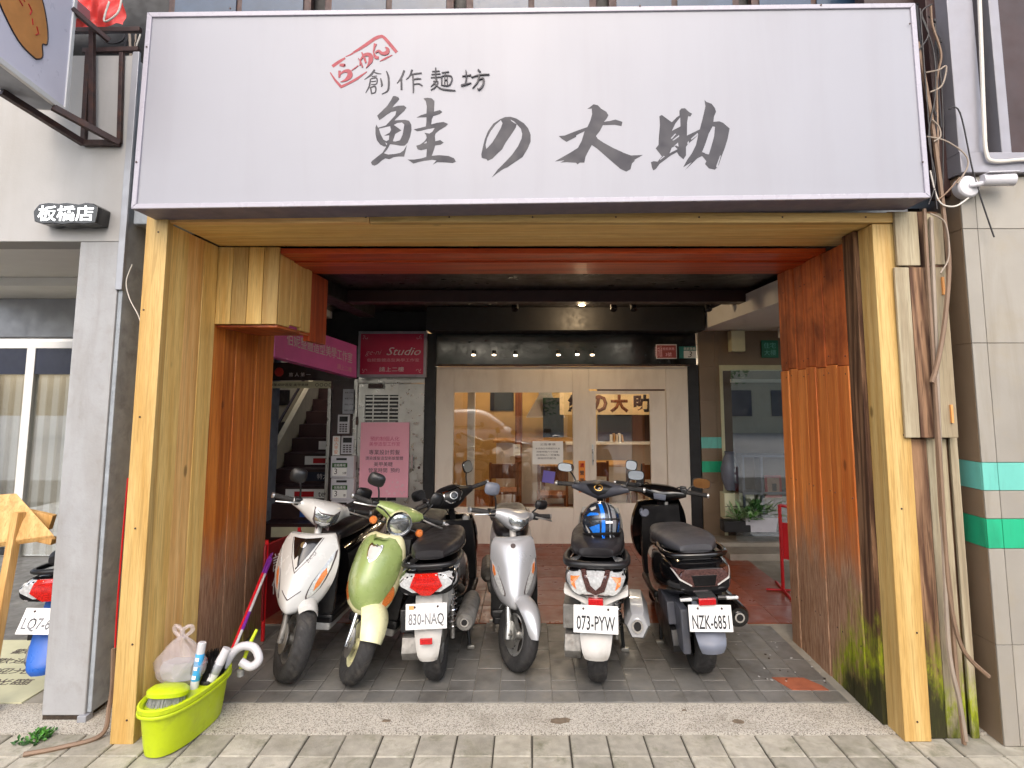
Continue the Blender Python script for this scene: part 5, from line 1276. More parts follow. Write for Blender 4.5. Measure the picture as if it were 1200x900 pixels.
def scooter(name, label, loc, rz, cfg, lean=0, steer=0):
    g = cfg.get
    root = tag(empty(name, loc), label, 'scooter', 'scooters parked in the arcade bay')
    root.rotation_euler = (0, lean, rz)
    Rw = g('R', .225); yA = .63; tw = g('tw', .1)
    K = g('scale', 1.0); root.scale = (K, K, K)
    hz = g('hz', .93)                                    # headset centre height
    axF = (0, yA, Rw); axR = (0, -.63, g('Rr', Rw))
    sdir = Vector((0, -.42, .91)).normalized()
    pivot = Vector((0, yA - .03, Rw)); 
    F = Matrix.Translation(pivot) @ Matrix.Rotation(steer, 4, sdir) @ Matrix.Translation(-pivot)
    paint, paint2, inner = g('paint'), g('paint2', g('paint')), g('inner', 'plastic_black')
    P = lambda mb, nm, mat, par=root, **k: mb.build(nm, mat, par, **({'smooth': True} | k))
    # --- running gear
    wheel(root, 'front_wheel', axF, Rw, tw, Rw*.58, F, g('rim', 'alloy'), g('spokes', 5))
    wheel(root, 'rear_wheel', axR, g('Rr', Rw), tw*1.08, g('Rr', Rw)*.58, None, g('rim', 'engine'), g('spokes', 5))
    fk = empty('fork'); fk.parent = root
    for s in (-1, 1):
        x = s*(tw/2 + .022)
        P(xf(MB().tube([(x, yA - .005, Rw - .03), (x, yA - .02, Rw + .05), (x, yA - .13, Rw + .3)], [.02, .02, .016], 12), F), 'fork_leg', g('fork', 'alloy'), fk)
    P(xf(MB().tube([(-tw/2 - .03, yA, Rw), (tw/2 + .03, yA, Rw)], .011, 10), F), 'axle', 'engine', fk)
    P(xf(MB().lathe([(.03, -.002), (.085, -.002), (.085, .002), (.03, .002)], Matrix.Translation((tw/2 + .012, yA, Rw)) @ Matrix.Rotation(R(90), 4, 'Y'), 28, True), F), 'brake_disc', 'steel', fk)
    P(xf(MB().tube([(0, yA - .13, Rw + .28), (0, yA - .33, hz - .03)], .024, 12), F), 'steering_stem', g('stem', 'plastic_black'), fk)
    # --- front fender: a domed strip bent over the wheel
    fd = g('fender', dict(a0=35, a1=150, w=.075, r=.035, tip=.5))
    mb = MB(); rings = []; na = 20
    for i in range(na + 1):
        t = i/na; a = R(fd['a0'] + (fd['a1'] - fd['a0'])*t); w_ = fd['w']*(fd['tip'] + (1-fd['tip'])*min(1, t/.35)**.7 if t < .35 else 1)
        o_ = []
        for lay in (0, 1):
            for k in range(9):
                u = -1 + 2*k/8; u = u if lay == 0 else -u
                r_ = Rw + fd['r'] - .045*abs(u)**2.4 - (.006 if lay else 0)
                o_.append((u*w_, yA + r_*math.cos(a), Rw + r_*math.sin(a)))
        rings.append(o_)
    mb.loft(rings); P(xf(mb, F), 'front_fender', fd.get('mat', paint))
    # --- leg shield with its lamps and trim
    ap = apron_mb(g('apron'), g('ap_p', 2.0), ridge=g('ridge', 0))
    apo = P(ap, 'leg_shield', g('apron_mat', paint), angle=50); bv = bvh_of(ap)
    for nm, mat, poly, off, kw in g('apron_patches', ()):
        if nm == 'turn_signal':
            cxp = sum(p[0] for p in poly)/len(poly); czp = sum(p[1] for p in poly)/len(poly)
            big = [(cxp + (x - cxp)*1.12 + (.004 if x > cxp else -.004)*.6, czp + (z - czp)*1.05) for x, z in poly]
            for q in (big, mirx(big)): P(drape(q, bv, 'f', off - .003, smooth_poly=2), 'lens_surround', 'print_dark', apo, angle=30)
        P(drape(poly, bv, 'f', off, **{k: v for k, v in kw.items() if k != 'mirror'}), nm, mat, apo, angle=30)
        if kw.get('mirror'): P(drape(mirx(poly), bv, 'f', off, **{k: v for k, v in kw.items() if k != 'mirror'}), nm, mat, apo, angle=30)
    top = g('apron')[-1][0]
    P(apron_mb([(.26, .15, .40, .42), (.4, .165, .40, .43), (.6, .165, .375, .40), (top - .03, .15, .345, .37)], thick=.05), 'inner_shield', inner)
    for nm, mat, c, r_ in g('inner_knobs', ()):
        P(MB().lathe([(.001, .03), (r_*.75, .03), (r_, .02), (r_, -.02), (.001, -.02)], Matrix.Translation(c) @ Matrix.Rotation(R(90), 4, 'X'), 18), nm, mat)
    if g('glovebox'): P(MB().box(g('glovebox')[0], g('glovebox')[1]), 'glovebox', inner, bevel=.012)
    # --- floorboard and tunnel, body, seat
    P(MB().box((0, .17, .285), (.34, .52, .06)), 'floorboard', inner, bevel=.02)
    P(MB().box((0, .17, .235), (.30, .5, .05)), 'side_skirt', g('skirt', paint2), bevel=.012)
    bk = g('body', [(.06, .48, .13, .19), (-.10, .50, .165, .2), (-.35, .55, .18, .17), (-.60, .62, .17, .11), (-.78, .665, .145, .07), (-.87, .672, .11, .045)])
    bm_ = body_y(bk, g('body_e', 2.8)); bo = P(bm_, 'body', paint2, angle=50); bb = bvh_of(bm_)
    sk = g('seat', [(.12, .735, .07, .03), (.04, .75, .11, .05), (-.25, .765, .148, .055), (-.5, .79, .145, .05), (-.68, .805, .12, .042), (-.76, .80, .08, .025)])
    sm_ = body_y(sk, g('seat_e', 3.6)); so_ = P(sm_, 'seat', g('seat_mat', 'seat_vinyl'), angle=60)
    P(body_y([(y, z - rz_*.62, rx*1.015, rz_*.16) for y, z, rx, rz_ in sk], 3.6), 'seat_piping', 'plastic_black', so_)
    for nm, mat, poly, sd_, off, kw in g('body_patches', ()):
        P(drape(poly, bb, sd_, off, **{k: v for k, v in kw.items() if k not in ('mirror', 'text')}), nm, mat, bo, angle=30)
        if kw.get('mirror'): P(drape(mirx(poly), bb, sd_, off, **{k: v for k, v in kw.items() if k not in ('mirror', 'text')}), nm, mat, bo, angle=30)
    gr = g('rail', (.165, -.80, .755))
    P(MB().tube(cr([(-gr[0]*.9, -.45, gr[2]), (-gr[0], -.62, gr[2] + .005), (-gr[0]*.85, gr[1], gr[2] + .012), (0, gr[1] - .045, gr[2] + .014), (gr[0]*.85, gr[1], gr[2] + .012), (gr[0], -.62, gr[2] + .005), (gr[0]*.9, -.45, gr[2])], 4), g('rail_r', .016), 10), 'grab_rail', g('rail_mat', 'plastic_black'))
    # --- engine, drive case, muffler, stands
    P(MB().box((-.03, -.4, .28), (.16, .4, .2)), 'engine_block', 'engine', bevel=.03)
    P(MB().loft([[(x, y, z) for y, z in ((-.80, .22), (-.76, .30), (-.6, .34), (-.25, .33), (-.2, .25), (-.3, .19), (-.65, .15), (-.77, .17))] for x in (-.19, -.185, -.10, -.09)]), 'drive_case', g('case_mat', 'engine'), bevel=.012)
    P(MB().loft([[(x, y, z) for y, z in ((-.76, .33), (-.74, .46), (-.45, .48), (-.42, .36))] for x in (-.20, -.195, -.10)]), 'air_box', g('airbox', 'plastic_black'), bevel=.014)
    mf = g('muffler', dict(r=.062, x=.2, z=.32, y=-.80, n=20, mat='engine'))
    mo = empty('muffler'); mo.parent = root
    Mm = Matrix.Translation((mf['x'], mf['y'], mf['z'])) @ Matrix.Rotation(R(-90), 4, 'X') @ Matrix.Rotation(R(mf.get('rot', 0)), 4, 'Z') @ Matrix.Diagonal((1, mf.get('sy', 1), 1, 1))
    r_ = mf['r']
    P(MB().lathe([(r_*.3, 0), (r_*.8, -.002), (r_, .025), (r_, .40), (r_*.8, .46), (r_*.3, .5)], Mm, mf['n']), 'canister', mf['mat'], mo, angle=30)
    P(MB().lathe([(r_*.42, .004), (r_*.44, -.012), (r_*.3, -.012), (r_*.26, .02)], Mm, 18, True), 'tail_pipe_ring', 'chrome', mo)
    P(MB().lathe([(.001, -.006), (r_*.27, -.006), (r_*.27, .0), (.001, .0)], Mm, 16), 'tail_pipe', 'black_matte', mo)
    P(MB().tube([(.12, -.2, .2), (.18, -.3, .22), (mf['x'], -.36, mf['z'] - .02)], .018, 8), 'exhaust_pipe', 'engine', mo)
    for s in g('springs', (1, -1)): spring(root, (s*g('spring_x', .115), -.66, .30), (s*g('spring_x', .115), -.60, .58), .028, 9)
    P(MB().tube([(-.16, -.2, .0), (-.14, -.16, .22)], .012, 8).tube([(.16, -.2, 0), (.14, -.16, .22)], .012, 8).tube([(-.14, -.17, .17), (.14, -.17, .17)], .012, 8), 'centre_stand', 'plastic_black')
    for s in (-1, 1): P(MB().box((s*.17, -.21, .012), (.05, .03, .024)), 'stand_foot', 'steel', bevel=.004)
    # --- rear fender, plate
    rf = g('rear_fender', dict(y0=-.78, z0=.60, y1=-.95, z1=.26, w0=.075, w1=.062, mat='panel_grey'))
    pts = cr([(rf['y0'], rf['z0'], rf['w0']), ((rf['y0']*.4+rf['y1']*.6), rf['z0']*.5+rf['z1']*.5, rf['w0']*.5+rf['w1']*.5 + .012), (rf['y1'], rf['z1'] + .05, rf['w1']), (rf['y1'] + .004, rf['z1'], rf['w1']*.78)], 5)
    mb = MB(); mb.loft([[(u*w_, y + .022*abs(u)**3, z) for u in (-1, -.6, 0, .6, 1)] + [(u*w_, y + .012 + .022*abs(u)**3, z) for u in (1, .6, 0, -.6, -1)] for y, z, w_ in pts])
    P(mb, 'rear_fender', rf['mat'], angle=50)
    if g('splash'): P(MB().loft([[(x*w_, y, z) for x, y in ((-1, -.60), (-.8, -.70), (0, -.73), (.8, -.70), (1, -.60))] for z, w_ in ((.62, .13), (.5, .125), (.40, .10), (.34, .06))], closed=False, caps=False), 'splash_panel', g('splash'))
    if g('reflector'):
        c, sz = g('reflector'); P(MB().box(c, sz), 'reflector', 'reflector_red', bevel=.003)
    pc = g('plate')
    if pc:
        s, ctr, tilt, ink = pc
        pl_ = empty('license_plate', ctr); pl_.parent = root; pl_.rotation_euler = (tilt, g('plate_roll', 0), 0)
        MB().box((0, .004, 0), (.25, .003, .143)).build('plate', 'plate_white', pl_, bevel=.001, seg=1)
        text('lettering', s, (0, .0018, -.02), .215, .075, ink, pl_, depth=.0012, bold=.012)
        for sx in (-.07, .07): MB().lathe([(.001, 0), (.007, 0), (.006, .003), (.001, .004)], Matrix.Translation((sx, .002, .052)) @ Matrix.Rotation(R(90), 4, 'X'), 10).build('bolt', 'steel_dark', pl_)
        MB().box((-.09, .0012, .05), (.03, .001, .022)).build('stamp', 'orange_print', pl_) if g('stamp') else None
    # --- headset with lamp, grips, levers, mirrors
    hs = g('headset', [(-.2, .295, hz + .015, .02, .018), (-.13, .30, hz + .01, .04, .035), (-.07, .315, hz, .085, .065), (0, .32, hz - .005, .105, .078), (.07, .315, hz, .085, .065), (.13, .30, hz + .01, .04, .035), (.2, .295, hz + .015, .02, .018)])
    hm = body_x(hs, g('hs_e', 2.4)); hb = bvh_of(hm)
    ho = P(xf(MB().add(hm.v, hm.f), F), 'handlebar_cover', g('hs_mat', paint), angle=50)
    for nm, mat, poly, sd_, off, kw in g('hs_patches', ()):
        P(xf(drape(poly, hb, sd_, off, **{k: v for k, v in kw.items() if k != 'mirror'}), F), nm, mat, ho, angle=30)
        if kw.get('mirror'): P(xf(drape(mirx(poly), hb, sd_, off, **{k: v for k, v in kw.items() if k != 'mirror'}), F), nm, mat, ho, angle=30)
    for s in (-1, 1):
        gx = g('grip', (.19, .33))
        P(xf(MB().tube([(s*gx[0], .295, hz + .02), (s*gx[1], .265, hz + .022)], .017, 12), F), 'grip', 'rubber', ho)
        P(xf(MB().lathe([(.001, 0), (.02, 0), (.02, .014), (.001, .016)], Matrix.Translation((s*gx[1], .264, hz + .022)) @ Matrix.Rotation(R(90)*s, 4, 'Y'), 12), F), 'bar_end', g('bar_end', 'alloy'), ho)
        P(xf(MB().tube(cr([(s*.17, .335, hz + .02), (s*.24, .355, hz + .015), (s*(gx[1] - .01), .325, hz + .0)], 4), .006, 7), F), 'brake_lever', g('lever', 'alloy'), ho)
        P(xf(MB().box((s*.18, .30, hz + .022), (.05, .06, .05)), F), 'switch_box', 'plastic_black', ho, bevel=.01)
    for s, bend in (((-1, .1), (1, .07)) if g('cables', True) else ()):
        P(xf(MB().tube(cr([(s*.16, .33, hz + .02), (s*.13, .40 + bend*.3, hz + .03), (s*.05, .40, hz - .03), (s*.02, .36, hz - .13)], 6), .005, 6), F), 'brake_cable', 'cable_black', ho)
    for q in g('mirrors', ()): mirror(ho, q[0], q[1], q[2], q[3], q[4], F, q[5] if len(q) > 5 else 'plastic_black', q[6] if len(q) > 6 else 'mirror_glass', q[7] if len(q) > 7 else 0)
    for fn in g('extra', ()): fn(root, ho, F, P, bo, apo)
    return root
plain('panel_dark', S(70, 72, 80), .45, var=.12, dirt=(S(90, 88, 84), .4), dscale=8)
# ------------------------------------------------------------------ the six individual scooters
hz = .93
def ell(cx, cz, a, b, n=14, e=2): return [(cx + a*sgnpow(math.cos(2*math.pi*k/n), 2/e), cz + b*sgnpow(math.sin(2*math.pi*k/n), 2/e)) for k in range(n)]
def logo_text(s, x, y, z, w, h, mat, back=False):
    def f(root, ho, F, P, bo, apo):
        o = text('emblem_lettering', s, (x, y, z), w, h, mat, apo, rot=(0, 0, R(180) if not back else 0), depth=.002); return o
    return f
# A: white with black centre panel, facing the street
A_ = dict(paint='paint_white', cables=False, R=.235, tw=.115, rim='engine', fork='engine', hz=.95, scale=1.05, skirt='paint_white', paint2='paint_black', stem='paint_white',
  apron=[(.40, 0.053, .63, .70), (.425, 0.122, .58, .73), (.50, 0.175, .53, .72), (.60, 0.204, .48, .665), (.70, 0.199, .44, .59), (.78, 0.170, .42, .53), (.815, 0.148, .41, .49)], ap_p=1.5,
  apron_patches=[('centre_panel', 'paint_black', [(-.095, .803), (.095, .803), (.05, .72), (.0, .645), (-.05, .72)], .004, {}),
                 ('panel_wedge', 'panel_grey', [(.01, .715), (.034, .69), (.004, .655), (-.004, .66)], .007, {}),
                 ('turn_signal', 'lens_clear', [(.182, .72), (.172, .62), (.14, .53), (.10, .485), (.09, .50), (.108, .57), (.145, .65)], .006, {'mirror': 1, 'smooth_poly': 2}),
                 ('signal_bulb', 'lens_orange', [(.158, .635), (.166, .60), (.14, .545), (.116, .52), (.122, .56), (.14, .61)], .009, {'mirror': 1}),
                 ('nose_crease', 'print_dark', [(-.06, .53), (0, .49), (.06, .53), (.06, .534), (0, .497), (-.06, .534)], .0035, {}),
                 ('badge', 'chrome', ell(0, .772, .018, .015), .007, {}),
                 ('panel_gap', 'print_dark', [(.10, .80), (.104, .80), (.06, .70), (.0, .625), (.0, .632), (.056, .70)], .003, {'mirror': 1, 'maxlen': .02})],
  fender=dict(a0=60, a1=165, w=.07, r=.03, tip=.8, mat='paint_white'),
  headset=[(-.21, .295, .965, .022, .022), (-.15, .30, .955, .045, .04), (-.08, .325, .94, .095, .07), (0, .335, .925, .115, .085), (.08, .325, .94, .095, .07), (.15, .30, .955, .045, .04), (.21, .295, .965, .022, .022)],
  hs_patches=[('headlight_rim', 'print_dark', [(-.088, .982), (-.045, .955), (.045, .955), (.088, .982), (.078, .90), (.04, .85), (-.04, .85), (-.078, .90)], 'f', .003, {}),
              ('headlight', 'lens_head', [(-.08, .972), (-.042, .948), (.042, .948), (.08, .972), (.07, .903), (.036, .857), (-.036, .857), (-.07, .903)], 'f', .005, {'dome': .008})],
  mirrors=[((-.17, .30, .985), (-.24, .29, 1.10), .062, .042, R(12)), ((.17, .30, .985), (.23, .30, 1.135), .055, .048, R(-10))],
  extra=[lambda root, ho, F, P, bo, apo: [setattr(o, 'name', o.name) for o in (text('emblem_lettering', 'Z1 ATTILA', (-.098, .634, .725), .075, .022, 'print_dark', apo, rot=(R(-28), R(-48), R(196)), depth=.001),)]])
# B: green and cream retro, leaning on its side stand
B_ = dict(paint='paint_cream', R=.225, tw=.1, scale=1.03, rim='paint_cream', hz=.955, paint2='paint_silver', skirt='panel_grey', hs_mat='paint_green', fork='chrome', stem='paint_cream', spokes=3,
  apron=[(.40, .08, .60, .64), (.44, .135, .57, .66), (.54, .168, .53, .665), (.64, .172, .49, .64), (.74, .16, .45, .59), (.82, .125, .43, .52), (.845, .09, .43, .48)],
  apron_patches=[('green_panel', 'paint_green', [(-.085, .835), (-.14, .77), (-.16, .67), (-.145, .57), (-.095, .48), (0, .44), (.095, .48), (.145, .57), (.16, .67), (.14, .77), (.085, .835), (0, .85)], .012, {'dome': .03, 'smooth_poly': 3, 'sink': .02}),
                 ('signal_lamp', 'lens_orange', [(.145, .575), (.16, .54), (.155, .49), (.125, .455), (.112, .47), (.12, .52)], .006, {'mirror': 1, 'smooth_poly': 3})],
  fender=dict(a0=30, a1=150, w=.088, r=.05, tip=.75, mat='paint_cream'),
  headset=[(-.19, .295, .975, .022, .022), (-.14, .30, .972, .05, .035), (-.07, .31, .965, .08, .055), (0, .315, .96, .09, .06), (.07, .31, .965, .08, .055), (.14, .30, .972, .05, .035), (.19, .295, .975, .022, .022)],
  mirrors=[((-.16, .30, .99), (-.22, .285, 1.12), .05, .05, R(10)), ((.16, .30, .99), (.23, .29, 1.13), .058, .044, R(-14))])
def b_extra(root, ho, F, P, bo, apo):
    Mh = Matrix.Translation((0, .385, .93)) @ Matrix.Rotation(R(-94), 4, 'X')
    P(xf(MB().lathe([(.001, -.1), (.05, -.09), (.078, -.04), (.084, .03), (.078, .036), (.07, .03)], Mh, 28), F), 'headlight_shell', 'paint_cream', ho)
    P(xf(MB().lathe([(.072, .03), (.083, .03), (.082, .046), (.072, .044)], Mh, 28, True), F), 'headlight_ring', 'chrome', ho)
    P(xf(MB().lathe([(.072, .034), (.055, .046), (.03, .053), (.001, .055)], Mh, 28), F), 'headlight', 'lens_head', ho)
    for s in (-1, 1):
        P(xf(MB().tube([(s*.05, .36, .90), (s*.145, .37, .895)], .008, 8), F), 'signal_stalk', 'plastic_black', ho)
        P(xf(MB().lathe([(.001, -.03), (.02, -.025), (.027, 0), (.027, .012), (.018, .024), (.001, .028)], Matrix.Translation((s*.165, .375, .895)) @ Matrix.Rotation(R(-90), 4, 'X'), 16), F), 'turn_signal', 'lens_orange', ho)
    sh_ = [(0, -.055), (-.03, -.03), (-.045, .01), (-.04, .038), (-.015, .032), (0, .038), (.015, .032), (.04, .038), (.045, .01), (.03, -.03)]
    bad = [(x, .775 + z) for x, z in cr(sh_ + sh_[:1], 3)[:-1]]; bv_ = bvh_of(apron_mb(B_['apron'], 2.0))
    P(drape(bad, bv_, 'f', .038, sink=-.02), 'badge', 'chrome', apo, angle=30)
    P(drape([(x*.8, .775 + (z - .775)*.8) for x, z in bad], bv_, 'f', .041, sink=-.03), 'badge_face', 'panel_grey', apo, angle=30)
B_['extra'] = [b_extra]
# C: black, seen from behind, red centre lamp
C_ = dict(paint='paint_black', R=.225, tw=.1, hz=.97, seat_mat='seat_vinyl', rim='engine', hs_mat='plastic_black',
  apron=[(.36, .08, .58, .66), (.45, .15, .53, .65), (.6, .175, .47, .6), (.72, .17, .43, .54), (.82, .14, .41, .48)],
  seat=[(.12, .735, .08, .03), (.04, .755, .12, .055), (-.2, .77, .16, .06), (-.45, .785, .16, .055), (-.66, .80, .135, .045), (-.76, .795, .09, .028)],
  body=[(.06, .48, .13, .19), (-.10, .50, .165, .2), (-.35, .55, .185, .17), (-.60, .62, .185, .11), (-.80, .655, .185, .08), (-.89, .65, .165, .06)],
  rail=(.175, -.80, .735),
  body_patches=[('tail_lamp_clear', 'lens_clear', [(-.18, .715), (.18, .715), (.155, .65), (.085, .61), (-.085, .61), (-.155, .65)], 'b', .006, {'maxlen': .025}),
                ('tail_lamp', 'lens_red', [(-.07, .716), (.07, .716), (.10, .645), (0, .575), (-.10, .645)], 'b', .013, {'dome': .008}),
                ('lamp_trim', 'chrome', [(-.165, .61), (0, .55), (.165, .61), (.165, .617), (0, .558), (-.165, .617)], 'b', .008, {})],
  rear_fender=dict(y0=-.82, z0=.60, y1=-.93, z1=.22, w0=.08, w1=.068, mat='panel_grey'), splash='panel_grey',
  reflector=((0, -.948, .345), (.075, .012, .035)), plate=('830-NAQ', (0, -.925, .48), R(-12), 'plate_ink_faded'), stamp=1,
  muffler=dict(r=.062, x=.205, z=.37, y=-.74, n=24, mat='engine'), springs=(1,), spring_x=.115, case_mat='engine',
  inner_knobs=[('key_switch', 'alloy', (.10, .335, .80), .03), ('shutter_knob', 'white_plastic', (-.06, .30, .74), .03)],
  headset=[(-.2, .295, .985, .022, .022), (-.14, .30, .985, .05, .045), (-.07, .30, .985, .10, .08), (0, .30, .98, .12, .092), (.07, .30, .985, .10, .08), (.14, .30, .985, .05, .045), (.2, .295, .985, .022, .022)],
  hs_patches=[('dash_bezel', 'chrome', [(-.07, 1.05), (.07, 1.05), (.088, 1.0), (.045, .95), (-.045, .95), (-.088, 1.0)], 'b', .006, {'maxlen': .02}),
              ('dash_face', 'plastic_black', [(-.06, 1.043), (.06, 1.043), (.076, 1.0), (.038, .957), (-.038, .957), (-.076, 1.0)], 'b', .009, {'maxlen': .02}),
              ('speedometer_ring', 'alloy', ell(0, 1.005, .034, .03), 'b', .012, {}), ('speedometer', 'black_gloss', ell(0, 1.005, .027, .024), 'b', .0145, {})],
  mirrors=[((-.17, .30, 1.0), (-.25, .27, 1.085), .055, .042, R(-14), 'plastic_black', 'black_gloss'), ((.17, .30, 1.0), (.215, .29, 1.165), .05, .05, R(22))])
# D: silver, facing the street
D_ = dict(paint='paint_silver', cables=False, R=.222, tw=.095, rim='alloy', hz=.915, spokes=3, skirt='plastic_black', inner='plastic_black', fork='alloy', stem='panel_grey',
  apron=[(.385, .04, .60, .655), (.415, .10, .555, .67), (.50, .15, .51, .65), (.60, .162, .47, .60), (.70, .16, .44, .55), (.775, .148, .42, .50), (.80, .13, .41, .46)], ap_p=1.8,
  apron_patches=[('turn_signal', 'lens_clear', [(.152, .66), (.148, .60), (.12, .525), (.08, .47), (.07, .49), (.095, .56), (.13, .635)], .006, {'mirror': 1, 'smooth_poly': 2}),
                 ('signal_bulb', 'lens_orange', [(.147, .645), (.146, .60), (.134, .572), (.124, .585), (.132, .63)], .009, {'mirror': 1}),
                 ('badge', 'print_dark', ell(0, .765, .018, .012), .012, {})],
  fender=dict(a0=12, a1=150, w=.074, r=.035, tip=.35, mat='paint_silver'),
  headset=[(-.19, .295, .935, .022, .02), (-.13, .30, .93, .04, .036), (-.07, .32, .915, .085, .062), (0, .33, .90, .105, .075), (.07, .32, .915, .085, .062), (.13, .30, .93, .04, .036), (.19, .295, .935, .022, .02)],
  hs_patches=[('headlight', 'lens_head', [(-.085, .942), (-.03, .926), (.03, .926), (.085, .942), (.078, .895), (.04, .852), (-.04, .852), (-.078, .895)], 'f', .005, {'dome': .008}),
              ('headlight_lip', 'panel_grey', [(-.09, .95), (-.03, .934), (.03, .934), (.09, .95), (.085, .942), (.03, .926), (-.03, .926), (-.085, .942)], 'f', .006, {})],
  mirrors=[((-.15, .30, .955), (-.235, .28, 1.02), .058, .036, R(14), 'plastic_black', 'mirror_glass'), ((.15, .30, .955), (.20, .29, 1.10), .056, .046, R(-8), 'panel_blue_grey')])
# E: white and grey, seen from behind, with a helmet on its floor hook
E_ = dict(paint='panel_grey', R=.225, tw=.105, hz=.98, scale=1.06, paint2='paint_black', rim='engine', hs_mat='panel_dark',
  apron=C_['apron'], seat=[(.12, .735, .08, .03), (.04, .745, .13, .055), (-.2, .755, .17, .06), (-.45, .765, .17, .055), (-.66, .775, .15, .045), (-.76, .77, .10, .028)],
  body=[(.06, .48, .13, .19), (-.10, .50, .165, .2), (-.35, .55, .19, .17), (-.60, .60, .195, .11), (-.80, .625, .18, .085), (-.89, .62, .14, .06)],
  rail=(.185, -.80, .705), rail_r=.022,
  body_patches=[('tail_lamp', 'lens_clear', [(-.172, .69), (-.09, .71), (.09, .71), (.172, .69), (.15, .615), (.075, .56), (-.075, .56), (-.15, .615)], 'b', .008, {'dome': .012, 'smooth_poly': 2}),
                ('brake_lamp', 'lens_smoke', [(-.085, .70), (-.055, .70), (-.028, .625), (0, .60), (.028, .625), (.055, .70), (.085, .70), (.05, .595), (0, .575), (-.05, .595)], 'b', .024, {'maxlen': .02}),
                ('signal_lamp', 'lens_orange', [(.09, .675), (.145, .665), (.14, .63), (.11, .60), (.12, .64)], 'b', .018, {'mirror': 1})],
  rear_fender=dict(y0=-.80, z0=.56, y1=-.955, z1=.235, w0=.085, w1=.08, mat='panel_grey'), splash='panel_grey',
  reflector=((0, -.90, .535), (.085, .03, .038)), plate=('073-PYW', (0, -.935, .452), R(-14), 'plate_ink'),
  muffler=dict(r=.074, x=.235, z=.38, y=-.80, n=6, mat='paint_silver', sy=1.2, rot=0), case_mat='engine', airbox='engine',
  headset=[(-.22, .295, .99, .022, .02), (-.16, .30, .985, .045, .035), (-.08, .30, .98, .09, .055), (0, .295, .975, .115, .07), (.08, .30, .98, .09, .055), (.16, .30, .985, .045, .035), (.22, .295, .99, .022, .02)],
  hs_patches=[('dash_bezel', 'plastic_black', [(-.10, 1.015), (0, 1.043), (.10, 1.015), (.05, .965), (0, .945), (-.05, .965)], 'b', .005, {'maxlen': .02}),
              ('speedometer', 'gold', ell(0, 1.005, .034, .022), 'b', .009, {}), ('dash_lens', 'black_gloss', ell(0, 1.005, .026, .016), 'b', .0115, {})],
  mirrors=[((-.18, .30, 1.0), (-.275, .29, 1.125), .066, .034, R(-12)), ((.18, .30, 1.0), (.27, .29, 1.105), .064, .038, R(10))])
def e_wing(root, ho, F, P, bo, apo):
    for s in (-1, 1):
        P(MB().loft([[(s*x, y, z) for y, z in ((-.78, z0 + .03), (-.86, z0 + .02), (-.88, z0 - .01), (-.78, z0 - .02))] for x, z0 in ((.0, .50), (.06, .52), (.12, .55), (.185, .575))]), 'fender_wing', 'panel_grey', bevel=.008)
    P(MB().loft([[(x*w_, y, z) for x, y in ((-1, -.84), (0, -.90), (1, -.84), (0, -.82))] for z, w_ in ((.59, .075), (.54, .06), (.50, .05))]), 'fender_bracket', 'panel_grey', bevel=.004)
E_['extra'] = [e_wing]
# F: bulky black, seen from behind
F_ = dict(paint='paint_black', R=.235, tw=.12, hz=.965, paint2='paint_black', rim='black_gloss', seat_mat='seat_grey', hs_mat='black_gloss', scale=1.04,
  apron=[(.34, .10, .60, .68), (.45, .19, .55, .67), (.6, .23, .48, .62), (.75, .22, .43, .55), (.88, .17, .40, .48)],
  seat=[(.12, .70, .09, .03), (.04, .72, .14, .055), (-.2, .735, .18, .06), (-.45, .775, .18, .05), (-.66, .79, .16, .04), (-.78, .785, .10, .025)],
  body=[(.10, .48, .15, .2), (-.10, .50, .2, .21), (-.35, .545, .22, .19), (-.62, .60, .215, .15), (-.82, .63, .19, .11), (-.92, .63, .15, .08)], body_e=3.2,
  rail=(.19, -.80, .745), rail_r=.018,
  body_patches=[('tail_lamp', 'lens_smoke', [(-.175, .70), (.175, .70), (.16, .655), (.075, .60), (-.075, .60), (-.16, .655)], 'b', .006, {'maxlen': .025}),
                ('tail_trim', 'panel_grey', [(-.18, .69), (-.15, .645), (-.08, .605), (-.075, .61), (-.14, .65), (-.17, .69)], 'b', .010, {'mirror': 1, 'maxlen': .02}),
                ('lamp_centre', 'black_gloss', [(-.075, .665), (.075, .665), (.06, .605), (-.06, .605)], 'b', .010, {})],
  rear_fender=dict(y0=-.88, z0=.50, y1=-1.02, z1=.25, w0=.07, w1=.08, mat='panel_blue_grey'),
  reflector=((-.01, -.985, .535), (.10, .03, .035)), plate=('NZK-6851', (0, -1.0, .445), R(-14), 'plate_ink'), plate_roll=R(3), rail_mat='black_gloss',
  muffler=dict(r=.07, x=.25, z=.34, y=-.72, n=20, mat='black_gloss'), airbox='panel_dark', case_mat='plastic_black', springs=(-1,),
  inner_knobs=[('fuel_cap', 'panel_blue_grey', (-.13, .33, .80), .038), ('key_switch', 'alloy', (.05, .34, .86), .018)],
  headset=[(-.2, .295, .965, .02, .02), (-.14, .30, .96, .045, .04), (-.07, .33, .95, .09, .06), (0, .35, .94, .11, .07), (.07, .33, .95, .09, .06), (.14, .30, .96, .045, .04), (.2, .295, .965, .02, .02)],
  hs_patches=[('dash_face', 'panel_blue_grey', [(-.05, .95), (.05, .95), (.045, .905), (-.045, .905)], 'b', .004, {})],
  grip=(.2, .36),
  mirrors=[((-.19, .31, .985), (-.26, .36, 1.13), .05, .042, R(-8)), ((.19, .31, .985), (.31, .30, 1.07), .072, .042, R(12), 'plastic_black', 'bronze_mirror', R(-4))])
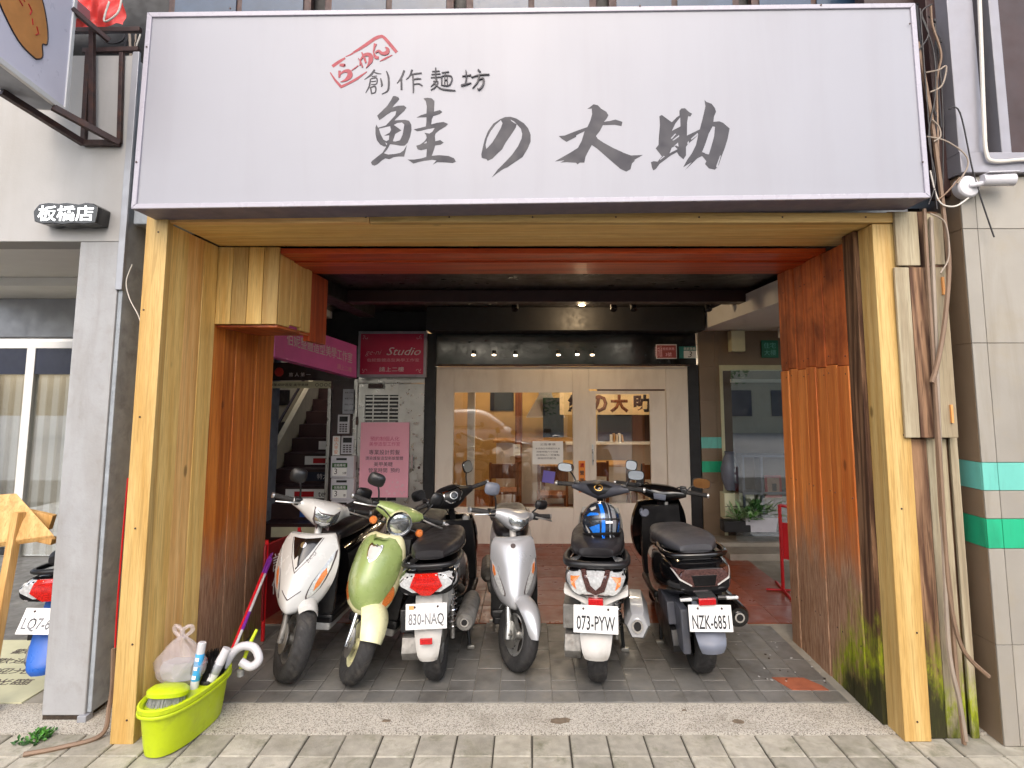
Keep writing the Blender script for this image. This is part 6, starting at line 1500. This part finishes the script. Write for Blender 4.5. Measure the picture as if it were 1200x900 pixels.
def f_extra(root, ho, F, P, bo, apo):
    for s in (-1, 1):
        P(MB().tube([(s*.06, -.97, .55), (s*.16, -.99, .555)], .014, 8), 'signal_stalk', 'plastic_black')
        P(MB().box((s*.135, -.995, .555), (.07, .025, .016)), 'turn_signal', 'lens_clear', bevel=.004)
    P(MB().box((0, -.93, .53), (.11, .1, .05)), 'plate_bracket', 'plastic_black', bevel=.008)
    P(xf(MB().tube([(-.17, .31, .99), (-.17, .31, 1.16)], .006, 6), F), 'phone_mount_rod', 'plastic_black', ho)
    P(xf(MB().box((-.17, .31, 1.02), (.05, .04, .06)), F), 'master_cylinder', 'plastic_black', ho, bevel=.008)
    P(xf(MB().box((.17, .31, 1.0), (.05, .04, .05)), F), 'master_cylinder', 'plastic_black', ho, bevel=.008)
    P(apron_mb([(.38, .10, .60, .70), (.5, .14, .60, .72), (.6, .10, .58, .68)], thick=.03), 'side_fairing', 'paint_black')
    P(MB().box((-.13, -.80, .34), (.05, .22, .26)), 'mud_guard', 'panel_dark', bevel=.012)
F_['extra'] = [f_extra]
FRONT = R(180)
def place(px, py, z=0):
    v = (CY - py)/FPX; dz = .013 - CAMZ; Y = dz*(_c - v*_s)/(v*_c + _s); d = Y*_c + dz*_s
    return (px - CX)*d/FPX, Y
def front_at(px, py, rz, K=1.0):
    x, y = place(px, py); f = Vector((-math.sin(rz), math.cos(rz)))*.63*K; return (x - f.x, y - f.y + .03, .013)
def rear_at(px, py, rz, K=1.0):
    x, y = place(px, py); f = Vector((-math.sin(rz), math.cos(rz)))*-.63*K; return (x - f.x, y - f.y + .05, .013)
a = R(180 - 4); scooter('white_scooter', 'white scooter with black V-shaped front panel, first from the left, facing the street', front_at(337, 799, a, 1.05), a, A_, lean=R(-1), steer=R(38))
a = R(180 - 9); scooter('green_scooter', 'pale green and cream retro scooter with a round headlight', front_at(410, 801, a, 1.03), a, B_, lean=R(-8), steer=R(34))
a = R(-1); scooter('black_scooter', 'black scooter seen from behind with bright red tail lamp and plate 830-NAQ', rear_at(511, 798, a), a, C_, lean=R(-3), steer=R(32))
a = R(180 + 3); scooter('silver_scooter', 'silver scooter facing the street between the two rear-facing ones', front_at(606, 787, a), a, D_, lean=R(2), steer=R(28))
a = R(-8); sE = scooter('grey_scooter', 'white and grey scooter seen from behind with plate 073-PYW and a helmet', rear_at(702, 800, a, 1.06), a, E_, lean=R(0), steer=R(-6))
a = R(-1); scooter('bulky_black_scooter', 'bulky glossy black scooter on the right with plate NZK-6851', rear_at(823, 789, a, 1.04), a, F_, lean=R(-3), steer=R(-20))
# helmet hung between seat and handlebar of the grey scooter
hl = tag(empty('helmet'), 'dark helmet with bright blue and silver stripes resting on the grey scooter', 'helmet')
hl.location = at(704, 611, 4.22); hl.rotation_euler = (R(-14), 0, R(6))
hmb = MB(); hmb.loft([[(.13*math.sin(t)*math.cos(2*math.pi*k/28), .15*math.sin(t)*math.sin(2*math.pi*k/28), .135*math.cos(t) - (.0 if t < 1.7 else (t-1.7)*.06)) for k in range(28)] for t in [.02 + i*.128 for i in range(18)]])
hmb.build('shell', 'helmet_shell', hl, smooth=True, angle=70); hbv = bvh_of(hmb)
for nm, mt, poly, off in (('blue_stripe', 'helmet_blue', [(-.03, .128), (-.008, .13), (-.002, .06), (-.004, -.06), (-.012, -.115), (-.03, -.11), (-.026, 0)], .003), ('silver_stripe', 'helmet_silver', [(.045, .12), (.075, .10), (.08, 0), (.07, -.10), (.045, -.11), (.05, 0)], .003),
    ('silver_line', 'helmet_silver', [(.022, .125), (.032, .125), (.034, 0), (.03, -.11), (.022, -.11), (.026, 0)], .003),
    ('blue_flash', 'helmet_blue', [(-.12, .03), (-.09, .055), (-.045, .05), (-.04, .035), (-.09, .035)], .003), ('blue_flash', 'helmet_blue', [(-.10, -.04), (-.04, -.02), (-.04, -.09), (-.075, -.085)], .003), ('blue_flash', 'helmet_blue', [(.10, -.02), (.118, .0), (.11, -.06), (.085, -.10)], .003), ('blue_flash', 'helmet_blue', [(.095, .045), (.118, .03), (.12, .01), (.10, .02)], .003),
    ('vent_slot', 'black_matte', [(-.09, .015), (.10, .012), (.10, .002), (-.09, .004)], .004), ('pale_flash', 'panel_grey', [(-.085, .085), (-.05, .095), (-.05, .08), (-.08, .065)], .003), ('pale_flash', 'panel_grey', [(-.12, -.02), (-.10, -.06), (-.08, -.11), (-.095, -.10)], .003), ('white_patch', 'print_white', [(.0, -.005), (.05, -.006), (.05, -.02), (.0, -.02)], .0055)):
    drape(poly, hbv, 'b', off).build(nm, mt, hl, smooth=True, angle=30)
MB().lathe([(.10, -.115), (.128, -.09), (.132, -.075), (.12, -.10)], Matrix.Diagonal((1, 1.12, 1, 1)), 28, True).build('rim_trim', 'black_matte', hl, smooth=True)
# ------------------------------------------------------------------ cleaning bucket and what stands in it
bk_ = tag(empty('mop_bucket', (-1.87, 3.465, .004), R(-7)), 'lime green oblong mop bucket against the left yellow post', 'bucket')
def oval(a, b, z, n=40, dx=0): return [(dx + a*sgnpow(math.cos(2*math.pi*k/n), .8), b*sgnpow(math.sin(2*math.pi*k/n), .8), z) for k in range(n)]
mb = MB()
mb.loft([oval(.085, .23, .0), oval(.105, .25, .005), oval(.112, .262, .06), oval(.125, .285, .215), oval(.14, .30, .225), oval(.142, .302, .245), oval(.132, .292, .25), oval(.118, .275, .24), oval(.105, .255, .05), oval(.09, .24, .03)])
mb.build('tub', 'lime_plastic', bk_, smooth=True, angle=45)
MB().loft([oval(.1415, .3015, .205), oval(.1435, .3035, .208), oval(.1435, .3035, .218), oval(.1415, .3015, .221)]).build('rim_bead', 'lime_plastic', bk_, smooth=True)
MB().box((0, .29, .265), (.05, .03, .05)).build('pour_lip', 'lime_plastic', bk_, bevel=.01)
def W(x, y, z): return bk_.location + Matrix.Rotation(R(-7), 3, 'Z') @ Vector((x, y, z))
sb = tag(empty('scrub_brush', W(-.02, -.15, .15)), 'lime topped scrubbing brush with grey bristles in the near end of the bucket', 'brush')
sb.rotation_euler = (R(-8), R(6), R(20))
MB().loft([oval(.07, .065, .10), oval(.098, .085, .105), oval(.10, .088, .125), oval(.08, .07, .14), oval(.02, .02, .146)]).build('cap', 'lime_plastic', sb, smooth=True)
mb = MB(); rg = random.Random(2)
for i in range(520):
    a, r = rg.random()*6.28, math.sqrt(rg.random())
    x, y = .085*r*math.cos(a), .075*r*math.sin(a); q = Vector((x*1.25 + rg.uniform(-.008, .008), y*1.25 + rg.uniform(-.008, .008), rg.uniform(-.01, .0)))
    mb.tube([(x, y, .103), q], .0016, 3, False)
o = mb.build('bristles', 'bristle', sb); o['kind'] = 'stuff'
bg = tag(empty('plastic_bag', W(-.07, .03, .35)), 'translucent knotted plastic bag leaning on the yellow planks above the bucket', 'bag')
mb = MB(); rg = random.Random(8); rings = []
for i in range(15):
    t = i/14; r = .105*math.sin(math.pi*min(1, .12 + t*.95))**.7*(1 - .25*t); ring = []
    for k in range(26):
        a = 2*math.pi*k/26
        f = 1 + .10*math.sin(3*a + 5*t) + .06*math.sin(7*a - 9*t) + rg.uniform(-.035, .035)
        ring.append((r*f*math.cos(a), r*f*.8*math.sin(a), -.11 + .24*t + .008*math.sin(5*a)))
    rings.append(ring)
mb.loft(rings); mb.build('film', 'bag_film', bg, smooth=True, angle=80)
bg.scale = (1.4, 1.3, 1.15)
mb = MB()
for s in (-1, 1): mb.tube(cr([(s*.01, 0, .11), (s*.035, .005, .135), (s*.03, 0, .16), (s*.005, -.005, .145), (0, 0, .12)], 4), [.009]*17, 6)
mb.build('knot', 'bag_film', bg, smooth=True)
MB().loft([[(x + .012*math.sin(z*40), y, z) for x, y in ((-.06, -.02), (.0, -.045), (.06, -.02), (.05, .03), (-.04, .03))] for z in (-.08, -.05, -.02, .0)]).build('paper_inside', 'zinc_grey', bg, smooth=True)
tb_ = tag(empty('spray_tube', W(.03, .0, .18)), 'white and blue cleaner tube standing upright in the bucket', 'bottle')
tb_.rotation_euler = (R(-6), R(5), 0)
MB().lathe([(.001, 0), (.022, 0), (.022, .27), (.018, .275), (.001, .276)], None, 16).build('tube', 'white_plastic', tb_, smooth=True)
MB().lathe([(.0224, .08), (.0228, .081), (.0228, .215), (.0224, .216)], None, 16, True).build('blue_label', 'blue_print', tb_, smooth=True)
for z in (.10, .145, .19): MB().box((0, -.0235, z), (.02, .002, .018)).build('label_mark', 'print_white', tb_)
tc = tag(empty('cleaner_bottle', W(.06, .06, .18)), 'short white bottle tilted between tube and mop handles', 'bottle')
tc.rotation_euler = (R(-10), R(24), 0)
MB().lathe([(.001, 0), (.027, 0), (.027, .16), (.024, .2), (.024, .235), (.001, .236)], None, 16).build('bottle_body', 'white_plastic', tc, smooth=True)
MB().lathe([(.0274, .1), (.0278, .101), (.0278, .15), (.0274, .151)], None, 16, True).build('label_band', 'zinc_grey', tc, smooth=True)
def pole(name, label, a, b, r, mat, extra=None):
    o = tag(empty(name, a), label, 'broom'); d = Vector(b) - Vector(a)
    MB().tube([(0, 0, 0), d], r, 10).build('handle', mat, o, smooth=True)
    for (t0, t1, m, rr) in (extra or ()): MB().tube([d*t0, d*t1], rr, 10).build('band', m, o, smooth=True)
    return o, d
e1, e2 = at(319, 646, 4.72), at(318, 655, 4.62)
pole('red_mop', 'red handled mop leaning from the bucket against the left timber wall', W(.075, .12, .12), e1, .014, 'red_plastic', ((.0, .2, 'white_plastic', .0155), (.8, 1.0, 'purple_plastic', .0145)))
o, d = pole('white_broom', 'thin white broom handle with purple band beside the red mop', W(.09, .10, .12), e2, .009, 'white_plastic', ((.42, .55, 'purple_plastic', .0105), (.86, 1.0, 'purple_plastic', .0105)))
bb_ = tag(empty('black_brush', W(.06, .13, .2)), 'black bristled brush with red base standing in the far half of the bucket', 'brush')
mb = MB(); rg = random.Random(21)
for i in range(500):
    a, r = rg.random()*6.28, math.sqrt(rg.random()); x, y = .045*r*math.cos(a), .09*r*math.sin(a)
    mb.tube([(x, y, .03), (x*1.15 + rg.uniform(-.01, .01), y*1.1, .14 + rg.uniform(-.02, .02))], .0018, 3, False)
o = mb.build('bristles', 'black_matte', bb_); o['kind'] = 'stuff'
MB().loft([oval(.045, .09, .0), oval(.05, .095, .01), oval(.05, .095, .03), oval(.045, .09, .04)]).build('block', 'black_matte', bb_, smooth=True)
MB().box((-.03, -.06, .13), (.04, .05, .03)).build('red_clip', 'red_plastic', bb_, bevel=.008)
hk = tag(MB().tube(cr([tuple(W(*q)) for q in ((.06, .20, .18), (.08, .24, .28), (.13, .27, .335), (.21, .28, .33), (.25, .27, .27), (.21, .255, .235), (.15, .25, .26))], 6), [.024]*37, 12).build('hooked_hose', 'white_plastic', smooth=True), 'fat white hooked hose curling over the far rim of the bucket', 'hose')
gh = tag(empty('hand_brush', W(.12, .30, .2)), 'small lime handled brush poking up behind the bucket', 'brush')
MB().tube([(0, 0, 0), (.03, .03, .12), (.06, .06, .2)], [.011, .012, .009], 10).build('handle', 'lime_plastic', gh, smooth=True)
MB().lathe([(.001, 0), (.02, .01), (.02, .04), (.001, .05)], Matrix.Translation((0, 0, -.05)), 12).build('brush_head', 'bristle', gh, smooth=True)
rb_ = tag(empty('red_folding_sign', (-1.93, 4.85, .013), R(80)), 'dark red folding sign with a white character behind the white scooter', 'sign')
MB().box((0, 0, .42), (.5, .02, .55)).build('panel', plain('maroon', S(120, 18, 24), .5), rb_, bevel=.01)
for x in (-.22, .22): MB().tube([(x, 0, 0), (x, 0, .72)], .014, 8).build('post', 'red_paint', rb_, smooth=True)
text('lettering', '請勿\n停車', (0, -.012, .45), .3, .3, 'print_white', rb_)

# ------------------------------------------------------------------ far left: timber menu stand, the neighbour's scooter, weeds
ez = tag(empty('menu_stand', (-3.32, 3.86, .004), R(0)), 'pale wooden menu stand with sloping top at the left edge', 'menu stand')
def zbar(name, a, b, w, t, mat='easel_wood'):
    a, b = Vector(a), Vector(b); d = b-a
    M = Matrix.Translation((a+b)/2) @ d.to_track_quat('Z', 'Y').to_matrix().to_4x4()
    q = MB().box((0, 0, 0), (w, t, d.length)); r = MB(); r.add(q.v, q.f, M); return r.build(name, mat, ez, bevel=.004)
off = Vector((-3.32, 3.86, .004))
tp4 = [at(-40, 582, 3.72), at(19, 578, 3.78), at(63, 627, 3.72), at(-30, 640, 3.66)]
n_ = Vector((0, .02, -.03)); mb = MB(); mb.add([p - off for p in tp4] + [p + n_ - off for p in tp4], [(0,1,2,3), (7,6,5,4), (0,4,5,1), (1,5,6,2), (2,6,7,3), (3,7,4,0)])
mb.build('sloping_top', 'easel_wood', ez, bevel=.003)
zbar('leg', at(22, 600, 3.72) - off, at(-12, 790, 3.64) - off, .05, .05)
zbar('leg', at(-60, 600, 3.72) - off, at(-90, 790, 3.64) - off, .05, .05)
zbar('cross_bar', at(-60, 606, 3.75) - off, at(64, 634, 3.75) - off, .05, .04)
zbar('cross_bar', at(-40, 590, 3.78) - off, at(62, 612, 3.82) - off, .04, .09)
cf2 = dict(C_); cf2.update(plate=('LQ7-658', (0, -.93, .49), R(-30), 'plate_ink_faded'), rear_fender=dict(y0=-.80, z0=.56, y1=-.98, z1=.2, w0=.085, w1=.07, mat='blue_plastic'), reflector=None, stamp=None, plate_roll=R(6))
a = R(6)
s7 = scooter('neighbour_scooter', 'scooter half hidden behind the grey column with red lamp and blue mudguard', (-2.94, 4.62, .004), a, cf2, lean=R(-3)); s7['group'] = 'scooters parked in the arcade bay'
del s7['group']
mt2 = tag(empty('floor_mat', (-3.6, 4.2, .006)), 'pale printed sheet lying on the floor behind the menu stand', 'sheet')
MB().box((0, 0, .004), (1.2, .9, .008)).build('sheet', 'shelf_cream', mt2)
for i in range(4): text('lettering', '歡迎光臨', (.2, -.2 + i*.15, .0095), .5, .08, 'print_dark', mt2, rot=(R(-90), 0, 0))
cr8 = tag(empty('wooden_crate', (-3.42, 3.72, .004)), 'low slatted wooden crate under the menu stand at the left edge', 'crate')
for i in range(3): MB().box((0, -.12, .04 + i*.055), (.7, .015, .045)).build('slat', 'easel_wood', cr8, bevel=.003)
for x in (-.33, .33): MB().box((x, -.1, .08), (.04, .02, .17)).build('post', 'easel_wood', cr8)
wd = tag(empty('weed', (-2.62, 3.40, 0)), 'small green weed growing at the foot of the grey column', 'plant')
leafs('leaves', wd, 'leaf', 60, .12, .015, 5, .008, .045); leafs('leaves', wd, 'leaf_dark', 40, .18, .01, 6, .008, .04)
hs_ = tag(empty('column_bracket', (-2.50, 3.56, 0)), 'small metal shoe under the corner of the grey column', 'bracket')
MB().box((.0, .02, .018), (.05, .06, .036)).build('shoe', 'zinc_grey', hs_, bevel=.003); MB().box((-.12, .1, .016), (.24, .16, .028)).build('plinth', 'dirt', hs_)

# ------------------------------------------------------------------ the street behind the camera, mirrored in glass and chrome
car = tag(empty('parked_car', (-2.5, -3.6, -.16), R(0)), 'white hatchback parked across the street, mirrored in the shop window', 'car')
def sect(x, zl, zh, hw, e=3.2, n=20): return [(x, hw*sgnpow(math.cos(2*math.pi*k/n), 2/e), (zl+zh)/2 + (zh-zl)/2*sgnpow(math.sin(2*math.pi*k/n), 2/e)) for k in range(n)]
mb = MB(); mb.loft([sect(*k) for k in cr([(-2.1, .4, .72, .72), (-1.95, .28, .86, .82), (-1.2, .22, .95, .86), (0, .2, .98, .88), (1.2, .22, 1.0, .87), (1.85, .28, .98, .82), (2.0, .4, .85, .75)], 4)])
mb.build('body', 'paint_white', car, smooth=True)
mb = MB(); mb.loft([sect(*k) for k in cr([(-1.25, .85, .93, .7), (-.55, .85, 1.38, .68), (.2, .85, 1.5, .68), (1.1, .85, 1.46, .67), (1.75, .85, 1.05, .66)], 4)])
cb = mb.build('cabin', 'paint_white', car, smooth=True); cv = bvh_of(mb)
for s in ('l', 'r'):
    pass
for poly in ([(-.95, .98), (-.5, 1.3), (.05, 1.4), (.05, 1.0)], [(.12, 1.0), (.12, 1.4), (.8, 1.38), (1.15, 1.1), (1.15, 1.0)]):
    for d in (1, -1):
        bm_vs = []
        for x, z in poly:
            h, *_ = cv.ray_cast(Vector((x, 3*d, z)), Vector((0, -d, 0))); bm_vs.append((h if h else Vector((x, .66*d, z))) + Vector((0, .012*d, 0)))
        q = MB(); k = len(bm_vs); q.add(bm_vs + [v - Vector((0, .02*d, 0)) for v in bm_vs], [tuple(range(k)), tuple(reversed(range(k, 2*k)))] + [(i, (i+1) % k, k+(i+1) % k, k+i) for i in range(k)]); q.build('side_window', 'black_gloss', cb)
for x in (-1.3, 1.3):
    for y in (-.78, .78):
        w_ = empty('wheel', (x, y, .32)); w_.parent = car
        MB().lathe([(.2, -.09), (.3, -.1), (.32, -.06), (.32, .06), (.3, .1), (.2, .09)], Matrix.Rotation(R(90), 4, 'X'), 28, True).build('tyre', 'rubber', w_, smooth=True)
        MB().lathe([(.001, -.07), (.19, -.08), (.2, 0), (.19, .08), (.001, .07)], Matrix.Rotation(R(90), 4, 'X'), 20).build('rim', 'alloy', w_, smooth=True)
for y in (-.86, .86): MB().box((-.72, y*1.06, 1.02), (.12, .16, .12)).build('door_mirror', 'paint_white', car, bevel=.03)
opp = tag(empty('opposite_building', (0, -17, -.16)), 'pale row of low shops across the street, only mirrored in the glass', 'building')
MB().box((0, 0, 1.9), (44, 2, 3.8)).build('wall', 'cream_wall', opp)  # out of view; kept this low so the sun reaches into the arcade
wm = MB().box((0, 0, 0), (1.6, .1, 1.3)).mesh('window'); w0_ = None
for i in range(-8, 9):
    for j in range(1):
        if w0_ is None: o = w0_ = link('window', wm, 'window_dark', opp)
        else: o = w0_.copy(); C.objects.link(o)
        o.location = (i*2.6, 1.03, 1.5 + j*2.7)
for i, (x, y, s) in enumerate(((-4.2, -9, 1.0), (1.6, -8.4, 1.1), (6.5, -9.2, .9))):
    t = tag(empty('street_tree', (x, y, -.16)), 'leafy street tree behind the photographer, %s' % ('mirrored at the left of the window', 'mirrored behind the white car', 'mirrored at the right of the window')[i], 'tree', 'street trees across the road')
    MB().tube([(0, 0, 0), (.05, .02, 1.4), (0, .05, 2.8)], [.13*s, .11*s, .07*s], 10).build('trunk', 'brown_wood', t, smooth=True)
    for q in range(4):
        aa = q*1.6; MB().tube([(0, .04, 2.2), (.5*math.cos(aa), .5*math.sin(aa), 3.1), (1.0*math.cos(aa), 1.0*math.sin(aa), 3.7)], [.06, .045, .02], 7).build('branch', 'brown_wood', t, smooth=True)
    rg = random.Random(30 + i); mb = MB()
    cl_ = [Vector((rg.gauss(0, .75)*s, rg.gauss(0, .75)*s, 3.5 + rg.gauss(0, .6)*s)) for _ in range(26)]
    for _ in range(2600):
        c = rg.choice(cl_) + Vector((rg.gauss(0, .28), rg.gauss(0, .28), rg.gauss(0, .22)))
        u = Vector((rg.uniform(-1, 1), rg.uniform(-1, 1), rg.uniform(-.5, .5))).normalized()*.09; v = u.orthogonal().normalized()*.05
        mb.add([c-u, c+v, c+u, c-v], [(0, 1, 2, 3)])
    mb.build('crown', 'leaf', t)
